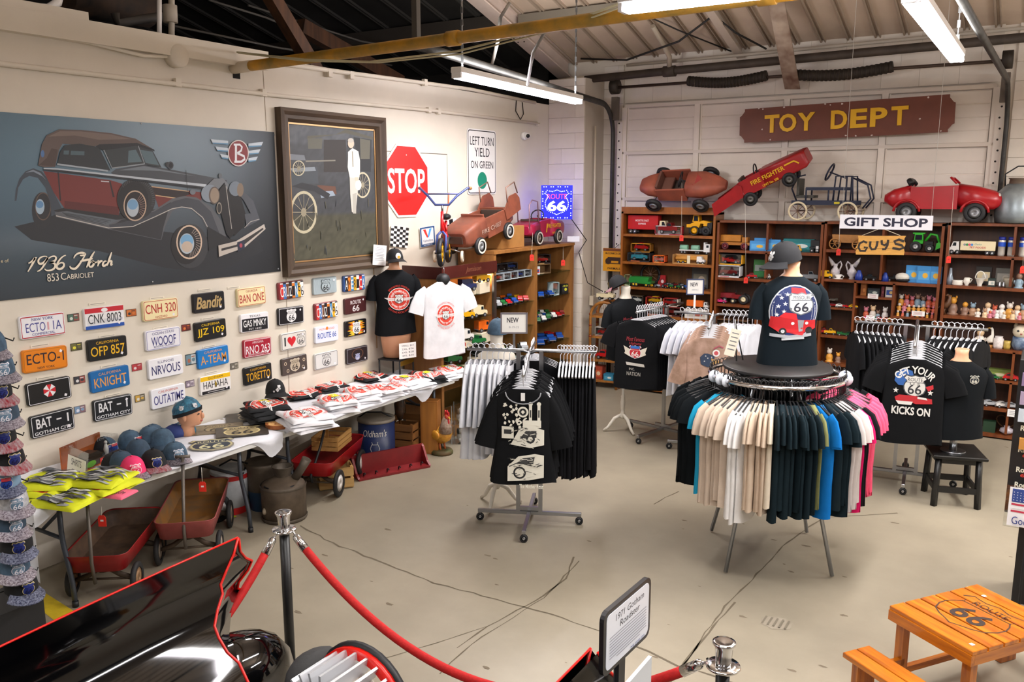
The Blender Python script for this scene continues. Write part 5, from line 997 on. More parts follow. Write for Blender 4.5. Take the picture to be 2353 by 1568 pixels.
def tractor(lab,loc,rz,L,col,grp,wheel='yellow'):
    t=thing('toy_tractor',lab,'toy tractor',loc,rz,grp); m=mat(COLN[col],.35); hm=mat(COLN[wheel],.4)
    MB().box((.12*L,0,.34*L),(.55*L,.18*L,.2*L),bev=.02*L).box((-.2*L,0,.3*L),(.25*L,.26*L,.12*L)).build('body',m,t); MB().box((-.22*L,0,.46*L),(.03*L,.2*L,.16*L)).box((-.16*L,0,.4*L),(.14*L,.2*L,.03*L)).build('seat',BLK,t); MB().cyl((.2*L,.03*L,.42*L),(.2*L,.03*L,.66*L),.02*L,n=6).build('exhaust',DARKM,t); MB().cyl((-.02*L,0,.44*L),(-.07*L,0,.56*L),.012*L,n=6).build('steering_post',BLK,t)
    for s in(-1,1): MB().wheel((-.22*L,s*.2*L,.24*L),.24*L,.12*L,n=14).build('rear_wheel',[TYRE,hm],t); MB().wheel((.3*L,s*.15*L,.13*L),.13*L,.08*L,n=12).build('front_wheel',[TYRE,hm],t)
    return t
def tbox(lab,loc,rz,w_,d,h,cols,grp,car=None,text=None,win=True,cat='toy box',name='toy_box'):
    t=thing(name,lab,cat,loc,rz,grp); m=mat(cols[0],.5)
    if win:
        MB().box((0,d*.42,h/2),(w_,d*.16,h)).box((0,0,h*.06),(w_,d,h*.12)).box((0,0,h*.97),(w_,d,h*.06)).build('carton',m,t)
        for s in(-1,1): MB().box((s*(w_/2-.006),0,h/2),(.012,d,h)).build('carton_side',mat(cols[1],.5),t)
        MB().box((0,-d*.49,h*.53),(w_*.97,.002,h*.8)).build('window',glassm(),t)
        if car: c=bpy.data.objects.new('model_car',toy_mesh(car[0],w_*.72)); COL.objects.link(c); c.parent=t; c.location=(0,-d*.05,h*.13); setmat(c,mat(COLN[car[1]],.25,coat=.3))
        pr=Print(frame((0,-d*.5-.0005,h*.07),(1,0,0),(0,0,1))); pr.rect(0,0,w_*.9,h*.1,cols[1]); pr.rect(-w_*.15,0,w_*.4,h*.05,cols[2]); pr.build('print',t)
    else:
        MB().box((0,0,h/2),(w_,d,h),bev=.002).build('carton',m,t); pr=Print(frame((0,-d/2,h/2),(1,0,0),(0,0,1)))
        pr.rect(0,-h*.05,w_*.8,h*.5,cols[1]); pr.disc(w_*.1,-h*.05,w_*.2,cols[2],h*.16,12)
        if text: pr.text(text,0,h*.3,w_*.8,h*.18,cols[2])
        pr.build('print',t)
    return t
def semi(lab,loc,rz,L,cab,box,grp,art=None,h=.3):
    t=thing('toy_semi_truck',lab,'toy truck',loc,rz,grp); c=mat(COLN[cab] if cab in COLN else cab,.4); b=mat(COLN[box] if box in COLN else box,.4)
    MB().box((-.12*L,0,.1*L+h*L/2),(.72*L,.2*L,h*L),bev=.004).build('trailer',b,t)
    MB().prism([(.26*L,.06*L),(.48*L,.06*L),(.48*L,.14*L),(.44*L,.18*L),(.4*L,.3*L),(.28*L,.3*L)],-.09*L,.09*L).build('cab',c,t); MB().prism([(.41*L,.2*L),(.385*L,.28*L),(.33*L,.28*L),(.33*L,.2*L)],-.092*L,.092*L).build('cab_window',GL,t)
    for x in(-.42,-.32,.3,.42):
        for s in(-1,1): MB().wheel((x*L,s*.08*L,.055*L),.055*L,.04*L,n=12).build('wheel',[TYRE,HUBM],t)
    if art: pr=Print(frame((-.12*L,-.1*L-.0005,.1*L+h*L/2),(1,0,0),(0,0,1))); art(pr,.72*L,h*L); pr.build('lettering',t)
    return t
FIG=['#d8cfc4','#c0583c','#d8b890','#b08868','#e0dcd6','#d89838','#8a6a58','#c87888','#88a0b0']
def figurine(lab,loc,h,ci,grp,kind=0):
    t=thing('figurine',lab,'figurine',loc,RNG.uniform(-.5,.5),grp); a=mat(FIG[ci%9],.4); b=mat(FIG[(ci*5+2)%9],.4)
    MB().lathe([(.3*h,0),(.28*h,.05*h),(.2*h,.1*h),(.26*h,.3*h),(.2*h,.52*h),(.1*h,.6*h)],10).build('body',a,t); MB().ell((0,-.02*h,.76*h),(.19*h,.18*h,.2*h),10,6).build('head',b,t)
    for s in(-1,1): MB().ell((s*.15*h,0,.95*h) if kind==0 else (s*.24*h,-.08*h,.38*h),(.06*h,.05*h,.09*h) if kind==0 else (.07*h,.07*h,.14*h),6,4).build('ear' if kind==0 else 'arm',b if kind==0 else a,t)
    return t
def vase(lab,loc,prof,m,name='vase',cat='vase',parts=()):
    t=thing(name,lab,cat,loc); MB().lathe(prof,16).build('body',m,t)
    for pn,mb,mm in parts: mb.build(pn,mm,t)
    return t
# ================================================================== DISPLAY CASES BY THE LEFT WALL
OAK=wood('#a5713c','#8a5a2c',.45); OAKD=wood('#8a5a2e','#70461f',.5); MAH=mat('#4a1d18',.35,var=.2,scale=6); GSH=glassm((225,240,235),.14)
t=thing('display_case','tall light oak display case with glass shelves and two bays','display case',(-5.57,9.03,0))
def cb(n,c,d,m,p=t): return MB().box(c,d).build(n,m,p)
for y,n in((-.93,'side_panel'),(.0,'divider'),(.95,'side_panel')): cb(n,(0.01,y,.985),(.5,.05,1.97),OAK)
cb('back_panel',(-.25,.01,.985),(.015,1.86,1.95),OAKD); cb('top_board',(.01,.01,1.955),(.52,1.94,.035),OAK); cb('bottom_board',(.01,.01,.06),(.5,1.88,.12),OAK)
CZ=[.4,.70,1.005,1.305,1.61]
for bay in(-.465,.475):
    for z in CZ: MB().box((.01,bay,z),(.46,.885,.008)).build('glass_shelf',GSH,t)
for y in(-.6,-.3,.3,.65): cb('shelf_rail',(-.238,y,.98),(.008,.016,1.85),STEEL)
t2=thing('display_case','lower oak display case with dark red header beside the white shirt','display case',(-5.55,7.57,0))
for y in(-.5,.5): cb('side_panel',(0,y,.87),(.5,.04,1.74),OAK,t2)
cb('back_panel',(-.24,0,.87),(.015,.98,1.74),OAKD,t2); cb('bottom_board',(0,0,.06),(.5,.98,.12),OAK,t2); cb('top_board',(0,0,1.74),(.5,1.0,.03),OAK,t2)
cb('header_board',(.262,0,1.805),(.025,1.04,.125),MAH,t2); cb('header_end',(.0,-.515,1.805),(.5,.025,.125),MAH,t2); cb('corner_trim',(.255,.49,.85),(.03,.05,1.7),STEEL,t2)
for z in(.35,.65,.94,1.25,1.51): MB().box((0,0,z),(.45,.95,.008)).build('glass_shelf',GSH,t2)
pr=Print(frame((.275,.05,1.805),(0,1,0),(0,0,1))); pr.text('Jamison',0,0,.3,.07,'#7a4a34',shear=.3); pr.build('lettering',t2)
l=bpy.data.lights.new('case_lamp','POINT'); l.energy=5; l.color=(1,.72,.4); l.shadow_soft_size=.03; o=bpy.data.objects.new('case_lamp',l); COL.objects.link(o); o.location=(-5.42,7.98,1.70)
CN=list(COLN)
def row(bx,by0,by1,z,n,cols,kinds,L,where,nrow=2,rng=1,name='toy_car'):
    r=random.Random(rng)
    for k in range(nrow):
        for i in range(n):
            y=by0+(by1-by0)*(i+.5)/n+r.uniform(-.01,.01); x=bx-.12*k+r.uniform(-.01,.01); c=r.choice(cols); kd=r.choice(kinds)
            toy(kd,c,L*r.uniform(.9,1.08),(x,y,z),-PI/2+r.uniform(-.5,.1)+PI/2*.7,f'{c} toy {kd if kd not in("sedan","coupe") else "car"}, {ordn(i)} from left, {["front","middle","back"][k]} row, {where}','small toy cars on the glass shelves')
row(-5.40,8.2,8.98,1.309,6,['black','red','blue','green','orange','yellow','silver'],['sedan','coupe','hotrod'],.14,'middle glass shelf, left oak bay',3,5)
row(-5.40,9.15,9.92,1.009,6,['red','dark red','white','green','blue'],['coupe','sedan','hotrod'],.13,'third glass shelf, right oak bay',3,6)
row(-5.40,8.2,8.95,1.009,4,['red','white','orange','blue'],['sedan','racer','van'],.16,'fourth glass shelf, left oak bay',2,7)
row(-5.40,9.15,9.9,.704,3,['blue','orange','red'],['racer','coupe'],.22,'lowest glass shelf, right oak bay',2,8)
row(-5.40,9.2,9.6,1.309,2,['blue','red'],['coupe'],.16,'second glass shelf, right oak bay',1,9)
row(-5.38,8.2,8.95,.704,3,['yellow','green','silver'],['pickup','van'],.2,'low glass shelf, left oak bay',1,11)
for i in range(5): tbox(f'clear blister box with a {["red","silver","dark red","blue","silver"][i]} model car, {ordn(i)} from left, top left oak shelf',(-5.40,8.24+.155*i,1.615),PI/2-.25,.2,.1,.085,('#8a949c','#b9c2c8','#cfd6da'),'blister boxes on the top glass shelf',(['coupe','sedan','racer','sedan','coupe'][i],['red','silver','dark red','blue','silver'][i]))
for i in range(3): tbox(f'window box with {["white","black","blue"][i]} model car stacked at the back, {ordn(i)} from left',(-5.52,8.3+.22*i,1.702),PI/2-.2,.2,.09,.09,('#3a4048','#20242a','#b8c0c8'),'blister boxes on the top glass shelf',('sedan',['white','black','blue'][i]))
tbox('dark window box with red model car at top right of the oak case',(-5.42,9.32,1.615),PI/2-.35,.24,.12,.12,('#8a6a44','#5a4430','#d8c8a8'),'boxes in the right oak bay'); tbox('window box with red sports car stacked above it',(-5.42,9.32,1.737),PI/2-.35,.24,.12,.12,('#2a1e1c','#201818','#c8a060'),'boxes in the right oak bay',('coupe','red'))
tbox('pale small box at the left of the top shelf, right oak bay',(-5.4,9.16,1.615),PI/2-.3,.08,.08,.1,('#c8d4dc','#d83c30','#2c4a8c'),'boxes in the right oak bay',win=False); tbox('clear dome package with model car, second shelf, right oak bay',(-5.40,9.62,1.309),PI/2-.3,.12,.1,.17,('#9ab0b4','#c8d8d8','#2c6a78'),'boxes in the right oak bay',('beetle','turquoise'))
tbox('black package lettered 48 on second shelf, right oak bay',(-5.36,9.82,1.309),PI/2-.3,.12,.06,.13,('#15161a','#2a2c30','#d8d840'),'boxes in the right oak bay',text='48',win=False)
tbox('boxed red car at the bottom of left oak bay',(-5.4,8.72,.404),PI/2-.3,.2,.1,.24,('#e0e0e4','#2c3c8c','#b82c2c'),'boxes in the right oak bay',win=False)
WB_=[('van','navy',7.55,1.515,'white and navy'),('van','yellow',7.86,1.66,'yellow box')]
def vanb(lab,y,z,col,box,bx=None,x=-5.36,L=.2,kind='van'):
    if bx: tag(MB().box((0,0,bx/2),(.14,.24,bx),bev=.003).build('cardboard_box',mat('#d9cdb4',.7,var=.05,scale=6),None,loc=(x-.03,y,z),rz=.1),f'cream box under the {lab}','box','boxes under toy trucks'); z+=bx+.001
    return toy(kind,col,L,(x,y,z),PI/2-.3 if True else 0,lab,'toy delivery trucks in the lower case',name='toy_truck',cat='toy truck')
vanb('navy toy van on the top shelf of the lower case',7.62,1.515,'navy',None,.05); vanb('yellow toy van under the case lamp',7.9,1.515,'yellow',None,.12); vanb('yellow toy bus on the second shelf of the lower case',7.58,1.255,'yellow',None); vanb('cream and green toy van beside the yellow toy bus',7.80,1.255,'cream',None,x=-5.34)
vanb('white toy fire truck in front of the blue box',7.56,.945,'white',None,.07); vanb('green and yellow toy truck on third shelf',7.76,.945,'green',None,x=-5.33,kind='pickup'); vanb('orange and white toy truck on a tall cream box',7.93,.945,'orange',None,.12)
vanb('cream toy pickup on the lowest lit shelf',7.66,.655,'cream',None,kind='pickup',L=.22); vanb('green toy truck beside the cream pickup',7.42,.655,'green',None,kind='pickup'); vanb('black and white toy van on the turquoise box',7.86,.655,'black',None,.14); vanb('dark green toy truck behind the cream pickup',7.6,.735,'green',None,x=-5.55); vanb('red toy truck at the left of the third shelf',7.40,.945,'red',None)
tbox('flat blue box leaning behind the white toy fire truck',(-5.6,7.65,.945),PI/2,.24,.04,.16,('#3a7a94','#4a8ca4','#a8c4cc'),'boxes in the lower case',win=False)
# ---- LED sign
c=V((-5.36,9.62,2.50)); t=thing('led_sign','glowing blue and red ROUTE 66 LED sign in the corner','lit sign',c,YAW)
BLED=mat('#1a2cff',.4,emis=2.0); WLED=mat('#dfe6ff',.4,emis=2.2); RLED=mat('#ff3058',.4,emis=1.6)
MB().box((0,.012,0),(.40,.02,.43)).build('panel',mat('#0c14c8',.35,emis=.9),t)
pr=Print(frame((0,.0,0),(1,0,0),(0,0,1)),lift=.001); pr.text('ROUTE',0,.075,.25,.062,RLED); pr.text('66',0,-.045,.24,.13,WLED,bold=.03); pr.build('led_lettering',t)
mb=MB(); S_=[(x*.155,y*.155-.0) for x,y in SHIELD]
for i in range(len(S_)):
    a,b=S_[i],S_[(i+1)%len(S_)]; n=max(1,int(math.hypot(b[0]-a[0],b[1]-a[1])/.018))
    for k in range(n): mb.ell((a[0]+(b[0]-a[0])*k/n,-.003,a[1]+(b[1]-a[1])*k/n),(.006,.004,.006),6,3)
for k in range(12):
    for s in(-1,1):
        if k%3!=2: mb.ell((-.165+.03*k,-.003,s*.195),(.007,.004,.007),6,3); mb.ell((s*.18,-.003,-.165+.03*k),(.007,.004,.007),6,3)
o=mb.build('led_dot',WLED,t); o['kind']='stuff'
l=bpy.data.lights.new('led_glow','AREA'); l.shape='SQUARE'; l.size=.36; l.energy=3.2; l.color=(.22,.25,1); o=bpy.data.objects.new('led_glow',l); COL.objects.link(o); o.location=(-5.5,9.66,2.5); o.rotation_euler=(PI/2,0,-1.9)
pipe('cable','black power cord hanging from the LED sign to the socket',[(-5.22,9.74,2.3),(-5.2,10.15,2.0),WY(1330,580,10.22),WY(1350,650,10.22),WY(1385,670,10.5)],.006,BCAB,cat='cable',n=6)
tag(MB().box((0,0,0),(.16,.004,.07)).build('price_notice',mat('#e4e4e8',.6),None,loc=(-5.3,9.97,2.02),rz=YAW),'white handwritten notice beside the magenta pedal car','notice')
tag(MB().box((0,0,0),(.34,.5,.26),bev=.003).build('cardboard_box',mat('#b07c40',.8,var=.1,scale=6),None,loc=(-5.56,8.62,2.105)),'brown cardboard box propping up the rusty pedal car','box')
# ---- pedal cars
def sec(x,w_,z0,z1,r=.05,n=4): return [(x,a,(z0+z1)/2+b) for a,b in rrect(w_,z1-z0,min(r,w_*.45,(z1-z0)*.45),n)]
def pedal(name,lab,loc,rot,mbody,front,mid,rear,wheels,wr,hubc,seatm=None,steer=None,wall=False,grp='vintage pedal cars'):
    t=thing(name,lab,'pedal car',loc,rot[2],grp); t.rotation_euler=rot; t.rotation_mode='XYZ'
    MB().rings([sec(*s) for s in front]).build('hood',mbody,t); MB().rings([sec(*s) for s in rear]).build('tail',mbody,t)
    (xa,xb,w_,z0,z1a,z1b)=mid
    for s in(-1,1): MB().prism([(xa,z0),(xb,z0),(xb,z1b),(xa,z1a)],-.012,.012,0,Matrix.Translation((0,s*(w_/2-.012),0))).build('side_panel',mbody,t)
    MB().box(((xa+xb)/2,0,z0+.01),(abs(xb-xa),w_-.03,.02)).build('floor_pan',mat('#3a302a',.7),t)
    MB().box((min(xa,xb)+.08,0,z0+.07),(.16,w_-.06,.05),bev=.01).box((min(xa,xb)+.01,0,z0+.14),(.03,w_-.08,.16)).build('seat',seatm or mat('#4a3c34',.7),t)
    for x,y,z in wheels:
        q=MB(); q.wheel((x,y,z),wr,.06 if not wall else .045,n=20,hub=.7 if wall else .62); o=q.build('wheel',[TYRE,mat(hubc,.35,.5)],t)
        if wall: MB().lathe([(wr*.62,.026),(wr*.82,.027)],20,0,Matrix.Translation((x,y,z))@Matrix.Rotation(PI/2 if y<0 else -PI/2,4,'X'),caps=False).build('whitewall',mat('#c9c4ba',.6),o)
    for x in sorted(set(w[0] for w in wheels)):
        ys=[w for w in wheels if w[0]==x]
        if len(ys)>1: MB().cyl(ys[0],ys[1],.008,n=6).build('axle',DARKM,t)
    if steer: x,z,r_=steer; MB().cyl((x+.12,0,z-.1),(x,0,z),.008,n=6).tube([(x-.02*0+.5*r_*math.cos(2*PI*k/14)*.5,r_*math.sin(2*PI*k/14),z+.8*r_*math.cos(2*PI*k/14)) for k in range(15)],.008,6).build('steering_wheel',BLK,t)
    return t
BRN=mat('#8c4a34',.55,var=.3,scale=5,col2='#6a3a2a'); MAG=mat('#a01c40',.35,var=.2,scale=4); REDP=mat('#a01a1e',.4,var=.2,scale=5); PKB=mat('#a5553f',.6,var=.25,scale=5,col2='#8a4a38'); REDG=mat('#a8161e',.3,var=.12,scale=4)
t=pedal('pedal_car','rusty brown pedal car tipped nose down on the display case',(-5.5,8.12,2.03),(0,R(14),-PI/2),BRN,[(.10,.36,.13,.37,.04),(.30,.37,.11,.35,.05),(.46,.36,.12,.32,.05),(.52,.33,.15,.29,.05)],(-.30,.10,.36,.12,.34,.35),[(-.46,.34,.16,.33,.04),(-.30,.36,.12,.36,.04)],[(.30,.19,.09),(.30,-.19,.09),(-.30,.19,.09),(-.30,-.19,.09)],.10,'#9a9da0',wall=True)
for s in(-1,1):
    MB().prism([(-.62,.26),(-.30,.22),(-.28,.34),(-.42,.47),(-.56,.47),(-.62,.40)],-.008,.008,0,Matrix.Translation((0,s*.185,0))).build('rear_wing',BRN,t); MB().tube([(-.36,s*.185,.40),(-.37,s*.185,.58),(-.56,s*.185,.60),(-.60,s*.185,.46)],.008,6).build('hand_rail',mat('#8a6a5c',.5,.5),t)
MB().box((.53,0,.22),(.012,.26,.08)).build('grille',mat('#4a3830',.6),t); MB().box((0.1,0,.38),(.02,.3,.03)).build('windscreen_rail',BRN,t)
pr=Print(frame((.02,.187,.22),(-1,0,0),(0,0,1))); pr.text('FIRE CHIEF',0,0,.4,.05,'#a88a7c',bold=.01); pr.build('lettering',t)
t=pedal('pedal_car','magenta fire fighter pedal car under the LED sign',(-5.53,9.42,1.975),(0,0,PI/2),MAG,[(.05,.33,.10,.33,.05),(.25,.34,.09,.31,.06),(.42,.32,.11,.29,.06),(.48,.26,.15,.26,.05)],(-.2,.05,.33,.10,.30,.32),[(-.46,.3,.14,.24,.03),(-.2,.33,.1,.30,.04)],[(.24,.17,.095),(.24,-.17,.095),(-.26,.17,.095),(-.26,-.17,.095)],.095,'#8c8478',wall=True,steer=(-.0,.36,.09))
pr=Print(frame((.14,-.171,.235),(1,0,0),(0,0,1)),lift=.0015); pr.text('FIRE FIGHTER',0,0,.36,.05,'#d8a01c',bold=.02); pr.text('UNIT No. 508',.02,-.09,.16,.026,'#d8a01c',bold=.02); pr.poly([(-.2,.03),(-.17,.03),(-.2,-.08),(-.22,-.08)],'#d8a01c'); pr.build('lettering',t)
for s in(-1,1): MB().tube([(-.44,s*.15,.2),(-.45,s*.15,.50),(-.38,s*.15,.56),(-.25,s*.15,.54),(-.22,s*.15,.26)],.008,6).build('hand_rail',mat('#a08088',.4,.5),t)
# on top of the bookcases
p=WY(1572,455,10.45); t=pedal('pedal_car','faded pinkish brown racing pedal car with fat black wheels above the bookcase',(-3.95,10.44,2.62),(R(50),0,0),PKB,[(.08,.34,.06,.27,.1),(.28,.36,.05,.26,.1),(.46,.24,.08,.22,.08),(.56,.12,.11,.18,.05)],(-.30,.08,.34,.05,.24,.26),[(-.55,.18,.1,.2,.07),(-.45,.28,.06,.23,.1),(-.30,.34,.05,.26,.1)],[(-.34,-.26,.07),(.28,-.26,.07),(-.34,.26,.07),(.28,.26,.07)],.105,'#8a8c90',seatm=mat('#6a4438',.7),steer=(.0,.26,.10))
MB().box((.18,0,.262),(.14,.14,.004),rz=PI/4).build('hood_patch',mat('#a03c38',.5),t)
t=pedal('pedal_car','red fire fighter pedal car tipped nose up on the bookcase',(-2.90,10.45,2.60),(R(14),R(-26),0),REDP,[(.05,.32,.12,.33,.03),(.3,.33,.12,.32,.03),(.55,.33,.12,.31,.03),(.60,.30,.15,.30,.03)],(-.22,.05,.32,.12,.31,.32),[(-.30,.32,.12,.20,.03),(-.22,.32,.12,.22,.03)],[(.32,-.15,.08),(.32,.15,.08),(-.18,.15,.08),(-.18,-.15,.07)],.085,'#6a6864',steer=(-.02,.34,.09))
for s in(-1,1): MB().prism([(-.66,.07),(-.24,.13),(-.20,.26),(-.26,.30),(-.34,.27),(-.62,.22)],-.008,.008,0,Matrix.Translation((0,s*.17,0))).build('rear_wing',REDP,t)
pr=Print(frame((.12,-.167,.235),(1,0,0),(0,0,1)),lift=.0015); pr.text('FIRE FIGHTER',0,0,.42,.055,'#e0b01c',bold=.02); pr.text('UNIT No. 508',0,-.085,.2,.03,'#e0b01c',bold=.02); pr.line([(.22,.02),(.34,.02),(.38,-.03)],.018,'#e0b01c'); pr.build('lettering',t)
t=pedal('pedal_car','glossy red sports pedal car with black tyres at right on the bookcase',(-1.02,10.45,2.325),(0,0,0),REDG,[(.16,.40,.16,.40,.09),(.34,.42,.12,.37,.1),(.50,.38,.13,.32,.09),(.57,.28,.17,.28,.06)],(-.3,.16,.40,.13,.36,.38),[(-.57,.26,.2,.28,.04),(-.48,.38,.14,.34,.08),(-.3,.40,.12,.39,.09)],[(-.33,-.19,.095),(.33,-.19,.095),(-.33,.19,.095),(.33,.19,.095)],.105,'#8a8c90',seatm=mat('#1a1a1c',.5))
MB().tube([(.14,-.18,.40),(.08,-.17,.46),(.08,.17,.46),(.14,.18,.40)],.012,8).build('windscreen_frame',REDG,t); MB().tube([(-.3,-.16,.39),(-.33,-.12,.43),(-.33,.12,.43),(-.3,.16,.39)],.03,8).build('seat_pad',mat('#1a1a1c',.5),t); MB().ell((.54,-.12,.27),(.02,.03,.03),8,5).build('headlight',mat('#c8b8b0',.3),t)
for x in(-.33,.33): MB().tube([(x+.13*math.cos(a),-.2,.1+.125*math.sin(a)) for a in [PI*k/8 for k in range(9)]],.014,6).build('wheel_arch',REDG,t)
t=thing('pedal_car_chassis','bare navy pedal car frame with cream spoked wheels on the bookcase','pedal car',(-2.24,10.46,2.31),0,'vintage pedal cars'); NV=mat('#20263c',.5,.2)
for s in(-1,1):
    MB().box((0,s*.14,.20),(.72,.02,.05)).build('side_rail',NV,t); MB().box((.02,s*.14,.36),(.45,.02,.035)).build('upper_rail',NV,t)
    for x in(-.2,.05,.24): MB().cyl((x,s*.14,.2),(x,s*.14,.5 if x==.24 else .37),.01,n=6).build('post',NV,t)
    MB().tube([(.1,s*.14,.2),(.12,s*.14,.5),(.3,s*.14,.5),(.32,s*.14,.2)],.01,6).build('cowl_hoop',NV,t); MB().tube([(.3,s*.1,.48),(.46,s*.1,.40),(.50,s*.1,.25),(.42,s*.1,.14)],.01,6).build('bumper_loop',NV,t)
    for x in(-.27,.28):
        w=MB(); w.tube([(x+.1*math.cos(2*PI*k/20),s*.2,.105+.1*math.sin(2*PI*k/20)) for k in range(21)],.013,6); o=w.build('wheel_rim',mat('#d6c8a8',.6),t)
        for k in range(8): a=PI*k/4; MB().cyl((x,s*.2,.105),(x+.095*math.cos(a),s*.2,.105+.095*math.sin(a)),.004,n=4).build('spoke',mat('#6a4a3c',.6),o)
for x in(-.27,.28): MB().cyl((x,-.2,.105),(x,.2,.105),.009,n=6).build('axle',DARKM,t)
MB().box((-.22,0,.27),(.2,.24,.03)).box((-.30,0,.38),(.03,.24,.2)).build('seat',mat('#3c3a34',.6),t); MB().cyl((.2,0,.48),(.02,0,.55),.009,n=6).tube([(.02+.04*math.cos(2*PI*k/16),.1*math.sin(2*PI*k/16),.55+.09*math.cos(2*PI*k/16)) for k in range(17)],.011,6).build('steering_wheel',NV,t); MB().box((.15,-.152,.2),(.06,.003,.025)).build('badge',mat('#c8b820',.5),t); MB().tube([(-.33,0,.2),(-.4,0,.36),(-.34,0,.5),(-.25,0,.52)],.01,6).build('rear_hoop',NV,t)
vessel('milk_can','galvanised milk can at the right end of the bookcase tops','can',(-.32,10.46,2.32),[(.19,0),(.2,.06),(.2,.3),(.12,.38),(.1,.4)],mat('#8d969a',.4,.6,var=.25,scale=6),handle=[(-.12,0,.36),(-.13,0,.5),(-.02,0,.58),(.2,0,.58),(.24,0,.45)],extra=lambda t:MB().lathe([(.09,.39),(.085,.45),(.1,.46),(.08,.44)],14,caps=False).build('spout',mat('#6a5a4c',.6,.3),t))
# ---- small bicycle
t=thing('child_bicycle','small red and blue child bicycle with training wheels on the display case','bicycle',(-5.42,7.3,1.875),R(-62)); RB=mat('#c4161c',.35); BB=mat('#3a4c8c',.4)
for x,n in((.27,'front'),(-.24,'rear')):
    w=MB(); w.tube([(x+.125*math.cos(2*PI*k/22),0,.148+.125*math.sin(2*PI*k/22)) for k in range(23)],.026,8); o=w.build('tyre',TYRE,t); MB().lathe([(.1,-.012),(.1,.012)],20,0,Matrix.Translation((x,0,.148))@Matrix.Rotation(PI/2,4,'X'),caps=False).build('rim',mat('#d8a018',.4),o)
    for k in range(5): a=2*PI*k/5; MB().cyl((x,0,.148),(x+.1*math.cos(a),0,.148+.1*math.sin(a)),.012,.016,n=6).build('spoke',mat('#d8a018',.4),o)
MB().tube([(.17,0,.42),(.05,0,.33),(-.06,0,.24)],.018,8).tube([(.17,0,.47),(0,0,.40),(-.1,0,.34)],.015,8).tube([(-.06,0,.2),(-.1,0,.46)],.016,8).tube([(-.08,0,.33),(-.2,0,.28),(-.24,0,.148)],.014,8).tube([(-.06,0,.22),(-.24,0,.148)],.014,8).build('frame',RB,t)
MB().tube([(.16,0,.56),(.2,0,.36)],.016,8).build('head_tube',RB,t)
for s in(-1,1): MB().tube([(.2,s*.005,.36),(.21,s*.045,.32),(.27,s*.045,.148)],.013,8).build('fork',BB,t); MB().tube([(-.24,s*.03,.148),(-.26,s*.14,.11)],.01,6).build('stabiliser_arm',STEEL,t); MB().wheel((-.26,s*.15,.065),.065,.03,n=14,hub=.5).build('training_wheel',[mat('#d8cfbc',.6),mat('#a8a090',.5)],t)
MB().tube([(-.0,-.26,.80),(.04,-.25,.80),(.12,-.15,.72),(.15,-.07,.63),(.15,.07,.63),(.12,.15,.72),(.04,.25,.80),(0,.26,.80)],.013,8).build('handlebar',mat('#4a5690',.35,.4),t); MB().tube([(.10,-.17,.74),(.10,.17,.74)],.009,6).build('crossbar',mat('#3c4470',.35,.4),t)
for s in(-1,1): MB().tube([(-.09,s*.27,.80),(.0,s*.26,.80)],.018,8).build('grip',mat('#9a6a3c',.6),t)
MB().tube([(.15,0,.56),(.15,0,.63)],.012,8).build('stem',STEEL,t)
MB().ell((-.11,0,.50),(.11,.055,.035),12,6).build('saddle',BLK,t); MB().tube([(-.04,0,.2),(-.04,-.06,.2),(-.0,-.06,.12)],.009,6).box((0,-.08,.12),(.06,.05,.015)).build('pedal',BLK,t)
MB().tube([(-.1,0,.50),(-.3,0,.62),(-.34,0,.75)],.006,6).build('flag_pole',mat('#d85a2c',.4),t)
# ================================================================== BOOKCASES ALONG THE GARAGE DOOR
BF,BD=10.3,.32
W1=wood('#9a5a1e','#7c4414',.4,coat=.15); W1B=wood('#6a431c','#4c2d10',.5); W2=wood('#7e4016','#5e2c0e',.4,coat=.15); W2B=wood('#4c2a12','#34190a',.5)
def bookcase(lab,x0,x1,top,shelves,m,mb_,vert=(),sh=(),crown=0):
    cx=(x0+x1)/2; t=thing('bookcase',lab,'bookcase',(cx,BF+BD/2,0)); w_=x1-x0
    for s in(-1,1): MB().box((s*(w_/2-.014),0,top/2),(.028,BD,top),bev=.002).build('side_panel',m,t)
    MB().box((0,BD/2-.006,top/2),(w_-.03,.012,top-.03)).build('back_panel',mb_,t); MB().box((0,0,top-.014),(w_,BD,.03),bev=.002).build('top_board',m,t)
    for z in shelves: MB().box((0,-.003,z-.016),(w_-.057,BD-.02,.032)).build('shelf',m,t)
    for x,za,zb in vert: MB().box((x-cx,-.003,(za+zb)/2),(.024,BD-.02,zb-za-.034)).build('divider',m,t)
    for xa,xb,z in sh: MB().box(((xa+xb)/2-cx,-.003,z-.012),(xb-xa-.026,BD-.02,.024)).build('shelf',m,t)
    if crown: MB().box((0,-.15,top+crown/2),(w_,.02,crown)).build('crown_board',m,t)
    return t
bookcase('tall golden brown bookcase of toys beside the pillar',-4.77,-3.50,2.38,[2.09,1.73,1.40,1.04,.70,.36,.06],W1,W1B,crown=.06)
bookcase('dark bookcase of toys behind the round shirt rack',-3.475,-2.215,2.29,[1.93,1.59,1.26,.93,.6,.3,.05],W2,W2B,vert=[(-2.86,1.93,2.29),(-2.86,1.59,1.93),(-2.95,.93,1.26)])
bookcase('dark bookcase behind the GUYS sign',-2.205,-.96,2.30,[1.98,1.64,.98,.65,.34,.05],W2,W2B,vert=[(-1.57,1.98,2.3),(-1.57,1.64,1.98),(-1.83,.98,1.64),(-1.42,.98,1.64)],sh=[(-2.19,-1.83,1.31),(-1.83,-1.42,1.46),(-1.83,-1.42,1.2),(-1.42,-.97,1.26)])
bookcase('dark bookcase of figurines at the right edge',-.93,.42,2.31,[1.97,1.64,1.31,.98,.65,.34,.05],W2,W2B,vert=[(-.3,1.97,2.31),(-.3,1.64,1.97),(-.20,.65,.98),(-.20,.34,.65),(-.20,.05,.34)])
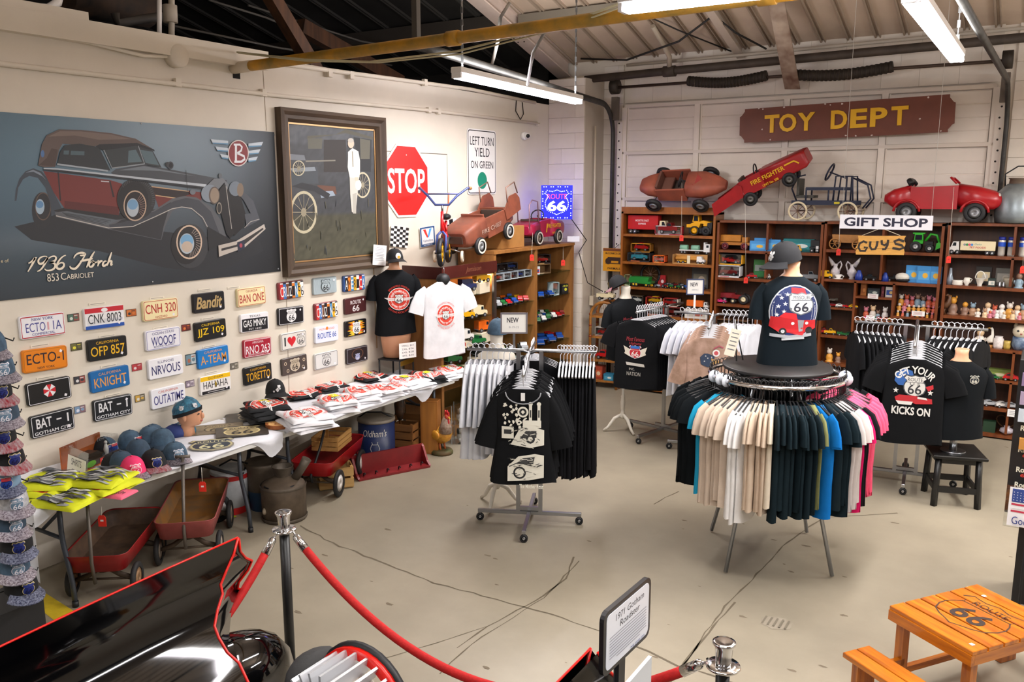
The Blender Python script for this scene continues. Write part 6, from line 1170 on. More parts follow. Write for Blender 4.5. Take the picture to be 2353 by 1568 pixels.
def SX_(u,z,y=BF+.1):
    # place over a shelf: column of pixel u at that shelf
    k=ray(u,900); a=WY(u,IH/2,y)
    for _ in range(3):
        q=V((a.x,y,z))-_C; v=IH/2-FPX*q.dot(_U)/q.dot(_F); a=WY(u,v,y)
    return a.x
G1='toys in the golden brown bookcase'; G2='toys in the dark bookcases'; 
# --- first bookcase
z=2.09
def wt(pr,w_,h_): pr.text('MORTYS FAST',-.01,h_*.12,w_*.45,h_*.14,'#ecdfd8',bold=.02); pr.text('EXPRESS',-.01,-h_*.1,w_*.25,h_*.12,'#ecdfd8',bold=.02)
x=SX_(1476,z); semi('big red wooden truck lettered MORTYS FAST EXPRESS on the top shelf',(x+.08,BF+.14,z),0,.58,'cream','red',G1,wt,h=.32)
x=SX_(1541,z); tbox('white boxed lorry lettered STATE in front of the red truck',(x,BF+.05,z),0,.36,.09,.115,('#d2d2d6','#a0202a','#c8c8d0'),G1,('pickup','dark red'))
pr=Print(frame((x+.05,BF+.004,z+.07),(1,0,0),(0,0,1))); pr.text('STATE',0,0,.12,.03,'#8a1c28',bold=.02); o=pr.build('box_lettering',None); tag(o,'dark red STATE lettering on the white lorry box','lettering')
t=thing('toy_bulldozer','yellow and black toy wheel loader on the top shelf','toy loader',(SX_(1606,z),BF+.14,z),0,G1); YT=mat('#e8a80c',.35)
MB().prism([(-.16,.1),(.0,.1),(.02,.15),(.06,.15),(.06,.12),(.14,.12),(.15,.17),(.05,.19),(0,.17),(-.06,.17),(-.12,.14),(-.16,.14)],-.06,.06).build('body',YT,t); MB().prism([(-.09,.17),(0,.17),(-.005,.26),(-.075,.26)],-.05,.05).build('cab',YT,t); MB().prism([(-.075,.18),(-.015,.18),(-.02,.245),(-.065,.245)],-.053,.053).build('cab_window',GL,t); MB().box((0,0,.06),(.26,.12,.08),bev=.01).prism([(.1,.02),(.17,.03),(.18,.17),(.12,.16)],-.08,.08).build('undercarriage',BLK,t)
for s in(-1,1): MB().wheel((-.05,s*.07,.06),.06,.04,n=16,hub=.75).build('wheel',[BLK,YT],t); MB().wheel((.1,s*.07,.06),.06,.04,n=16,hub=.4).build('wheel',[BLK,BLK],t)
z=1.73
x=SX_(1469,z); tbox('blue and wood station wagon model in a black window box',(x+.02,BF+.1,z),0,.32,.14,.12,('#15171c','#1c1e24','#e0702c'),G1,('sedan','turquoise')); tbox('red beetle model box stacked on the black window box',(x+.03,BF+.12,z+.122),0,.28,.12,.115,('#d89a1c','#8a5a14','#2a2a2a'),G1,('beetle','red'))
x=SX_(1519,z); tbox('small orange boxed pickup on the second shelf',(x,BF+.07,z),0,.17,.1,.095,('#e06a18','#d8541c','#f0c060'),G1,('pickup','red'))
x=SX_(1588,z); t=thing('toy_log_truck','wooden log lorry in an open carton on the second shelf','toy truck',(x,BF+.06,z),0,G1); MB().box((0,.05,.06),(.42,.01,.12)).box((0,0,.006),(.42,.11,.012)).box((-.21,0,.06),(.008,.11,.12)).build('carton',mat('#b98a50',.7),t)
for k in range(3): MB().cyl((-.18,-.02+.03*k,.07+.015*(k%2)),(.1,-.02+.03*k,.07+.015*(k%2)),.022,n=10).build('log',mat('#c98c3c',.6),t)
MB().box((-.1,0,.035),(.12,.06,.015)).build('bogie',mat('#d8a018',.4),t); MB().prism([(.1,.03),(.2,.03),(.2,.06),(.17,.065),(.16,.1),(.1,.1)],-.04,.02).build('cab',WHITE,t); MB().box((0,-.056,.06),(.04,.002,.1)).build('paper_band',mat('#e0d4b4',.6),t)
for q in(-.14,-.08,.12,.18): MB().wheel((q,-.035,.02),.02,.02,n=10).build('wheel',[TYRE,HUBM],t)
t=thing('toy_flatbed','white flatbed lorry with pale green tanks on the log truck carton','toy truck',(x+.04,BF+.13,z+.125),0,G1); MB().box((-.04,0,.045),(.32,.08,.012)).build('bed',WHITE,t); MB().prism([(.12,.03),(.2,.03),(.2,.13),(.14,.13),(.14,.15),(.12,.15)],-.04,.04).build('cab',WHITE,t); MB().box((.17,0,.1),(.03,.082,.03)).build('cab_window',GL,t)
for q in(-.15,.0): MB().cyl((q-.05,0,.08),(q+.05,0,.08),.032,n=12).build('tank',mat('#8fc4a8',.4),t)
for q in(-.17,-.13,.02,.05,.16): MB().wheel((q,-.03,.02),.02,.02,n=10).build('wheel',[TYRE,HUBM],t)
z=1.40; x=SX_(1484,z); t=thing('spoked_wheel','black spoked toy wheel leaning at the back of the third shelf','wheel',(x,BF+.24,z+.15),0,G1); MB().tube([(.13*math.cos(2*PI*k/28),0,.13*math.sin(2*PI*k/28)) for k in range(29)],.018,8).build('rim',BLK,t)
for k in range(10): a=PI*k/5; MB().cyl((0,0,0),(.125*math.cos(a),0,.125*math.sin(a)),.003,n=4).build('spoke',mat('#8a6a4c',.6),t)
MB().ell((0,0,0),(.03,.03,.03),8,5).build('hub',mat('#5a4030',.6),t)
t=thing('toy_combine','green toy grain wagon in front of the spoked wheel','toy combine',(SX_(1472,z),BF+.1,z),0,G1); gm=mat('#1f7a30',.35); MB().prism([(-.13,.05),(.12,.04),(.14,.13),(-.12,.13),(-.15,.09)],-.06,.06).box((.12,0,.06),(.1,.14,.03)).build('body',gm,t)
for q in(-.08,-.04,.1): MB().wheel((q,-.05,.03),.03,.025,n=10).build('wheel',[TYRE,mat('#e0c020',.4)],t)
for i,(u,c,w_,L) in enumerate([(1497,'yellow','yellow',.09),(1513,'silver','grey',.1),(1530,'dark red','grey',.1),(1541,'green','yellow',.11),(1559,'green','yellow',.1),(1577,'blue','white',.12),(1596,'silver','white',.1),(1606,'white','grey',.1)]):
    tractor(f'{c} toy tractor, {ordn(i)} from left on the third shelf',(SX_(u,z),BF+.07,z),R(-25),L,c,G1,w_)
for i,u in enumerate((1535,1551,1566,1588,1612)): tractor(f'dark red toy tractor in the back row, {ordn(i)} from left',(SX_(u,z,BF+.2),BF+.2,z),R(-25),.12,'dark red' if i%2 else 'grey',G1,'grey')
tbox('red carded toy standing behind the tractors',(SX_(1521,z,BF+.25),BF+.25,z),0,.1,.03,.15,('#b01c24','#8a141c','#e0c8c8'),G1,win=False); tbox('grey framed picture at the back right of the third shelf',(SX_(1608,z,BF+.27),BF+.27,z),0,.22,.02,.27,('#4a4c4c','#7c7868','#c8b8a0'),G1,win=False,cat='picture',name='framed_picture'); tbox('clear round package with green toy at the left of the third shelf',(SX_(1443,z),BF+.1,z),0,.09,.05,.15,('#8a7c5c','#6a8a5c','#c8c8b8'),G1,('sedan','green'))
z=1.04
for i,(u,c,k) in enumerate([(1459,'white','beetle'),(1505,'yellow','hotrod'),(1538,'red','sedan')]): tbox(f'window box with {c} model car, upper row of the fourth shelf, {ordn(i)} from left',(SX_(u,z),BF+.14,z+.122),0,.24 if i!=1 else .26,.12,.11,(['#6a5c48','#8a2020','#a8302c'][i],['#2a241c','#b8342c','#c8c0b0'][i],'#d8c8a0'),G1,(k,c))
for i,(u,c,k) in enumerate([(1462,'tan','van'),(1507,'silver','sedan'),(1545,'dark red','coupe')]): tbox(f'window box with {c} model, lower row of the fourth shelf, {ordn(i)} from left',(SX_(u,z),BF+.12,z),0,.26,.14,.12,(['#3a2c20','#4a443c','#7a2420'][i],['#2a2018','#a03028','#3a2420'][i],'#d8d0c0'),G1,(k,c))
semi('orange and white toy trailer truck on the fourth shelf',(SX_(1603,z),BF+.1,z+.12),0,.3,'white','orange',G1,h=.26); tbox('white carton under the orange toy trailer truck',(SX_(1603,z),BF+.1,z),0,.3,.14,.118,('#d8d4cc','#b8b0a4','#a05040'),G1,win=False)
# --- second bookcase
z=1.93; x=SX_(1686,z); t=thing('toy_timber_truck','varnished wooden block lorry on the top shelf at left','toy truck',(x,BF+.12,z),0,G2); wd=mat('#c07c28',.4,var=.2,scale=10)
MB().box((-.04,0,.14),(.26,.1,.08),bev=.005).build('load_block',wd,t); MB().box((.02,0,.075),(.44,.11,.035)).box((.14,0,.125),(.07,.1,.06)).build('chassis',mat('#a86a24',.4),t)
for q in(-.1,.14): MB().wheel((q,-.055,.045),.045,.03,n=14,hub=.6).build('wheel',[mat('#5a1c24',.4),mat('#7c2c34',.4)],t)
def hw(i,u,z,y,lab,w_=.14,h=.12): tbox(lab,(SX_(u,z,y),y,z),RNG.uniform(-.1,.1),w_,.035,h,('#3f8ed0','#5aa8e0','#e8b43c'),G2,win=False,cat='toy pack',name='blister_pack')
hw(0,1742,z,BF+.06,'blue and purple car pack left of the divider',.2,.12); hw(1,1752,z,BF+.14,'purple car pack behind the blue pack',.2,.15); hw(2,1778,z,BF+.07,'blue car pack right of the divider',.15,.14)
semi('yellow toy tanker truck in front of the teal box',(SX_(1817,z),BF+.05,z),0,.28,'yellow','yellow',G2,h=.17); t=tbox('long teal lorry box with white shell emblem',(SX_(1836,z,BF+.2),BF+.2,z),0,.36,.08,.15,('#1c7a80','#2a9098','#e4ece8'),G2,win=False)
t=thing('toy_trailer','black and white toy trailer at the right of the top shelf','toy trailer',(SX_(1873,z),BF+.1,z),0,G2); MB().box((0,0,.06),(.12,.08,.02)).box((0,0,.11),(.1,.06,.07)).build('body',BLK,t); MB().box((.03,-.045,.05),(.03,.004,.06)).build('white_tag',WHITE,t)
for q in(-.03,.03): MB().wheel((q,-.04,.025),.025,.02,n=10).build('wheel',[TYRE,HUBM],t)
z=1.59; tbox('white window box with dark red model car on the second shelf',(SX_(1677,z),BF+.09,z),0,.3,.13,.15,('#d6d6da','#d8dade','#b01c2c'),G2,('sedan','dark red')); tbox('yellow and black box with red racing car stacked on the white box',(SX_(1680,z),BF+.10,z+.152),0,.3,.13,.135,('#1c1c20','#d89a14','#e8b820'),G2,('racer','red'))
toy('hotrod','red',.12,(SX_(1729,z),BF+.07,z),.3,'red and yellow toy tow car beside the white toy cab','toy cars in dark bookcase'); semi('white toy lorry cab under the black cap',(SX_(1752,z),BF+.1,z),.2,.2,'white','green',G2,h=.36); tbox('green framed card behind the white toy lorry cab',(SX_(1746,z,BF+.24),BF+.24,z),0,.16,.02,.22,('#3c7a3c','#8a948c','#5a6a60'),G2,win=False,cat='picture',name='framed_picture')
toy('pickup','grey',.22,(SX_(1858,z),BF+.12,z),.2,'dark grey toy aeroplane tug right of the capped mannequin','toy cars in dark bookcase')
z=1.26; toy('racer','pink',.15,(SX_(1658,z),BF+.07,z),0,'pink toy racing car on the third shelf','toy cars in dark bookcase'); tractor('red toy tractor with cream wheels on the third shelf',(SX_(1700,z),BF+.1,z),R(180),.26,'dark red',G2,'cream'); 
t=thing('toy_farm_trailer','red toy farm trailer behind the pink car','toy trailer',(SX_(1668,z,BF+.2),BF+.2,z),0,G2); MB().box((0,0,.09),(.24,.1,.06)).build('box',mat('#8a1c24',.5),t); MB().wheel((0,-.06,.035),.035,.02,n=10).build('wheel',[TYRE,HUBM],t)
z=.93
for i,(u,c) in enumerate(((1668,'tan'),(1702,'red'),(1868,'silver'))): tbox(f'window box with {c} model on the fourth shelf of the second bookcase, {ordn(i)} from left',(SX_(u,z),BF+.1,z),0,.22,.12,.13,('#6a4a30','#3a2c24','#c8b890'),G2,('sedan',c))
# --- third bookcase
z=1.98; x=SX_(1945,z); t=thing('toy_covered_wagon','carved wooden toy wagon left of the GUYS sign','toy wagon',(x,BF+.1,z),0,G2); wd=mat('#a8743c',.6,var=.2,scale=12)
MB().prism([(-.14,.08),(.16,.08),(.18,.17),(-.16,.17)],-.05,.05).build('wagon_body',wd,t); MB().box((.22,0,.07),(.14,.015,.015)).build('tongue',wd,t)
for q in(-.12,.13):
    o=MB().tube([(q+.06*math.cos(2*PI*k/18),-.06,.065+.06*math.sin(2*PI*k/18)) for k in range(19)],.008,6).build('wheel_rim',wd,t)
    for k in range(6): a=PI*k/3; MB().cyl((q,-.06,.065),(q+.058*math.cos(a),-.06,.065+.058*math.sin(a)),.004,n=4).build('spoke',wd,o)
x=SX_(2122,z); t=thing('toy_excavator','bright green toy tractor with digger arm on the top shelf','toy excavator',(x,BF+.1,z),0,G2); gm=mat('#35b030',.35)
MB().box((-.06,0,.11),(.1,.08,.04),bev=.006).prism([(-.1,.13),(-.01,.13),(-.015,.2),(-.095,.2)],-.045,.045).build('body',gm,t); MB().prism([(-.09,.135),(-.02,.135),(-.022,.19),(-.088,.19)],-.047,.047).build('cab_window',GL,t); MB().box((-.055,0,.207),(.12,.1,.012)).build('roof',gm,t); MB().tube([(.01,0,.12),(.06,0,.2),(.12,0,.19),(.15,0,.11)],.014,8).build('arm',gm,t); MB().prism([(.12,.03),(.19,.07),(.15,.12),(.125,.1)],-.04,.04).build('bucket',gm,t); MB().box((.05,0,.09),(.08,.06,.06)).build('engine',BLK,t)
for q,rr in((-.08,.06),(.06,.045)):
    for s in(-1,1): MB().wheel((q,s*.055,rr),rr,.035,n=14).build('wheel',[TYRE,HUBM],t)
z=1.64
def ewer(u,lab,rz):
    t=thing('ewer',lab,'ewer',(SX_(u,z),BF+.12,z),rz,'white ewers on the shelf'); m=mat('#d8d2cc',.25,var=.1,scale=20,col2='#b0a8b8')
    MB().lathe([(.035,0),(.025,.02),(.055,.06),(.05,.09),(.022,.13),(.03,.17)],14).build('body',m,t); MB().tube([(-.02,0,.15),(-.06,0,.21),(-.08,0,.25)],[.028,.018,.004],10).build('spout',m,t); MB().tube([(.025,0,.17),(.055,0,.2),(.07,0,.16),(.045,0,.08)],.009,6).build('handle',m,t)
ewer(1917,'white floral ewer with spout to the left',0); ewer(1956,'white floral ewer with spout to the right',PI)
vase('white cup and saucer between the two ewers',(SX_(1926,z,BF+.05),BF+.05,z),[(.05,0),(.055,.006),(.02,.01),(.045,.05),(.04,.052),(.015,.015)],mat('#e4e0da',.25),'teacup','cup',[('handle',MB().tube([(.04,0,.04),(.06,0,.035),(.05,0,.018)],.005,6),mat('#e4e0da',.25))]); vase('blue bell shaped bottle beside the right ewer',(SX_(1973,z,BF+.06),BF+.06,z),[(.045,0),(.04,.05),(.02,.1),(.015,.11)],mat('#1c3c9c',.4),'bell_bottle','bottle'); vase('second blue bell bottle right of the GUYS sign divider',(SX_(2033,z,BF+.06),BF+.06,z),[(.04,0),(.035,.05),(.018,.09),(.012,.1)],mat('#1c3c9c',.4),'bell_bottle','bottle')
toy('van','yellow',.14,(SX_(1900,z),BF+.05,z),.2,'yellow and blue toy camper left of the ewers','toy cars in dark bookcase'); toy('hotrod','black',.13,(SX_(2000,z),BF+.07,z),.1,'gold and black toy car under the GUYS sign','toy cars in dark bookcase'); toy('pickup','black',.14,(SX_(2052,z),BF+.14,z),.1,'black toy truck behind the second blue bell bottle','toy cars in dark bookcase')
t=thing('whale_figurine','black and white whale figurine on the second shelf','figurine',(SX_(2073,z),BF+.08,z),0); MB().ell((0,0,.055),(.075,.04,.05)).build('body',mat('#e0dcd0',.3),t); MB().ell((.01,0,.025),(.07,.042,.028)).build('belly',BLK,t)
for i,u in enumerate((2096,2122,2146)): hw(i,u,z,BF+.08+.03*(i==0),f'blue car blister card, {ordn(i)} of three on the second shelf',.14,.19)
z=1.31
for i,(u,c,k) in enumerate([(1902,'yellow','racer'),(1916,'dark red','coupe'),(1932,'white','coupe'),(1948,'red','racer'),(1962,'yellow','coupe')]): toy(k,c,.1,(SX_(u,z),BF+.06,z),.2,f'{c} toy car, {ordn(i)} from left in the left cubby','small cars in the left cubby')
t=thing('silver_plane','small silver toy plane at the back of the left cubby','toy plane',(SX_(1912,z,BF+.2),BF+.2,z+.06),.3); MB().tube([(-.07,0,0),(.06,0,.01)],[.008,.016],8).box((0,0,.01),(.04,.16,.006)).build('airframe',mat('#a8a498',.35,.5),t); MB().cyl((0,0,-.06),(0,0,0),.004,n=6).lathe([(.03,-.06),(.03,-.055)],10).build('stand',BLK,t)
z=1.46; tbox('dark framed landscape photo in the upper middle cubby',(SX_(2007,z,BF+.12),BF+.12,z),0,.13,.02,.09,('#20242a','#3a4a4c','#b8c0b4'),G2,win=False,cat='picture',name='framed_picture'); tbox('white framed photo of a pet in the upper middle cubby',(SX_(2045,z,BF+.1),BF+.1,z),0,.1,.02,.115,('#e0ddd6','#2c4c9c','#d8b870'),G2,win=False,cat='picture',name='framed_picture'); tbox('row of brown books at the left of the upper middle cubby',(SX_(1985,z,BF+.14),BF+.14,z),0,.06,.1,.14,('#9c5c20','#8a4c18','#b07030'),G2,win=False,cat='book',name='book'); tbox('dark red book leaning in the upper middle cubby',(SX_(2029,z,BF+.12),BF+.12,z),0,.03,.1,.12,('#5c1c24','#4a141c','#8a4048'),G2,win=False,cat='book',name='book')
z=1.2
for i,(u,ci,h) in enumerate([(1988,1,.13),(2004,0,.15),(2016,8,.1),(2032,4,.14)]): figurine(f'slim figurine, {ordn(i)} from left in the lower middle cubby',(SX_(u,z),BF+.12,z),h,ci,'figurines in the lower middle cubby')
for i,(u,c) in enumerate([(1993,'pink'),(2006,'green'),(2020,'red'),(2036,'orange'),(2047,'yellow')]): toy('beetle',c,.07,(SX_(u,z,BF+.05),BF+.05,z),.2,f'{c} small toy in front, {ordn(i)} from left in the lower middle cubby','small toys in the lower middle cubby')
z=1.26; r=random.Random(12)
for j,(n,y,h,zz) in enumerate(((7,.22,.13,.10),(8,.14,.09,.05),(8,.06,.06,0))):
    for i in range(n): figurine(f'tiny colourful figurine, {ordn(i)} from left, {["back","middle","front"][j]} row of the right cubby',(-1.39+.4*(i+.5)/n,BF+y,z+zz),h*r.uniform(.85,1.1),r.choice([1,5,7,8,1,5]),'tiny figurines in the right cubby',j%2)
for i,(y,zz) in enumerate(((.22,.10),(.14,.05))): tag(MB().box((0,0,zz/2),(.42,.075,zz-.002)).build('display_riser',glassm(),None,loc=(-1.19,BF+y,z)),['back','front'][i]+' clear riser under the tiny figurines','riser')
for u,v,w_,lab in ((2006,681,.11,'under the framed photos'),(2110,721,.13,'under the tiny figurines'),(2000,731,.09,'lettered red below the slim figurines')):
    p=WY(u,v,BF-.004); t=thing('shelf_card','small white price card '+lab,'price card',p,0,'price cards on shelf edges'); MB().box((0,0,0),(w_,.003,.055)).build('card',WHITE,t); pr=Print(frame((0,-.002,0),(1,0,0),(0,0,1))); [pr.rect(-.005,.014-.013*k,w_*.7,.004,'#a85050') for k in range(3)]; pr.build('writing',t)
z=.98
for i,(u,c,k) in enumerate([(1892,'red','pickup'),(1908,'yellow','pickup'),(1938,'green','racer'),(1952,'green','sedan')]): toy(k,c,.13 if i<3 else .1,(SX_(u,z),BF+.07,z),.2,f'{c} toy vehicle, {ordn(i)} from left on the lower left shelf','vehicles on the lower left shelf')
figurine('small brass duck figurine low in the third bookcase',(SX_(1905,.65),BF+.1,.65),.16,5,'low figurines'); figurine('dark bird figurine low in the third bookcase',(SX_(1925,.65),BF+.1,.65),.12,6,'low figurines')
# --- fourth bookcase
z=1.97
def pf(pr,w_,h_): pr.text('Delta',0,h_*.18,w_*.2,h_*.18,'#3c8a8a',shear=.3); pr.text('PET FOODS',0,-h_*.15,w_*.45,h_*.2,'#b82c2c',bold=.02); [pr.disc(-w_*.38+w_*.07*k,h_*.12,w_*.04,c,n=10) for k,c in enumerate(('#8a8c90','#3c8a4c','#d8506c','#4c8ac8'))]
t=semi('white toy trailer truck lettered PET FOODS',(SX_(2232,z),BF+.12,z),PI,.46,'white','cream',G2,None,h=.22)
pr=Print(frame((-.12*.46,.0465,.1*.46+.05),(-1,0,0),(0,0,1))); pf(pr,.72*.46,.1); pr.build('lettering',t)
for i,u in enumerate((2300,2322,2348)): vase(f'blue and white insulated flask, {ordn(i)} from left on the top shelf',(SX_(u,z),BF+.09,z),[(.032,0),(.034,.02),(.034,.1),(.036,.101),(.036,.14),(.034,.141),(.034,.16),(.03,.185),(.028,.19)],mat('#d0ccc4',.3,.3),'flask','flask',[('blue_band',MB().lathe([(.037,.10),(.037,.145)],16,caps=False),mat('#1c4cb8',.4)),('lid',MB().lathe([(.033,.165),(.033,.2),(.0,.2)],16),mat('#1c2c8c',.4))])
z=1.64; WP=mat('#e2ddd2',.3)
vase('clear glass bottle at the left of the second shelf',(SX_(2182,z),BF+.1,z),[(.03,0),(.035,.05),(.02,.1),(.012,.18)],mat('#9aa4b0',.15,.2),'glass_bottle','bottle'); vase('stack of white saucers',(SX_(2200,z),BF+.08,z),[(.05,0),(.055,.01),(.05,.02),(.055,.03),(.05,.04),(.055,.055),(.0,.05)],WP,'saucer_stack','saucers'); vase('small white jug with handle',(SX_(2221,z),BF+.08,z),[(.02,0),(.018,.01),(.036,.04),(.03,.07),(.025,.085)],WP,'jug','jug',[('handle',MB().tube([(.025,0,.08),(.05,0,.07),(.034,0,.03)],.005,6),WP)])
vase('white basket vase with tall hoop handle',(SX_(2251,z),BF+.07,z),[(.025,0),(.022,.015),(.03,.04),(.045,.08),(.05,.085)],WP,'basket_vase','vase',[('hoop',MB().tube([(.046*math.cos(PI*k/12),0,.085+.075*math.sin(PI*k/12)) for k in range(13)],.006,6),WP)])
for u,lab,w_,h,c in ((2258,'dark framed bright print behind the basket vase',.15,.2,('#2a2420','#f0dcb0','#e8e0d0')),(2305,'grey framed cross stitch at the back',.16,.19,('#6a6860','#a8a498','#c0b8a8'))): tbox(lab,(SX_(u,z,BF+.25),BF+.25,z),0,w_,.02,h,c,G2,win=False,cat='picture',name='framed_picture')
tbox('dark mug box with white label',(SX_(2278,z),BF+.09,z),0,.07,.07,.09,('#20302c','#d8d4c8','#a8b0a8'),G2,win=False)
for i,u in enumerate((2297,2306)): vase(f'silver bell, {["left","right"][i]} of two on the second shelf',(SX_(u,z),BF+.06,z),[(.018,0),(.014,.02),(.01,.05),(.004,.07)],STEEL,'silver_bell','bell')
vase('clear glass jar with printed cup behind the silver bells',(SX_(2316,z,BF+.14),BF+.14,z),[(.045,0),(.05,.08),(.045,.1)],mat('#b8b09c',.3),'glass_jar','jar'); figurine('blue and pink couple figurine at the right of the second shelf',(SX_(2340,z),BF+.09,z),.16,8,'figurines at right',1)
z=1.31
for i,(u,ci,h) in enumerate([(2188,6,.2),(2216,6,.15),(2234,3,.14),(2268,0,.16),(2284,7,.13),(2300,4,.15),(2318,5,.17),(2336,0,.15),(2350,3,.16)]): figurine(f'brown and cream animal figurine, {ordn(i)} from left on the third shelf',(SX_(u,z,BF+.14),BF+.14,z),h,ci,'figurines on the third shelf',i%2)
for i,(u,ci,h) in enumerate([(2246,0,.1),(2262,2,.1),(2274,7,.08),(2290,4,.09),(2306,0,.08),(2326,2,.1),(2342,7,.08)]): figurine(f'small pale figurine in the front row, {ordn(i)} from left on the third shelf',(SX_(u,z,BF+.05),BF+.05,z),h,ci,'small figurines on the third shelf',(i+1)%2)
t=thing('horse_figurine','rearing brown horse figurine at the left of the third shelf','figurine',(SX_(2172,z),BF+.06,z),0); bm_=mat('#5a3a24',.4); MB().tube([(-.04,0,.08),(0,0,.1),(.03,0,.14),(.035,0,.19),(.02,0,.22)],[.02,.035,.028,.018,.014],10).build('body',bm_,t); MB().tube([(.02,0,.22),(-.015,0,.205)],[.016,.008],8).build('head',bm_,t); MB().tube([(-.05,0,.09),(-.08,0,.06),(-.085,0,.01)],[.008,.012,.003],6).build('tail',mat('#2a1c14',.5),t)
for q in(-.035,.0): MB().tube([(q,.012,.09),(q-.01,.012,.04),(q,.012,0)],.009,6).build('leg',bm_,t)
z=.98
figurine('pale stone figurine on the fourth shelf by the hangers',(SX_(2250,z),BF+.12,z),.2,0,'figurines on fourth shelf',1)
t=thing('goose_figurine','white goose figurine on the fourth shelf','figurine',(SX_(2273,z),BF+.1,z),0); MB().tube([(-.03,0,.06),(0,0,.08),(.02,0,.14),(.015,0,.2),(-.0,0,.215)],[.02,.04,.015,.012,.014],10).build('body',WP,t); MB().tube([(-.005,0,.215),(-.035,0,.208)],[.008,.003],6).build('beak',mat('#d8a030',.4),t); MB().lathe([(.035,0),(.03,.03)],10).build('base',mat('#a8743c',.5),t)
vase('white quilted jar on the fourth shelf',(SX_(2293,z),BF+.1,z),[(.045,0),(.05,.03),(.05,.1),(.035,.12),(.04,.13)],mat('#ddd4d0',.6,var=.2,scale=40),'fabric_jar','jar'); vase('small yellow painted jar on the fourth shelf',(SX_(2313,z),BF+.09,z),[(.03,0),(.035,.03),(.03,.06),(.033,.09)],mat('#b89c48',.4,var=.3,scale=30),'painted_jar','jar')
t=thing('cat_cookie_jar','cream and blue cat cookie jar on the fourth shelf','cookie jar',(SX_(2343,z),BF+.12,z),0); MB().lathe([(.06,0),(.085,.05),(.08,.1),(.075,.14)],16).build('body',mat('#2c4468',.4,var=.4,scale=14,col2='#8a9cb0'),t); MB().ell((0,-.01,.2),(.085,.075,.08)).build('head',mat('#d8ccb4',.4),t)
for s in(-1,1): MB().tube([(s*.05,0,.25),(s*.06,0,.3)],[.03,.004],8).build('ear',mat('#d8ccb4',.4),t); MB().ell((s*.03,-.078,.21),(.012,.006,.012),8,4).build('eye',BLK,t)
MB().ell((0,-.085,.18),(.012,.01,.008),8,4).build('nose',mat('#a05a50',.4),t)
z=.65
tbox('long green box low in the fourth bookcase',(SX_(2290,z),BF+.14,z),0,.3,.1,.1,('#5c6a2c','#7c8a3c','#c8c0a0'),G2,win=False); toy('beetle','red',.15,(SX_(2322,z),BF+.06,z),0,'red toy car in front of the long green box','toy cars in dark bookcase'); toy('beetle','green',.1,(SX_(2285,z),BF+.05,z),0,'green toy car in front of the long green box','toy cars in dark bookcase')
z=.34
for i,u in enumerate((2275,2305,2325)): toy('coupe','silver' if i%2==0 else 'white',.15,(SX_(u,z),BF+.09,z),.3,f'pale model car low in the fourth bookcase, {ordn(i)} from left','pale cars low right')
z=.05
vase('pale ceramic bowl vase on the lowest shelf',(SX_(2312,z),BF+.1,z),[(.03,0),(.07,.03),(.06,.06),(.025,.075),(.03,.09)],mat('#b0a8b0',.3),'bowl_vase','vase'); t=thing('wooden_heart','brown bent wood heart ornament on the lowest shelf','ornament',(SX_(2310,z,BF+.2),BF+.2,z),0); h=[(16*math.sin(q)**3,13*math.cos(q)-5*math.cos(2*q)-2*math.cos(3*q)-math.cos(4*q)) for q in[2*PI*k/24 for k in range(25)]]; MB().tube([(x_*.006,0,.11+y_*.006) for x_,y_ in h],.008,6).build('loop',mat('#5a3c20',.5),t)
tag(MB().box((0,0,.06),(.12,.1,.12)).build('green_box',mat('#1c3a24',.6),None,loc=(SX_(2272,z),BF+.12,z)),'dark green box on the lowest shelf beside the stool','box')
p=WY(2326,950,BF-.004); t=thing('shelf_card','small white price card low on the right bookcase','price card',p,0,'price cards on shelf edges'); MB().box((0,0,0),(.09,.003,.08)).build('card',WHITE,t); pr=Print(frame((0,-.002,0),(1,0,0),(0,0,1))); [pr.rect(0,.02-.018*k,.06,.004,'#808088') for k in range(3)]; pr.build('writing',t)
# ---- big signs
p=WY(1932,276,10.62); t=thing('toy_dept_sign','brown wooden sign with raised yellow letters TOY DEPT','sign',p); w_,h_=2.36,.40; c_=.06
a=[(-w_/2+c_,-h_/2),(w_/2-c_,-h_/2),(w_/2-c_,-h_/2+.03),(w_/2-.02,-h_/2+c_+.02),(w_/2,-h_/2+c_+.03),(w_/2,h_/2-c_-.03),(w_/2-.02,h_/2-c_-.02),(w_/2-c_,h_/2-.03),(w_/2-c_,h_/2)]; a+=[(-x,y) for x,y in a[::-1][:-1]]; a=[a[0]]+a[1:]
t.rotation_euler=(0,R(-1.3),0)
MB().prism(a,-.015,.02).build('board',mat('#6e3a28',.5,var=.12,scale=5),t)
YL=mat('#e8b40c',.45)
for ch,x in (('T',-.785),('O',-.597),('Y',-.384),('D',-.015),('E',.2),('P',.412),('T',.63)):
    vs,fs,asp=textgeo(ch,0,.03); lw={'O':.2,'T':.175,'Y':.2}.get(ch,.18); mb=MB(); P3=[(x+q*lw,-.03,r_*.21+.005) for q,r_ in vs]; n=len(P3); mb.add(P3,fs); mb.add([(q,-.0155,r_) for q,_,r_ in P3],[])
    from collections import Counter
    ec=Counter(tuple(sorted((f[i],f[(i+1)%len(f)]))) for f in fs for i in range(len(f)))
    k0=0
    for f in fs:
        for i in range(len(f)):
            e=(f[i],f[(i+1)%len(f)])
            if ec[tuple(sorted(e))]==1: mb.f.append([e[1],e[0],e[0]+n,e[1]+n]); mb.m.append(0); mb.s.append(False)
    mb.build('raised_letter',YL,t)
pr=Print(frame((0,-.0155,0),(1,0,0),(0,0,1)),lift=.0005); r=random.Random(8)
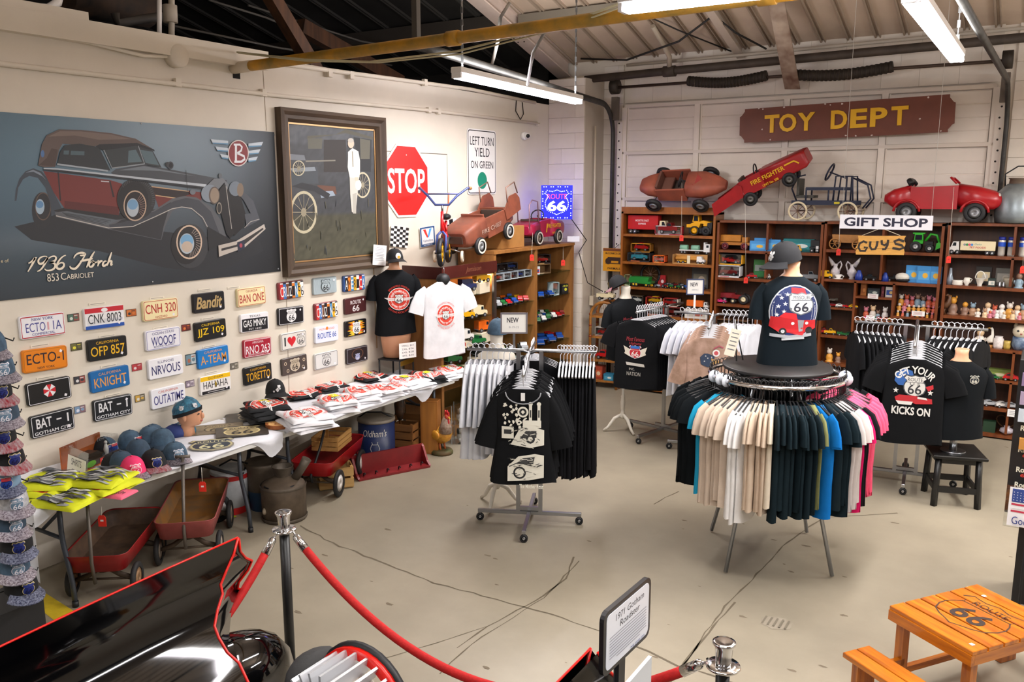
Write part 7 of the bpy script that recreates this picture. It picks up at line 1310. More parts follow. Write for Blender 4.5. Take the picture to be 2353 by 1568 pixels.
for k in range(16):
    x_=r.uniform(-1.1,1.1); y_=r.choice([-.185,.185])+r.uniform(-.01,.01) if k>3 else r.uniform(-.1,.1); pr.poly([(x_+r.uniform(.4,1)*.016*math.cos(a_),y_+r.uniform(.4,1)*.012*math.sin(a_)) for a_ in[j*PI/3 for j in range(6)]],'#d8ccc4')
pr.build('chipped_paint',t)['kind']='stuff'
for s in(-.9,.9): MB().box((s,.06,0),(.04,.1,.04)).build('bracket',DARKM,t)
# hanging gift shop sign, nearer than the shelves
yb_=9.3; a=WY(1931,493,yb_); b=WY(2142,530,yb_); t=thing('gift_shop_sign','hanging white sign reading GIFT SHOP','sign',(a+b)/2,0); w_=b.x-a.x; h_=a.z-b.z; MB().box((0,0,0),(w_,.012,h_)).build('panel',mat('#e4e4ea',.45),t)
pr=Print(frame((0,-.0065,0),(1,0,0),(0,0,1))); pr.text('GIFT SHOP',0,.0,w_*.9,h_*.62,'#1c1c34',bold=.03); pr.build('lettering',t)
for s in(-1,1): MB().cyl((s*w_*.48,0,h_/2),(s*w_*.48,0,roofz(yb_)-t.location.z),.002,n=4).build('wire',mat('#c8c4bc',.5),t)
a=WY(1968,540,yb_); b=WY(2080,588,yb_); t=thing('guys_sign','tan plank sign reading GUYS hanging below GIFT SHOP','sign',(a+b)/2,0); t.rotation_euler=(0,R(-1.5),0); w_=b.x-a.x; h_=a.z-b.z; r=random.Random(3); pl_=mat('#d09a48',.5,var=.15,scale=9,stretch=(1,1,8))
for k in range(3):
    z0=-h_/2+h_*k/3; e=[r.uniform(0,.03) for _ in range(6)]; MB().prism([(-w_/2+e[0],z0),(w_/2-e[1],z0),(w_/2-e[2],z0+h_/6),(w_/2-e[3],z0+h_/3-.003),(-w_/2+e[4],z0+h_/3-.003),(-w_/2+e[5],z0+h_/6)],-.008,.008).build('plank',pl_,t)
pr=Print(frame((0,-.009,0),(1,0,0),(0,0,1)))
def gl(pts,wd): pr.line([(x*w_,y*h_) for x,y in pts],wd,'#2a2018')
gl([(-.27,.12),(-.34,.2),(-.42,.08),(-.44,-.12),(-.4,-.3),(-.3,-.3),(-.26,-.12),(-.33,-.12)],.022); gl([(-.2,.2),(-.21,-.05),(-.17,-.22),(-.1,-.2),(-.07,-.02),(-.06,.22)],.022); gl([(.02,.26),(.03,.06),(.08,.0),(.13,.08)],.022); gl([(.15,.28),(.14,0),(.1,-.2),(.04,-.2)],.022); gl([(.46,.2),(.36,.3),(.27,.2),(.3,.08),(.42,.0),(.46,-.12),(.38,-.2),(.24,-.14)],.024)
pr.build('lettering',t); MB().tube([(-w_*.38,0,h_/2),(-.0,0,h_/2+.075),(w_*.38,0,h_/2)],.003,5).build('string',mat('#d8ccb0',.7),t)
# ---- red price tags on strings
def rtag(lab,u0,v0,u1,v1,y,x=None):
    f=(lambda u,v:WY(u,v,y)) if y else (lambda u,v:WX(u,v,x)); a,b=(WX(u0,v0,-5.375) if x==-5.27 else f(u0,v0)),f(u1,v1); t=thing('price_tag',lab,'price tag',b,YAW,'red price tags on strings')
    MB().prism([(-.025,-.06),(.025,-.06),(.025,.0),(.015,.015),(-.015,.015),(-.025,0)],-.002,.002).build('tag_card',mat('#e02c1c',.5),t); MB().tube([(0,0,.012),a-b if False else Matrix.Rotation(-YAW,3,'Z')@(a-b)],.0022,4).build('string',mat('#dcd6c8',.7),t)
    pr=Print(frame((0,-.0025,-.02),(1,0,0),(0,0,1))); pr.rect(0,0,.02,.012,'#f0e8e4' if 'white' in lab else '#b01c14'); pr.build('mark',t)
rtag('red price tag hanging from the brown racing pedal car',1567,420,1566,543,10.22); rtag('red price tag hanging from the tipped fire fighter car',1712,455,1714,640,10.27); rtag('red price tag hanging from the bare pedal car frame',1931,500,1927,575,10.24); rtag('red price tag hanging from the red sports pedal car',2192,430,2180,592,10.243); rtag('red price tag at the right edge of the picture',2352,560,2350,615,10.24)
rtag('orange red price tag hanging before the oak divider',1224,535,1222,588,None,-5.27); rtag('orange red price tag hanging before the right oak bay',1294,560,1294,600,None,-5.27); rtag('red price tag with white mark on the far left wagon',233,1165,234,1190,None,-5.0); rtag('red price tag with white mark on the faded wagon',463,1075,465,1112,None,-4.98)
# ---- wicker rack and tin sign by the pillar
RT=mat('#b5762f',.5,var=.3,scale=16,col2='#7a4a1c'); RTD=mat('#8a3c1c',.5)
t=thing('wicker_rack','arched wicker shelf rack in the corner by the pillar','rack',(-4.96,10.33,0),.12)
for y in(-.14,.14):
    w2=.19; pts=[(-w2,y,0),(-w2,y,.98)]+[(-w2*math.cos(PI*k/10),y,.98+.2*math.sin(PI*k/10)) for k in range(1,10)]+[(w2,y,.98),(w2,y,0)]; MB().tube(pts,.02,8).build('arch_frame',RT,t)
    for k in range(7):
        for s in(-1,1): MB().cyl((s*w2,y,.1+.15*k),(s*w2,y,.125+.15*k),.0215,n=8).build('binding',RTD,t)
for z in(.1,.38,.7,.98): MB().box((0,0,z),(.38,.28,.025)).build('shelf',RT,t)
mb=MB()
for k in range(12): mb.cyl((-.17+.031*k,.14,.1),(-.17+.031*k,.14,1.1),.003,n=4)
mb.build('back_weave',RT,t)['kind']='stuff'
tbox('white topped box of tiny red toys on the upper wicker shelf',(-4.98,10.3,.713),.1,.24,.12,.12,('#c8c4bc','#8a8478','#b02c34'),'boxes on the wicker rack',('sedan','red')); tbox('red and brown box low on the wicker rack',(-5.05,10.3,.113),.1,.14,.14,.18,('#a03c28','#c85a30','#e0c0a0'),'boxes on the wicker rack',win=False); tbox('flat blue box low on the wicker rack',(-4.88,10.28,.113),.1,.14,.12,.09,('#2c7a9c','#4a9ab8','#e0e4e0'),'boxes on the wicker rack',win=False)
toy('hotrod','red',.22,(-4.97,10.28,.395),.1,'red toy car on the middle wicker shelf','toys on wicker rack'); toy('pickup','cream',.24,(-4.97,10.3,1.20),.1,'cream wooden toy house car on top of the wicker rack','toys on wicker rack')
p0=WY(1388,570,10.6); p1=WY(1436,625,10.6); t=thing('farm_sign','yellow tin sign lettered FARMALL with a tractor','sign',((p0.x+p1.x)/2,10.6,(p0.z+p1.z)/2)); w_,h_=.34,p0.z-p1.z; MB().box((0,0,0),(w_,.01,h_)).build('plate',mat('#d8951c',.45),t); pr=Print(frame((0,-.0055,0),(1,0,0),(0,0,1))); pr.rect(0,h_*.43,w_,h_*.12,'#7a4420'); pr.text('McCORMICK-DEERING',.02,h_*.28,w_*.9,h_*.09,'#3a2418',bold=.02); pr.text('FARMALL 20',.03,-h_*.38,w_*.75,h_*.1,'#3a2418',bold=.02); pr.disc(-.09,-.02,.045,'#3a2418'); pr.disc(.09,-.03,.03,'#3a2418'); pr.rect(.0,.01,.2,.05,'#3a2418'); pr.rect(.0,-.05,.26,.012,'#3a2418'); pr.build('lettering',t)
MB().cyl((0,0,h_/2),(0,.14,h_/2+.05),.004,n=5).build('hook',DARKM,t)
pipe('conduit','cream vertical conduit on the pillar side down to the socket',[(-5.27,10.5,3.5),(-5.27,10.5,1.2)],.014,CREAMP,extra=lambda p0:[('socket_box',MB().box((0,0,-2.35),(.06,.08,.13)),CREAMP)])
# ================================================================== SHIRTS, HANGERS, RACKS, MANNEQUINS
TEES={ # rows: z, half width, half depth ; sleeve path (x,z,half width) ; wave
'hung':([(-.10,.07,.03),(-.125,.13,.03),(-.15,.19,.028),(-.18,.225,.028),(-.26,.235,.03),(-.42,.235,.032),(-.6,.24,.034),(-.82,.248,.036)],[(.19,-.175,.07),(.26,-.23,.095),(.30,-.31,.105),(.325,-.39,.11)],.010,.018),
'round':([(-.10,.055,.022),(-.125,.11,.022),(-.15,.16,.022),(-.18,.19,.022),(-.26,.207,.025),(-.42,.215,.028),(-.6,.21,.03),(-.80,.218,.032)],[(.15,-.16,.055),(.195,-.195,.07),(.222,-.26,.075),(.235,-.33,.075)],.009,.018),
'long':([(-.10,.11,.03),(-.125,.15,.03),(-.15,.19,.028),(-.18,.21,.028),(-.26,.21,.03),(-.42,.195,.034),(-.6,.215,.04),(-.74,.24,.045),(-.82,.25,.048)],[(.165,-.175,.06),(.205,-.27,.078),(.24,-.38,.088),(.268,-.48,.098),(.285,-.55,.105)],.008,.02),
'strap':([(-.13,.10,.014),(-.2,.12,.016),(-.32,.15,.018),(-.5,.16,.022),(-.7,.17,.026),(-.95,.18,.03)],[],.012,.0),
'worn':([(.0,.075,.07),(-.03,.12,.085),(-.07,.19,.10),(-.12,.215,.115),(-.22,.20,.12),(-.36,.185,.11),(-.5,.20,.12),(-.66,.215,.125)],[(.16,-.085,.07),(.205,-.14,.072),(.225,-.22,.072),(.235,-.31,.074)],.004,.058)}
def tee_geo(kind,seed=0,p=2.6,n=22):
    rows,sl,wv,sd=TEES[kind]; wv=wv*.25 if seed==9 else wv; r=random.Random(seed); ph=r.uniform(0,6); mb=MB(); rs=[]
    def se(c,s,hw,hd):
        f=lambda q:math.copysign(abs(q)**(2/p),q); return hw*f(c),hd*f(s)
    for i,(z,hw,hd) in enumerate(rows):
        t_=i/(len(rows)-1); ring=[]
        for k in range(n):
            a=2*PI*k/n; x,y=se(math.cos(a),math.sin(a),hw,hd); w_=wv*t_*t_*math.sin(4*a+ph+2*t_)+wv*.6*t_*math.sin(7*a+ph*2); 
            ring.append((x+(.25*wv*math.sin(3*a+ph)*t_),y+(w_ if y>0 or seed>=0 else 0),z+(.012*math.sin(2*a+ph) if i==len(rows)-1 else 0)))
        rs.append(ring)
    mb.rings(rs,0,True,False,False)
    for s in(-1,1):
        if not sl: continue
        rr=[]
        for i,(x,z,hw) in enumerate(sl):
            q0=sl[max(i-1,0)];q1=sl[min(i+1,len(sl)-1)]; dx,dz=q1[0]-q0[0],q1[1]-q0[1]; L=math.hypot(dx,dz); nx_,nz_=-dz/L,dx/L; hd=sd*(.75+.25*i/3)
            rr.append([(s*(x+nx_*hw*math.cos(2*PI*k/12)*.8),hd*math.sin(2*PI*k/12)*(1+.15*math.sin(5*k+ph)),z+nz_*hw*math.cos(2*PI*k/12)*.8) for k in range(12)])
        if s>0: rr=[q[::-1] for q in rr]
        mb.rings(rr,0,True,False,False)
    if kind=='strap':
        for s in(-1,1): mb.tube([(s*.085,0,.0-.115),(s*.09,0,-.15),(s*.1,0,-.2)],.006,5)
    return mb
def tee_front(kind,p=2.6):
    rows=TEES[kind][0]
    def f(x,z):
        for a,b in zip(rows,rows[1:]):
            if b[0]<=z<=a[0]:
                t_=(z-a[0])/(b[0]-a[0]); hw=a[1]+(b[1]-a[1])*t_; hd=a[2]+(b[2]-a[2])*t_; return hd*max(0.02,1-min(1,abs(x)/hw)**p)**(1/p)
        return rows[-1][2]
    return f
_tm={}
def tee_data(kind,v=0):
    if (kind,v) not in _tm: o=tee_geo(kind,v).build('x',TB); _tm[(kind,v)]=o.data; bpy.data.objects.remove(o)
    return _tm[(kind,v)]
CLM={}
def clothm(c):
    if c not in CLM: CLM[c]=mat(c,.88,var=.10,scale=7,bump=.25,spec=.15)
    return CLM[c]
def tee_print(o_parent,kind,art,zc,name='print',world=False):
    f=tee_front(kind); pr=Print(None,warp=lambda x,y,z:(x,-f(x,zc+y)-z-.006,zc+y),lift=.0002,rough=.75); art(pr); return pr.build(name,o_parent)
def shirt(lab,loc,rz,col,kind='hung',v=0,grp=None,art=None,zc=-.35,name='t_shirt',cat='shirt',sz=1):
    o=bpy.data.objects.new(name,tee_data(kind,9 if art else v)); COL.objects.link(o); o.location=loc; o.rotation_euler=(0,0,rz); o.scale=(1,1,sz); setmat(o,clothm(col)); tag(o,lab,cat,grp)
    if art: tee_print(o,kind,art,zc)
    return o
def hanger_mesh(style):
    mb=MB(); mb.tube([(0,.0,.005),(.0,.022,.02),(0,.022,.04),(0,.0,.05),(0,-.024,.035),(0,-.02,.005),(0,0,-.03),(0,0,-.085)],.0035,6)
    if style=='flat': mb.prism([(-.2,-.16),(-.19,-.15),(-.03,-.085),(.03,-.085),(.19,-.15),(.2,-.16),(.19,-.172),(.02,-.115),(-.02,-.115),(-.19,-.172)],-.006,.006)
    else: mb.tube([(-.2,0,-.165),(-.17,0,-.15),(0,0,-.085),(.17,0,-.15),(.2,0,-.165)],.006,6)
    return mb
HB=hanger_mesh('tube').build('x',mat('#1b1b1d',.4)); HW=hanger_mesh('flat').build('x',mat('#dcdde2',.35)); HBd,HWd=HB.data,HW.data; bpy.data.objects.remove(HB); bpy.data.objects.remove(HW)
def hanger(lab,loc,rz,data,grp):
    o=bpy.data.objects.new('clothes_hanger',data); COL.objects.link(o); o.location=loc; o.rotation_euler=(0,0,rz); return tag(o,lab,'hanger',grp)
LF=V((-math.sin(YAW),math.cos(YAW),0)); RR=V((math.cos(YAW),math.sin(YAW),0))
# ---- round rack
RC=V((-1.56,6.05,0)); RZ=1.36; RAD=.465
t=thing('round_rack','chrome round clothes rack with a black disc top','clothes rack',RC)
MB().tube([(RAD*math.cos(2*PI*k/48),RAD*math.sin(2*PI*k/48),RZ) for k in range(49)],.017,10).build('hanging_ring',CHROME,t)
MB().tube([(.3*math.cos(2*PI*k/32),.3*math.sin(2*PI*k/32),RZ-.03) for k in range(33)],.01,8).build('support_ring',CHROME,t)
MB().lathe([(.0,1.405),(.375,1.405),(.38,1.412),(.38,1.425),(.375,1.43),(0,1.43)],48).build('top_disc',mat('#1c1a1a',.45),t)
for k in range(4):
    a=R(25)+k*PI/2; MB().tube([(RAD*math.cos(a),RAD*math.sin(a),RZ),(.30*math.cos(a),.30*math.sin(a),RZ-.03),(.05*math.cos(a),.05*math.sin(a),RZ-.02)],.012,8).build('spoke',CHROME,t)
    f=[G(1665,1320),G(1915,1330),G(1632,1222),G(1855,1226)][k]-RC; MB().tube([(f.x*.3,f.y*.3,RZ-.03),(f.x*.98,f.y*.98,.012)],.0145,4).build('leg',STEEL,t)
MB().cyl((0,0,RZ-.05),(0,0,1.41),.03).build('hub',STEEL,t)
SEQ=[('black','#0f1316',-75,17,17,5.4),('teal','#1d8fb4',22,1),('beige','#c8b6a4',26,6,6,3.6),('white','#e2e0de',48,3,3,3.2),('beige','#c9b5a0',58,4,4,3.0),('cream','#d8ccb8',70,1),('dark','#122026',73,8,8,3.4),('olive','#7a7c50',101,1),('blue','#0f6cb8',104.5,2,2,3.5),('dark','#122026',112,3,3,3.2),('pale grey','#cfc6c2',122,3,3,2.8),('hot pink','#d81a62',131,1),('black','#131417',134,2,2,3),('salmon pink','#f25a7c',140,8,8,5),('black','#0f1316',186,12,12,8)]
r=random.Random(9); cnt={}; ROUND='t-shirts on the round rack'
for s in SEQ:
    n=s[3]; st=s[5] if len(s)>5 else 4
    for i in range(n):
        ph=R(s[2]+i*st+r.uniform(-.7,.7)); dr_=-RR*math.cos(ph)-LF*math.sin(ph); c=RC+dr_*(RAD+.0); rz=math.atan2(dr_.y,dr_.x)+r.uniform(-.09,.09); cnt[s[0]]=cnt.get(s[0],0)+1; k=cnt[s[0]]
        side='far left' if ph<R(22) else 'left' if ph<R(60) else 'front' if ph<R(118) else 'right' if ph<R(165) else 'far right'
        shirt(f'{s[0]} t-shirt on the round rack, {ordn(k-1)} {s[0]} one from far left',(c.x,c.y,RZ+.0),rz,s[1],'round',r.randrange(5),ROUND,sz=r.uniform(.95,1.08) if s[0]!='white' else r.uniform(1.05,1.17)); hanger(f'black hanger of the {ordn(k-1)} {s[0]} shirt on the round rack',(c.x,c.y,RZ+.0),rz,HBd,'hangers on the round rack')
for i,ph in enumerate((8,20,28,158,170)):
    dr_=-RR*math.cos(R(ph))-LF*math.sin(R(ph)); c=RC+dr_*RAD; t=thing('size_divider',f'round white size divider on the chrome ring, {ordn(i)} from left','size divider',(c.x,c.y,RZ),math.atan2(dr_.y,dr_.x),'size dividers'); MB().lathe([(.018,-.003),(.045,-.003),(.045,.003),(.018,.003)],16,0,Matrix.Rotation(PI/2,4,'X')).build('disc',mat('#d8dce4',.3),t); pr=Print(frame((0,-.004,.03),(1,0,0),(0,0,1))); pr.text(['XL','L','M','S','M'][i],0,0,.02,.016,'#3a4a8c'); pr.build('letter',t)
# ---- torso mannequins
SK2=mat('#d8a07c',.4); CRM=mat('#d9d2c4',.45)
def torso(lab,lab2,loc,rz,col,skin,neck=True,hem=.66,art=None,zc=-.28,sh=True,base=True,legs=0,scale=1,shirtkind='worn'):
    """mannequin at shoulder height loc (top of shirt collar); shirt is a thing of its own"""
    t=thing('mannequin',lab,'mannequin',loc,rz); rs=[]
    for z,hw,hd in ((.10,.055,.052),(.06,.05,.05),(.02,.055,.055),(-.02,.10,.07),(-.07,.17,.088),(-.2,.18,.10),(-.36,.165,.095),(-.5,.18,.105),(-hem-legs,.175 if not legs else .13,.10)): rs.append([(hw*math.cos(2*PI*k/20),hd*math.sin(2*PI*k/20),z) for k in range(20)])
    MB().rings(rs).build('torso',skin,t)
    shirt(lab2,loc,rz,col,shirtkind,1,None,art,zc,sz=1); return t
def art_mo(pr):
    w0=pr.warp; pr.warp=lambda x,y,z:w0(x*1.3,y*1.2,z)
    pr.poly([(x*.13,y*.155+.0) for x,y in circ(0,0,1,1,28)],'#b8bcc0'); pr.poly([(x*.124,y*.148) for x,y in circ(0,0,1,1,28)],'#1c2a5c')
    for x,y in((-.07,.08),(-.085,.03),(-.05,.045),(-.09,-.02),(-.04,.1),(-.055,.0)): pr.poly([(x+a*.014,y+b*.014) for a,b in STAR],'#e4e4e4')
    pr.poly([(-.02,.14),(.05,.135),(.06,.10),(-.02,.11)],'#c8242c'); pr.shield(.035,.045,.135,'#6a6e72','#d0d2d4','#2a2c38',top='MISSOURI',kx=1.05)
    pr.poly([(-.12,-.03),(-.06,-.035),(.05,-.05),(.12,-.05),(.125,-.10),(.04,-.13),(-.08,-.12),(-.125,-.09)],'#b8141c'); pr.poly([(-.08,-.032),(-.05,-.005),(.01,-.012),(.02,-.05)],'#d02028'); pr.poly([(.02,-.05),(.055,-.05),(.05,-.115),(.03,-.12)],'#8a8c90'); pr.disc(-.055,-.118,.02,'#15161a'); pr.disc(-.055,-.118,.01,'#c0c2c4'); pr.disc(.085,-.11,.02,'#15161a'); pr.disc(-.005,-.07,.009,'#e8e4dc'); pr.disc(.07,-.068,.009,'#e8e4dc')
    pr.line([(-.12,-.14),(-.02,-.15),(.1,-.135)],.018,'#9a9ca0'); pr.line([(-.06,-.165),(.06,-.155)],.012,'#b0b2b4'); pr.poly([(-.02,-.13),(.06,-.125),(.05,-.14)],'#c8242c')
m1=V((-1.52,6.15,0)); z1=2.06
torso('flesh toned mannequin torso on the round rack top','dark t-shirt with MISSOURI 66 print on the mannequin above the round rack',(m1.x,m1.y,z1),YAW-.05,'#10191f',SK2,hem=.62,art=art_mo,zc=-.24)
CAP2=cap('black cap worn by the mannequin above the round rack',(m1.x-.04,m1.y-.02,z1+.10),YAW+PI+.35,CB,CB,b_sk,tilt=.25,grp=None)
CAP2.scale=(1.15,1.15,1.15)
p=G(1690,800,1.435); t=thing('price_easel','silver clip stand with a handwritten price list on the round rack','sign stand',(-1.86,6.0,1.432),YAW); MB().tube([(.02,0,0),(-.0,.02,.30),(.08,.05,.0)],.006,6).build('clip_leg',STEEL,t); MB().box((-.05,-.012,.13),(.075,.003,.20),M=Matrix.Rotation(.25,4,'Y')).build('paper',mat('#e0d8c4',.6),t)
pr=Print(Matrix.Rotation(.25,4,'Y')@frame((-.05,-.0145,.13),(1,0,0),(0,0,1))); [pr.rect(0,.07-.03*k,.05,.006,'#6a6a70') for k in range(5)]; pr.build('writing',t)
# stool mannequin
st=thing('black_stool','black wooden stool holding the right mannequin','stool',(-.52,8.0,0),R(18))
for sx,sy in((-1,-1),(1,-1),(1,1),(-1,1)): MB().tube([(sx*.155,sy*.165,.43),(sx*.17,sy*.185,.0)],.028,4,flat=1).build('leg',mat('#131313',.4),st)
MB().box((0,0,.44),(.42,.44,.028),bev=.006).build('seat',mat('#121212',.35),st); MB().box((0,0,.40),(.34,.34,.05)).build('apron',mat('#131313',.4),st)
for s in(-1,1): MB().box((s*.165,0,.15),(.02,.34,.05)).build('stretcher',mat('#131313',.4),st); MB().box((0,s*.18,.15),(.32,.02,.05)).build('stretcher',mat('#131313',.4),st)
def art_sm(pr): pr.shield(.085,.06,.075,'#c8c4b4','#22262a','#c8c4b4')
torso('flesh toned mannequin torso on the black stool','plain black t-shirt with small chest shield on the stool mannequin',(-.53,7.96,1.245),R(18),'#101316',SK2,hem=.62,art=art_sm,zc=-.20)
MB().cyl((0,0,.455),(0,0,.62),.03).lathe([(.1,.454),(.1,.462)],16).build('x',STEEL); o=bpy.data.objects['x']; o.name='mannequin_post'; o.location=(-.53,7.96,0); tag(o,'steel post between the black stool and the mannequin','post')
# dress forms on stands
def form(lab,lab2,x,y,zs,rz,col,art=None,zc=-.3,hem=.62,cap_=None,shirton=True,tripodrot=0):
    t=thing('dress_form',lab,'dress form',(x,y,0),rz); rs=[]
    for z,hw,hd in ((.13,.052,.05),(.10,.055,.052),(.05,.05,.05),(.0,.07,.06),(-.05,.15,.085),(-.18,.175,.10),(-.36,.15,.09),(-.5,.175,.105),(-hem,.16,.10)): rs.append([(hw*math.cos(2*PI*k/20),hd*math.sin(2*PI*k/20),zs+z) for k in range(20)])
    MB().rings(rs).build('torso',CRM,t)
    MB().lathe([(.016,.5),(.016,.42),(.024,.40),(.02,.385),(.027,.34),(.022,.25),(.018,.24),(.028,.20),(.03,.17),(.02,.15)],12).cyl((0,0,.45),(0,0,zs-hem+.02),.014).build('post',CRM,t)
    for k in range(3): a=tripodrot+k*2*PI/3; MB().tube([(.02*math.cos(a),.02*math.sin(a),.19),(.09*math.cos(a),.09*math.sin(a),.15),(.16*math.cos(a),.16*math.sin(a),.05),(.21*math.cos(a),.21*math.sin(a),.012)],[.018,.02,.016,.014],8).build('foot',CRM,t)
    if shirton: shirt(lab2,(x,y,zs),rz,col,'worn',2,None,art,zc)
    return t
def art_wings(pr):
    pr.text('Most Famous',0,.125,.2,.045,'#a8323c',shear=.3); pr.text('Highway',0,.075,.14,.04,'#a8323c',shear=.3)
    for s in(-1,1): pr.poly([(s*.02,.0),(s*.13,.05),(s*.11,-.01),(s*.12,-.03),(s*.08,-.05),(s*.03,-.07)],'#d8d0c0')
    pr.shield(0,-.01,.14,'#d8d8dc','#b8202c','#e8e4e0',top=None); pr.rect(0,.04,.1,.03,'#2c6ab8'); pr.poly([(-.1,-.12),(.1,-.13),(.11,-.16),(-.09,-.15)],'#c8c4bc'); pr.text('INC.',-.03,-.19,.06,.025,'#c0bcb4'); pr.text('NATION',-.01,-.24,.15,.04,'#c0bcb4')
form('cream dress form on a wooden tripod by the wicker rack','black t-shirt with winged red shield on the dress form by the wicker rack',-3.84,8.44,1.50,YAW+.45,'#121417',art_wings,-.34,tripodrot=.6)
cap('black cap with flag brim hung on the dress form by the wicker rack',(-3.9,8.40,1.63),YAW+PI-.5,CB,FLAGG,b_bl,tilt=.5,grp=None)
form('cream dress form behind the four way rack','','-' and -3.79,5.80,1.37,YAW,'#121417',shirton=False,tripodrot=.2)
cap('denim cap on the dress form behind the four way rack',(-3.79,5.82,1.49),YAW+PI/2,DEN,DEN2,None,grp=None)
# small stand on the table, black shirt with emblem
t=thing('display_stand','small black metal stand on the table with brass box','stand',(-5.62,6.70,TZ+.004),R(10))
MB().box((0,0,.2),(.26,.3,.012)).build('top',DARKM,t)
for sx in(-1,1):
    for sy in(-1,1): MB().cyl((sx*.12,sy*.14,0),(sx*.12,sy*.14,.2),.009,n=6).build('leg',BLK,t)
MB().box((.125,0,.165),(.006,.28,.05)).build('brass_panel',mat('#9c7c2c',.3,.8),t)
def art_e2(pr): emblem(pr,.03,-.01,.115,True)
torso('flesh toned mannequin torso on the small table stand','black t-shirt with red birthplace emblem on the table mannequin',(-5.62,6.70,1.86),YAW+.25,'#131518',SK2,hem=.66,art=art_e2,zc=-.28,legs=.24)
cap('black cap with duck patch on the table mannequin',(-5.60,6.69,1.95),YAW-PI/2+.5,CB,CB,lambda pr:(pr.disc(0,0,.03,'#e4e4e8'),pr.disc(.005,-.012,.016,'#d8a030')),grp=None)
p=WX(918,768,-5.42); t=thing('size_price_card','white handwritten size and price card on the small stand','price card',(-5.45,6.68,.96),R(70)); MB().box((0,0,.08),(.2,.004,.16)).build('card',WHITE,t); pr=Print(frame((0,-.0025,.08),(1,0,0),(0,0,1)))
for k,s in enumerate(('SMALL $24','2XL $26','3XL $28','4XL $30')): pr.text(s,0,.05-.034*k,.14,.02,'#3a3a44')
pr.build('writing',t)
# white tee on black form hanger
t=thing('form_hanger','black plastic form hanger hooked on the dark red header','hanger',(-5.24,7.02,1.83),R(68)); MB().tube([(0,.02,.03),(0,-.01,.05),(0,-.02,.02),(0,-.02,-.06)],.004,6).build('hook',STEEL,t); MB().lathe([(.03,-.02),(.06,-.04),(.075,-.08),(.05,-.15)],14).build('neck_form',BLK,t)
def art_e3(pr): emblem(pr,0,-.02,.105,False)
shirt('white t-shirt with red birthplace emblem hanging beside the display case',(-5.22,7.0,1.84),R(66),'#dfe0e4','hung',3,None,art_e3,-.40,sz=1.08)
# ---- four way rack
def rack4(lab,c,rot,zr,arms,feet=.42,post2=True):
    t=thing('clothes_rack',lab,'clothes rack',(c[0],c[1],0),rot)
    for s in((-1,1) if post2 else (0,)): MB().box((s*.09,0,zr/2+.04),(.032,.032,zr-.08),bev=.003).build('upright',STEEL,t)
    for k,a in enumerate((0,PI/2,PI,1.5*PI)):
        d=(math.cos(a),math.sin(a)); off=(.0,0)
        MB().box((d[0]*feet/2,d[1]*feet/2,.085),(feet if abs(d[0])>.5 else .03,feet if abs(d[1])>.5 else .03,.03),bev=.003).build('base_bar',STEEL,t)
        o=MB().cyl((d[0]*feet*.96,d[1]*feet*.96,.05),(d[0]*feet*.96,d[1]*feet*.96,.08),.008).build('caster_stem',STEEL,t); MB().wheel((d[0]*feet*.96,d[1]*feet*.96,.032),.032,.03,n=14).build('caster_wheel',[BLK,STEEL],o)
    MB().box((0,0,.12),(.2,.03,.03)).build('crossbar',STEEL,t)
    for ax,ay,L,dz in arms: MB().tube([(0,0,zr-.02),(ax*.05,ay*.05,zr),(ax*L,ay*L,zr+dz)],.014,4).build('arm',STEEL,t)
    return t
C4=V((-3.36,5.62,0)); A4=R(25); r4=rack4('chrome four way clothes rack in the middle of the floor',C4,A4,1.42,[(-1,0,.50,0),(1,0,.52,0),(0,-1,.48,-.1),(0,1,.4,0)])
def loc4(c,a,x,y): return V((c[0]+x*math.cos(a)-y*math.sin(a),c[1]+x*math.sin(a)+y*math.cos(a),0))
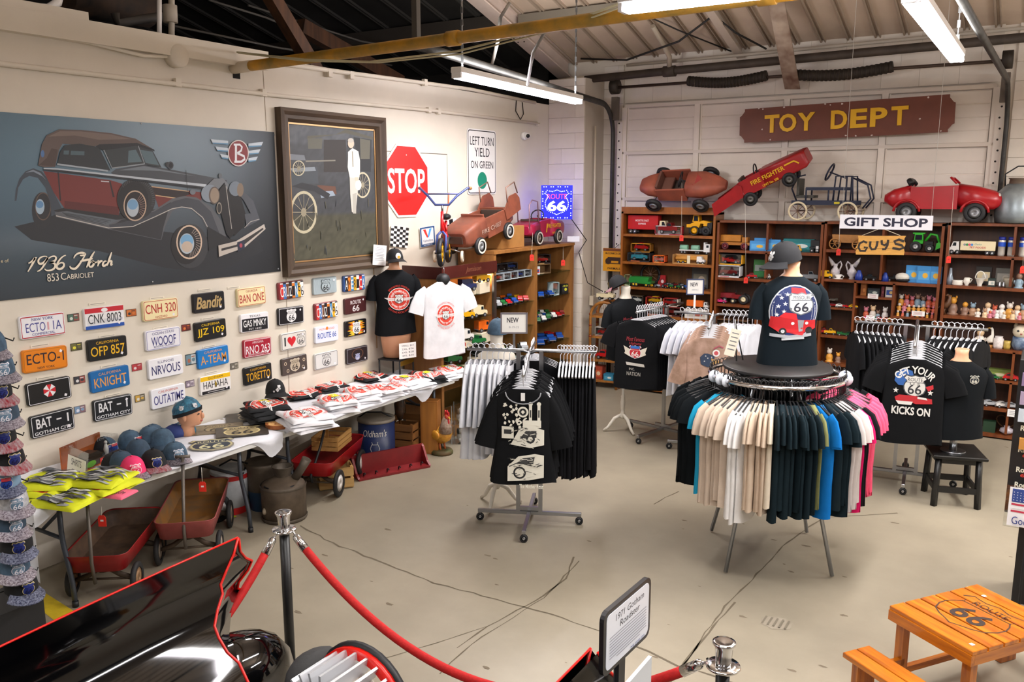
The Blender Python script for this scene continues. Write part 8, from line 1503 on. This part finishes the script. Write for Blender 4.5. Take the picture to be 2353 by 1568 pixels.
def art_road(pr):
    w0=pr.warp; pr.warp=lambda x,y,z:w0(x*1.12,y*1.12,z)
    w_='#d9d6c8'; r=random.Random(6)
    for k in range(26): x,y=r.uniform(-.13,-.02),r.uniform(.06,.22); pr.poly([(x+r.uniform(.3,1)*.014*math.cos(a),y+r.uniform(.3,1)*.016*math.sin(a)) for a in[j*PI/3 for j in range(6)]],w_)
    pr.disc(.0,.17,.036,w_); pr.disc(0,.17,.024,'#17181a'); pr.disc(0,.17,.014,w_,n=4); pr.text('66',-.005,.11,.08,.05,w_,bold=.02)
    for x in(.05,.105): pr.rect(x,.155,.02,.12,w_); pr.disc(x,.225,.014,w_); pr.rect(x,.16,.01,.05,'#3a3a3a')
    pr.rect(.06,.09,.12,.05,w_); pr.rect(-.1,.03,.08,.08,w_); pr.rect(-.1,.035,.05,.03,'#2a2a2a')
    pr.poly([(-.08,-.05),(-.02,.06),(.08,.07),(.14,.05),(.14,-.05),(.05,-.07)],w_); pr.poly([(-.02,-.01),(.02,.045),(.09,.045),(.09,.0)],'#3a3a3a'); pr.disc(.05,-.01,.03,'#2a2a2a'); pr.disc(.05,-.01,.016,w_)
    pr.poly([(-.1,-.30),(-.1,-.2),(-.03,-.13),(.08,-.11),(.14,-.12),(.14,-.27),(.04,-.29)],w_); pr.disc(-.02,-.24,.042,'#222'+'222'); pr.disc(-.02,-.24,.03,w_); pr.poly([(-.05,-.18),(0,-.14),(.08,-.13),(.07,-.18)],'#3a3a3a'); pr.line([(-.09,-.2),(-.03,-.17),(.1,-.2)],.006,'#2a2a2a'); [pr.line([(x_,y_),(x_+r.uniform(.01,.04),y_+r.uniform(-.012,.012))],r.uniform(.002,.005),q_) for q_,n_ in(('#d9d6c8',46),('#1b1b1c',46)) for x_,y_ in[(r.uniform(-.1,.1),r.choice([r.uniform(-.28,-.12),r.uniform(-.06,.1)])) for _ in range(n_)]]; pr.text('The Mother Road',.06,-.325,.16,.028,w_,bold=.02)
for i in range(8):
    y=-.46+.045*i; zz=1.42-.1*(-y/.48); p=loc4(C4,A4,.0+RNG.uniform(-.008,.008),y); lab=f'black long sleeved top on the front arm, {ordn(i)} from the front'+(' with white road print' if i==0 else '')
    o=shirt(lab,(p.x,p.y,zz),A4+RNG.uniform(-.05,.05),'#111214','long',i%4,'black tops on the four way rack',art_road if i==0 else None,-.46); hanger(f'white hanger of the {ordn(i)} black top on the front arm',(p.x,p.y,zz),A4,HWd,'white hangers on the four way rack')
    if i==0: MB().box((0,-.045,-.155),(.03,.002,.06)).build('neck_label',WHITE,o); MB().tube([(.13*math.cos(PI+PI*k/10),-.03-.012*math.sin(PI*k/10),-.125+.085*math.sin(PI+PI*k/10)) for k in range(11)],.005,5).build('collar_trim',mat('#8a8c90',.7),o)
for i in range(11):
    x=.24+.026*i; p=loc4(C4,A4,x,0); shirt(f'black strappy dress edge on along the right arm, {ordn(i)} from the post',(p.x,p.y,1.42),A4+PI/2+RNG.uniform(-.06,.06),'#101013','strap',i%4,'black dresses on the right arm',name='dress',cat='dress',sz=RNG.uniform(.93,1.05)); hanger(f'white hanger of the {ordn(i)} black dress on the right arm',(p.x,p.y,1.42),A4+PI/2,HWd,'white hangers on the four way rack')
for i in range(8):
    x=-.16-.045*i; p=loc4(C4,A4,x,0); shirt(f'white long sleeved top edge on along the left arm, {ordn(i)} from the post',(p.x,p.y,1.42),A4+PI/2+RNG.uniform(-.08,.08),'#d6d8de','long',i%4,'white tops on the left arm',sz=RNG.uniform(.95,1.05)); hanger(f'white hanger of the {ordn(i)} white top on the left arm',(p.x,p.y,1.42),A4+PI/2,HWd,'white hangers on the four way rack')
for i in range(5):
    p=loc4(C4,A4,0,.12+.05*i); shirt(f'black top on the rear arm, {ordn(i)} from the post',(p.x,p.y,1.42),A4,'#101013','hung',i%4,'black tops on the rear arm'); hanger(f'white hanger of the {ordn(i)} black top on the rear arm',(p.x,p.y,1.42),A4,HWd,'white hangers on the four way rack')
def newsign(lab,loc,rz,w_,h_,post,sub,fm):
    t=thing('new_sign',lab,'sign',loc,rz); MB().box((0,0,post/2),(.02,.006,post)).build('stem',WHITE if fm else STEEL,t); M=Matrix.Translation((0,0,post)); MB().box((0,0,h_/2),(w_,.006,h_),M=M).build('card',mat('#e4e2dc',.5),t)
    for s in(-1,1): MB().box((s*w_/2,-.001,h_/2),(.012,.012,h_+.012),M=M).box((0,-.001,h_/2+s*h_/2),(w_,.012,.012),M=M).build('frame_rail',mat('#8a858c',.4,.5) if not fm else mat('#3c4668',.4),t)
    pr=Print(M@frame((0,-.0035,h_/2),(1,0,0),(0,0,1))); pr.text('NEW',-.01,h_*.16,w_*.46,h_*.26,'#26262e',bold=.02); pr.text(sub,0,-h_*.2,w_*.4,h_*.1,'#9a9a9e'); pr.build('lettering',t); return t
pz=loc4(C4,A4,-.13,.04); newsign('grey framed NEW card standing on the four way rack',(pz.x,pz.y,1.43),YAW,.20,.155,.12,'8-19-22',False)
# ---- rack with black and tie dye shirts
C2=V((-3.39,8.52,0)); A2=R(-13)
rack4('chrome clothes rack of black shirts near the wicker rack',C2,A2,1.44,[(0,-1,.54,-.02),(0,1,.3,0)],post2=False,feet=.46)
for i in range(11):
    p=loc4(C2,A2,0,-.52+.043*i); shirt(f'black t-shirt on the wicker corner rack, {ordn(i)} from front'+(' with winged shield print' if i==0 else ''),(p.x,p.y,1.44),A2+RNG.uniform(-.04,.04)+.25,'#121316','hung',i%4,'black shirts near the wicker rack',art_wings if i==0 else None,-.42); hanger(f'white hanger of the {ordn(i)} black shirt near the wicker shelf',(p.x,p.y,1.44),A2+.25,HWd,'white hangers on the back racks')
C3=V((-2.76,8.2,0)); A3=R(14)
rack4('chrome clothes rack of tie dye shirts behind the round rack',C3,A3,1.44,[(0,-1,.58,-.06),(1,0,.45,0),(-1,0,.4,0)],post2=False)
TD=mat('#b59584',.85,var=.35,scale=9,col2='#8c6f5c',bump=.2)
def art_td(pr): pr.poly([(.0+x*.075,-.02+y*.07) for x,y in[(math.cos(k*PI/6)*(.8+.3*(k%3)/2),math.sin(k*PI/6)*(.8+.25*((k+1)%3)/2)) for k in range(12)]],'#2c3a52'); [pr.poly([(x+a*.009,y+b*.009) for a,b in STAR],'#d8d4cc') for x,y in((-.03,-.03),(0,0),(.03,-.04),(-.02,.02),(.035,.01))]; pr.disc(.075,.05,.034,'#e0dcd8'); pr.disc(.075,.05,.02,'#b84a50'); pr.poly([(.03,.0),(.12,-.03),(.13,-.08),(.05,-.09)],'#b08a50'); pr.line([(.05,.09),(.1,.12),(.14,.1)],.012,'#a85060')
for i in range(7):
    p=loc4(C3,A3,0,-.56+.07*i); o=shirt(f'pink tie dye shirt, {ordn(i)} from the front'+(' with starred map print' if i==0 else ''),(p.x,p.y,1.39+.008*i),A3+RNG.uniform(-.05,.05)+.15,'#b59584','long',i%4,'tie dye shirts',art_td if i==0 else None,-.29); setmat(o,TD); hanger(f'white hanger of the {ordn(i)} tie dye shirt',(p.x,p.y,1.39+.008*i),A3+.15,HWd,'white hangers on the back racks')
for i in range(8):
    p=loc4(C3,A3,.10+.045*i,-.02); shirt(f'white shirt on the tie dye rack, {ordn(i)} from the post',(p.x,p.y,1.44),A3+PI/2-.5,'#d4d6de','hung',i%4,'white shirts on the tie dye rack'); hanger(f'white hanger of the {ordn(i)} white shirt on the tie dye rack',(p.x,p.y,1.44),A3+PI/2-.5,HWd,'white hangers on the back racks')
    if i<5: p=loc4(C3,A3,-.08-.06*i,.02); shirt(f'white shirt on the left arm of the tie dye rack, {ordn(i)} from the post',(p.x,p.y,1.44),A3+PI/2-.4,'#d4d6de','hung',i%4,'white shirts on the tie dye rack'); hanger(f'white hanger on the left arm of the tie dye rack, {ordn(i)}',(p.x,p.y,1.44),A3+PI/2-.4,HWd,'white hangers on the back racks')
pz=loc4(C2,A2,.10,-.1); newsign('blue framed NEW card above the tie dye rack',(-3.06,8.45,1.45),YAW,.17,.155,.14,'ARRIVALS',True)
# ---- right rack
C5=V((-.93,8.32,0)); A5=R(6)
rack4('chrome clothes rack of black shirts under the GUYS sign',C5,A5,1.46,[(-1,0,.52,0),(1,0,.56,0),(0,-1,.58,-.1),(0,1,.35,0)])
def art_kicks(pr):
    w0=pr.warp; pr.warp=lambda x,y,z:w0(x*1.1,y*1.15,z)
    w_='#d6d4ce'; pr.poly([(-.14,.06),(-.13,.12),(-.08,.155),(-.02,.14),(.0,.08),(-.05,.03),(-.11,.03)],'#2c5a9c'); [pr.poly([(x+a*.012,y+b*.012) for a,b in STAR],'#dcdcdc') for x,y in((-.1,.12),(-.07,.14),(-.11,.09))]
    pr.text('GET YOUR',0,-.02,.30,.055,w_,bold=.02,arc=(.17,PI/2,1)); pr.shield(.005,.03,.17,'#3a3c40','#cfcdc6','#2a2a2e'); pr.text('U S',.005,.045,.07,.018,'#2a2a2e')
    for x in(-.125,.115): pr.poly([(x+a*.022,-.01+b*.022) for a,b in STAR],w_)
    pr.poly([(.08,.03),(.13,.05),(.135,.02),(.1,.0)],'#b8242c'); pr.poly([(-.13,-.06),(-.1,-.04),(.0,-.04),(.13,-.055),(.135,-.09),(.02,-.10),(-.02,-.085),(-.12,-.085)],'#b02028'); pr.poly([(-.12,-.085),(.0,-.085),(-.01,-.11),(-.1,-.11)],w_); pr.poly([(.03,-.045),(.09,-.05),(.1,-.065),(.03,-.06)],w_); pr.text('KICKS ON',-.01,-.155,.27,.06,w_,bold=.03)
for i in range(8):
    p=loc4(C5,A5,.02,-.56+.05*i); shirt(f'black t-shirt on the right rack front arm, {ordn(i)} from front'+(' reading GET YOUR KICKS ON' if i==0 else ''),(p.x,p.y,1.36+.012*i),A5+RNG.uniform(-.04,.04),'#111214','hung',i%4,'black shirts on the right rack front arm',art_kicks if i==0 else None,-.36,sz=1.02); hanger(f'white hanger on the front arm under the GUYS sign, {ordn(i)} from the front',(p.x,p.y,1.36+.012*i),A5,HWd,'white hangers on the right rack')
for i in range(9):
    for nm,sg in(('left',-1),('right',1)):
        p=loc4(C5,A5,sg*(.14+.045*i),0); shirt(f'black t-shirt edge on along the {nm} arm under the GUYS sign, {ordn(i)} from the post',(p.x,p.y,1.46),A5+PI/2+RNG.uniform(-.08,.08)-sg*.25,'#121316','hung',i%4,'black shirts on the right rack side arms'); hanger(f'white hanger on the {nm} arm under the GUYS sign, {ordn(i)} from the post',(p.x,p.y,1.46),A5+PI/2-sg*.25,HWd,'white hangers on the right rack')
# ================================================================== FOREGROUND
# ---- black roadster with fins
GB=mat('#040405',.05,coat=.5,spec=.35); RED=mat('#d81408',.35); cx_=-2.16
t=thing('black_roadster','glossy black finned roadster with red edging in the foreground','car',(cx_,.5,0)); T0=t.location
INN=[(2.50,1.06),(2.47,.99),(2.42,.93),(2.375,.88),(2.37,.84),(2.32,.79),(2.275,.74),(2.265,.70),(2.27,.64),(2.285,.60),(2.28,.52),(2.28,.40)]
OUT=[(2.52,1.04),(2.55,.96),(2.60,.90),(2.655,.86),(2.645,.81),(2.60,.76),(2.605,.72),(2.645,.69),(2.62,.65),(2.575,.60),(2.57,.54),(2.58,.40)]
for s in(-1,1):
    sx=lambda x:cx_+s*(-1)*(-(x-cx_)) if s<0 else cx_-(x-cx_)
    X_=(lambda x:x) if s<0 else (lambda x:2*cx_-x)
    def sheet(edge,xt,xb,curve):
        rs=[]
        for i,(ye,z) in enumerate(edge):
            k=i/(len(edge)-1); x=xt+(xb-xt)*k**curve; zf=1.03-(1.03-.42)*k; row=[]
            for j in range(11):
                q=j/10; y=-1.2+(ye+1.2)*q; zz=(zf-.25*(1-q)*(1-k))*(1-q)+z*q; row.append((X_(x),y,zz))
            rs.append(row)
        return rs
    a=sheet(INN,-3.08,-2.72,2.4); b=sheet(OUT,-3.10,-3.32,.8)
    fl_=(lambda f:f[::-1]) if s>0 else (lambda f:f)
    for rows,rev_ in((a,0),(b,1)):
        mb=MB(); n=11; vs=[p for r_ in rows for p in r_]; fs=[[i*n+j,i*n+j+1,(i+1)*n+j+1,(i+1)*n+j] for i in range(len(rows)-1) for j in range(n-1)]; mb.add(vs,[f[::-1] if (rev_^(s>0)) else f for f in fs],0,True); mb.build('fin_skin',GB,t,world=True)
        MB().tube([r_[-1] for r_ in rows],.007,6).build('red_edge',RED,t,world=True)
    MB().tube([p for p in a[0]],.0045,6).build('red_edge',RED,t,world=True)
    mb=MB(); vs=[r_[-1] for r_ in a]+[V(r_[-1])-V((0,.02,0)) for r_ in b]; n=len(a); mb.add(vs,[[i,i+1,n+i+1,n+i] for i in range(n-1)],0,True); mb.build('fin_end',GB,t,world=True)
    MB().ell((X_(-3.06),2.36,.36),(.21,.38,.25),16,10).build('tail_lobe',GB,t,world=True)
    for y in(1.55,-1.3): MB().wheel((X_(-2.98),y,.33),.33,.24,n=28,ax='x',hub=.62).build('wheel',[RUB,CHROME],t,world=True)
    rs=[[(X_(-2.5)+.33*q*math.cos(2*PI*k/16),-.1+.5*q*math.sin(2*PI*k/16),.72+h) for k in range(16)] for q,h in((1,0),(.95,.12),(.75,.22),(.4,.28),(.05,.3))]; MB().rings(rs,0,True,False,True).build('bubble_canopy',glassm((200,215,225),.25),t,world=True)
    MB().ell((X_(-2.63),2.52,.50),(.11,.16,.11),14,8).build('parachute_pack',mat('#3a3a3a',.9,bump=.3,scale=30),t,world=True); MB().box((X_(-2.545),2.64,.53),(.004,.05,.06)).build('pack_label',mat('#d89018',.5),t,world=True)
MB().rings([[(cx_+q[0]*w_,y,z0+q[1]*h_) for q in rrect(1,1,.22,4)] for y,w_,z0,h_ in((-2.6,1.3,.45,.3),(-2.2,1.7,.48,.45),(-1,1.75,.48,.48),(.6,1.6,.44,.44),(1.5,1.2,.36,.36),(2.3,.9,.26,.26))]).build('body',GB,t,world=True)
MB().rings([[(cx_+q[0]*1.0,y,.62+q[1]*h_) for q in rrect(1,1,.3,4)] for y,h_ in((-.7,.14),(.4,.2),(1.2,.16))]).build('cockpit_deck',GB,t,world=True)
TC=V((-2.38,2.50,.44)); M=Matrix.Translation(TC)@Matrix.Rotation(-PI/2,4,'X')   # turbine exhaust, axis +y
MB().lathe([(.15,-.30),(.19,-.28),(.19,-.2),(.12,-.2)],26,0,M).build('exhaust_collar',mat('#0c0c0d',.8,bump=.5,scale=40),t,world=True)
MB().lathe([(.17,-.2),(.17,.02)],24,0,M,caps=False).build('exhaust_drum',mat('#b8b0a4',.4,.5),t,world=True)
for k in range(24):
    a=2*PI*k/24; MB().box((.205,0,-.08),(.075,.012,.24),M=M@Matrix.Rotation(a,4,'Z')@Matrix.Rotation(0,4,'Y')).build('turbine_blade',mat('#d4d6da',.3,.4),t,world=True)
MB().lathe([(.205,.02),(.25,.02),(.25,.05),(.205,.05)],32,0,M,caps=False).build('red_ring',RED,t,world=True); MB().lathe([(.245,.045),(.262,.05),(.262,.075),(.24,.075)],32,0,M,caps=False).build('rim_ring',BLK,t,world=True)
# ---- stanchions and ropes
def stanch(lab,p):
    t=thing('stanchion',lab,'stanchion',(p.x,p.y,0),0,'black rope stanchions'); MB().cyl((0,0,.02),(0,0,.90),.026,n=18).build('post',mat('#131314',.4),t); MB().lathe([(.17,0),(.17,.012),(.12,.03),(.03,.045)],28).build('base',mat('#131314',.4),t)
    MB().lathe([(.028,.89),(.028,.92),(.03,.93),(.034,.985),(.043,1.0),(.043,1.008),(.03,1.01),(0,1.0)],20).build('cap',CHROME,t); MB().lathe([(.03,.905),(.062,.905),(.065,.91),(.062,.916),(.03,.916)],24).build('collar',CHROME,t); return t
S1,S2=G(651,1180,1.0),G(1664,1480,1.0); stanch('black stanchion with chrome cap behind the finned car',S1); stanch('black stanchion with chrome cap at the bottom right',S2)
RV=mat('#b50d0c',.75,bump=.3,scale=60,var=.15)
def rope(lab,a,b,sag,hook=True):
    a,b=V(a),V(b); t=thing('velvet_rope',lab,'rope',a,0,'red velvet ropes'); d=(b-a); e=d.normalized()*.062; a2,b2=a+V((e.x,e.y,0)),b-V((e.x,e.y,0)); P=[]
    for i in range(33): q=i/32; p=a2.lerp(b2,q); p.z-=4*sag*q*(1-q); P.append(p-a)
    MB().tube(P[1:-1],.021,12).build('velvet',RV,t)
    for seg in (P[:4],P[-4:]):
        inner=seg[-1] if seg is P[:4] else seg[0]
    for i0,i1,i2 in((0,0,1),(32,32,31)):
        MB().tube([P[i1].lerp(P[i2],.25),P[i1].lerp(P[i2],.4),P[i2].lerp(P[i1],-.35)],[.012,.02,.023],12).build('end_ferrule',CHROME,t); MB().tube([P[i0]+V((0,0,.01)),P[i0]+V((.006,.006,-.005)),P[i1].lerp(P[i2],.3)],.006,6).build('snap_hook',CHROME,t)
rope('red velvet rope sagging between the two stanchions',(S1.x,S1.y,.91),(S2.x,S2.y,.91),.45)
S0=V((S1.x+.1,S1.y-2.0,0)); rope('red velvet rope dropping behind the fin from the left stanchion',(S1.x,S1.y,.91),(S0.x,S0.y,.91),.5); stanch('black stanchion on the far side of the finned car',S0)
# ---- roadster information sign
n_=V((1,-.044,0)); p0=WX(1378,1560,-1.08); q=[PLN(u,v,p0,n_) for u,v in((1390,1410),(1497,1320),(1487,1465),(1378,1560))]
c=sum(q,V())/4; t=thing('info_sign','white card reading 1971 Gotham Roadster in a black frame','sign',(c.x,c.y,0)); ux=(q[1]-q[0]).normalized(); uy=((q[0]-q[3])+(q[1]-q[2])); uy=(uy-ux*uy.dot(ux)).normalized(); w_=((q[1]-q[0]).length+(q[2]-q[3]).length)/2; h_=((q[0]-q[3]).length+(q[1]-q[2]).length)/2
M=frame((0,0,c.z),ux,uy); MB().rings([[(x,y,z) for x,y in rrect(w_,h_,.03)] for z in(-.012,.004)],0,False,M=M).build('frame',mat('#18171a',.35),t); MB().rings([[(x,y,z) for x,y in rrect(w_-.035,h_-.03,.02)] for z in(.004,.0055)],0,False,M=M).build('card',mat('#e2e6f0',.3),t)
pr=Print(M@Matrix.Translation((0,0,.0056))); pr.text('1971 Gotham',.01,h_*.30,w_*.6,h_*.1,'#34343e',shear=.15); pr.text('Roadster',.01,h_*.16,w_*.42,h_*.1,'#34343e',shear=.15)
for k in range(9): pr.rect(0,h_*(.05-.045*k),w_*(.78 if k<8 else .5),h_*.012,'#8a8c98')
pr.text('MUSEUM',w_*.2,-h_*.40,w_*.3,h_*.05,'#5a6a9c'); pr.build('lettering',t)
MB().box((-.022,0,c.z-.16),(.016,.05,.20)).cyl((-.03,0,.02),(-.03,0,c.z-.1),.014).lathe([(.16,0),(.16,.015),(.02,.03)],20).build('stand',mat('#1c1d20',.45),t)
q=[WX(u,v,-.98) for u,v in((1395,1575),(1488,1483))]; t=thing('photo_panel','pale grey panel with a mounted photo right of the roadster sign','panel',(-.97,(q[0].y+q[1].y)/2+.0,0)); L=q[1].y-q[0].y
MB().box((0,0,.59),(.012,L,1.16)).build('panel',mat('#c9d0d8',.3),t); MB().box((.008,.02,1.0),(.006,L*.6,.2)).build('photo',mat('#5a5048',.4),t); MB().box((0,0,.01),(.2,L*.8,.02)).build('foot',mat('#c9d0d8',.3),t)
# ---- child's picnic table
A,B,C_=G(2043,1392,.48),G(2222,1348,.48),G(2232,1500,.48); u1=(B-A); L1=.66; u1.normalize(); u2=(C_-A); L2=u2.length; u2=(u2-u1*u2.dot(u1)).normalized(); 
t=thing('picnic_table',"small varnished wooden child's picnic table with burnt 66 shield",'table',(A.x,A.y,0),math.atan2(u2.y,u2.x))
PW_=wood('#d47c0c','#8f4206',.3,scale=10,axis=0,coat=.6); PWY=wood('#d07a0c','#8f4206',.3,scale=10,axis=1,coat=.6); PWZ=wood('#cc760b','#8a4006',.3,scale=10,axis=2,coat=.6)
# local x along u2 (planks), local y = +-u1
sg=1 if (Matrix.Rotation(-math.atan2(u2.y,u2.x),3,'Z')@u1).y>0 else -1
npl=6
for k in range(npl): MB().box((L2/2,sg*(k+.5)*L1/npl,.468),(L2,L1/npl-.012,.024),bev=.003).build('plank',PW_,t)
MB().box((L2/2,sg*.012,.43),(L2,.024,.055)).build('apron',PW_,t); MB().box((L2/2,sg*(L1-.012),.43),(L2,.024,.055)).build('apron',PW_,t)
for x in(.012,L2-.012): MB().box((x,sg*L1/2,.43),(.024,L1-.05,.055)).build('apron',PWY,t)
for x in(.05,L2-.05):
    for y in(.06,L1-.06): MB().box((x,sg*y,.21),(.05,.045,.42)).build('leg',PWZ,t)
    MB().box((x,sg*L1/2,.12),(.03,L1-.1,.035)).build('stretcher',PWY,t)
for s_,yb in((0,-.30),(1,L1+.12)):
    for k in range(2): MB().box((L2/2,sg*(yb+.045+.092*k),.262),(L2+.0,.086,.03),bev=.003).build('bench_plank',PW_,t)
    for x in(.06,L2-.06): MB().box((x,sg*(yb+.09),.125),(.04,.12,.245)).build('bench_leg',PWZ,t); MB().box((x,sg*(yb/2+.06 if not s_ else (L1+yb)/2+.03),.18),(.03,abs(yb)+.0 if not s_ else .22,.035)).build('bench_brace',PWY,t)
pr=Print(Matrix.Translation((L2*.5,sg*L1*.5,.4805))@Matrix.Rotation(0 if sg>0 else 0,4,'Z')); s5=.19
pts=[(x*s5*1.0,y*s5) for x,y in SHIELD]; pr.band(pts,[(x*.955,y*.955) for x,y in pts],'#3a1e0a'); pr.text('ROUTE',0,s5*.62,s5*1.05,s5*.25,'#3a1e0a'); pr.text('66',0,-s5*.15,s5*1.0,s5*.8,'#2a160a',bold=.02); pr.line([(-s5*.75,s5*.42),(s5*.75,s5*.42)],.006,'#3a1e0a'); pr.build('burnt_shield',t)
for x,y in((L2-.05,.06),(.12,L1-.1)): MB().box((x,sg*y,.4815),(.02,.02,.002)).build('price_sticker',WHITE,t)
# ---- cap tower at the left edge
H0=V((-4.87,2.40,0)); t=thing('cap_rack','black wire cap tower at the left edge','rack',H0,0); WR=mat('#141416',.45,.4)
for x,y in((0,0),(0,-.22),(-.2,-.22),(-.2,0)): MB().cyl((x,y,0),(x,y,1.99),.0055,n=6).build('upright',WR,t)
MB().tube([(0,0,1.99),(0,-.22,1.99),(-.2,-.22,1.99),(-.2,0,1.99),(0,0,1.99)],.0055,6).build('top_loop',WR,t); MB().box((-.1,-.1,.15),(.34,.36,.3)).build('base_box',BLK,t)
for k in range(12):
    z=.4+.135*k; MB().tube([(0,0,z),(.05,.03,z-.03),(.09,.05,z-.045),(.085,.06,z-.03)],.004,5).build('wire_hook',WR,t); MB().tube([(0,0,z),(0,-.22,z),(-.2,-.22,z)],.004,5).build('cross_wire',WR,t)
TW_=[('denim cap with silver glitter brim',DEN,GLW,b_wh),('denim cap with white glitter shield',DEN,GLW,b_wh),('black cap with blue jewel shield',CB,FLAGG,b_bl),('denim cap with striped glitter brim',DEN2,GLW,b_wh),('black cap with blue shield and flag brim',CB,FLAGG,b_bl),('black cap with gold edged blue shield',CB,FLAGG,b_bl),('pale blue cap with jewel badge',mat('#7d9cb4',.7),GLB,b_rb),('white glitter cap',mat('#c0c2c8',.4,.2,var=.3,scale=60),GLW,b_wh),('denim cap with silver 66',DEN2,GLW,b_wh),('black cap with navy sequin shield',CB,GLB,b_bl),('faded denim cap with beaded 66',DEN,GLW,b_wh),('black cap with dark glitter brim at the bottom',CB,GLB,b_bl)]
for i,(nm,mc,mb_,bd) in enumerate(TW_):
    z=1.80-.127*i; cap(f'{nm}, {ordn(i)} from top of the cap tower',(H0.x+.03+.02*(i%2),H0.y-.05+.02*(i%2),z),-.35+.12*(i%3),mc,mb_,bd,grp='caps on the wire cap tower',tilt=.25)
# ---- postcard spinner at the right edge
t=thing('souvenir_spinner','black souvenir spinner rack at the right edge','rack',(.14,6.28,0),0); KB=mat('#131314',.45)
MB().box((.02,.02,.31),(.30,.34,.62),bev=.006).build('base',KB,t); MB().box((.03,.0,1.12),(.5,.40,1.0),bev=.004).build('panel_tower',KB,t)
for k,z in enumerate((1.50,1.38,1.27)): MB().box((.0,-.215,z),(.40,.03,.08)).build('pocket',mat(['#7c6a88','#9a8aa0','#b8c0c8'][k],.4),t)
for k,z in enumerate((1.17,1.03,.90,.80)):
    pr=Print(frame((-.03,-.2015,z),(1,0,0),(0,0,1))); pr.text('Route',-.10,.015,.1,.035,'#d8d4c0',bold=.03); pr.text('66',-.1,-.02,.05,.025,'#b03028',bold=.03); pr.text('Route',.06,.015,.1,.035,'#d8d4c0',bold=.03); pr.text('66',.06,-.02,.05,.025,'#b03028',bold=.03); pr.build('logo_print',t)
MB().box((-.12,-.22,1.09),(.12,.03,.07)).build('pocket',mat('#b8803c',.5),t)
p=G(2340,1200,0); t=thing('flag_sign','white card with American flag and blue God Bless lettering','sign',(WY(2313,1200,5.95).x+.035,5.95,.58),0); MB().box((0.08,0,.13),(.27,.006,.27)).build('acrylic',glassm(),t); MB().box((.09,-.004,.13),(.25,.004,.25)).build('card',mat('#e4e2e4',.5),t)
pr=Print(frame((.09,-.0065,.13),(1,0,0),(0,0,1)))
for k in range(7): pr.rect(0,.105-.022*k,.22,.012,'#b83048' if k%2==0 else '#e4e2e4')
pr.rect(-.065,.075,.09,.085,'#2c4488'); [pr.poly([(-.1+.018*i+a*.004,.045+.017*j+b*.004) for a,b in STAR],'#e8e8ee') for i in range(5) for j in range(4)]; pr.text('God Bless',0,-.085,.2,.05,'#2c3c80'); pr.text('AMERICA',.03,-.01,.12,.03,'#c82c2c'); pr.build('lettering',t)
MB().cyl((.08,.01,-.58),(.08,.01,.02),.008).build('stem',DARKM,t)
pr=Print(); p=G(527,1188); t=thing('paper_scrap','yellow green paper scrap on the floor under the table','paper',(p.x,p.y,0)); MB().add([(-.06,-.03,.002),(.05,-.04,.002),(.07,.02,.012),(-.04,.04,.004)],[[0,1,2,3]]).build('sheet',mat('#b8c420',.7),t)
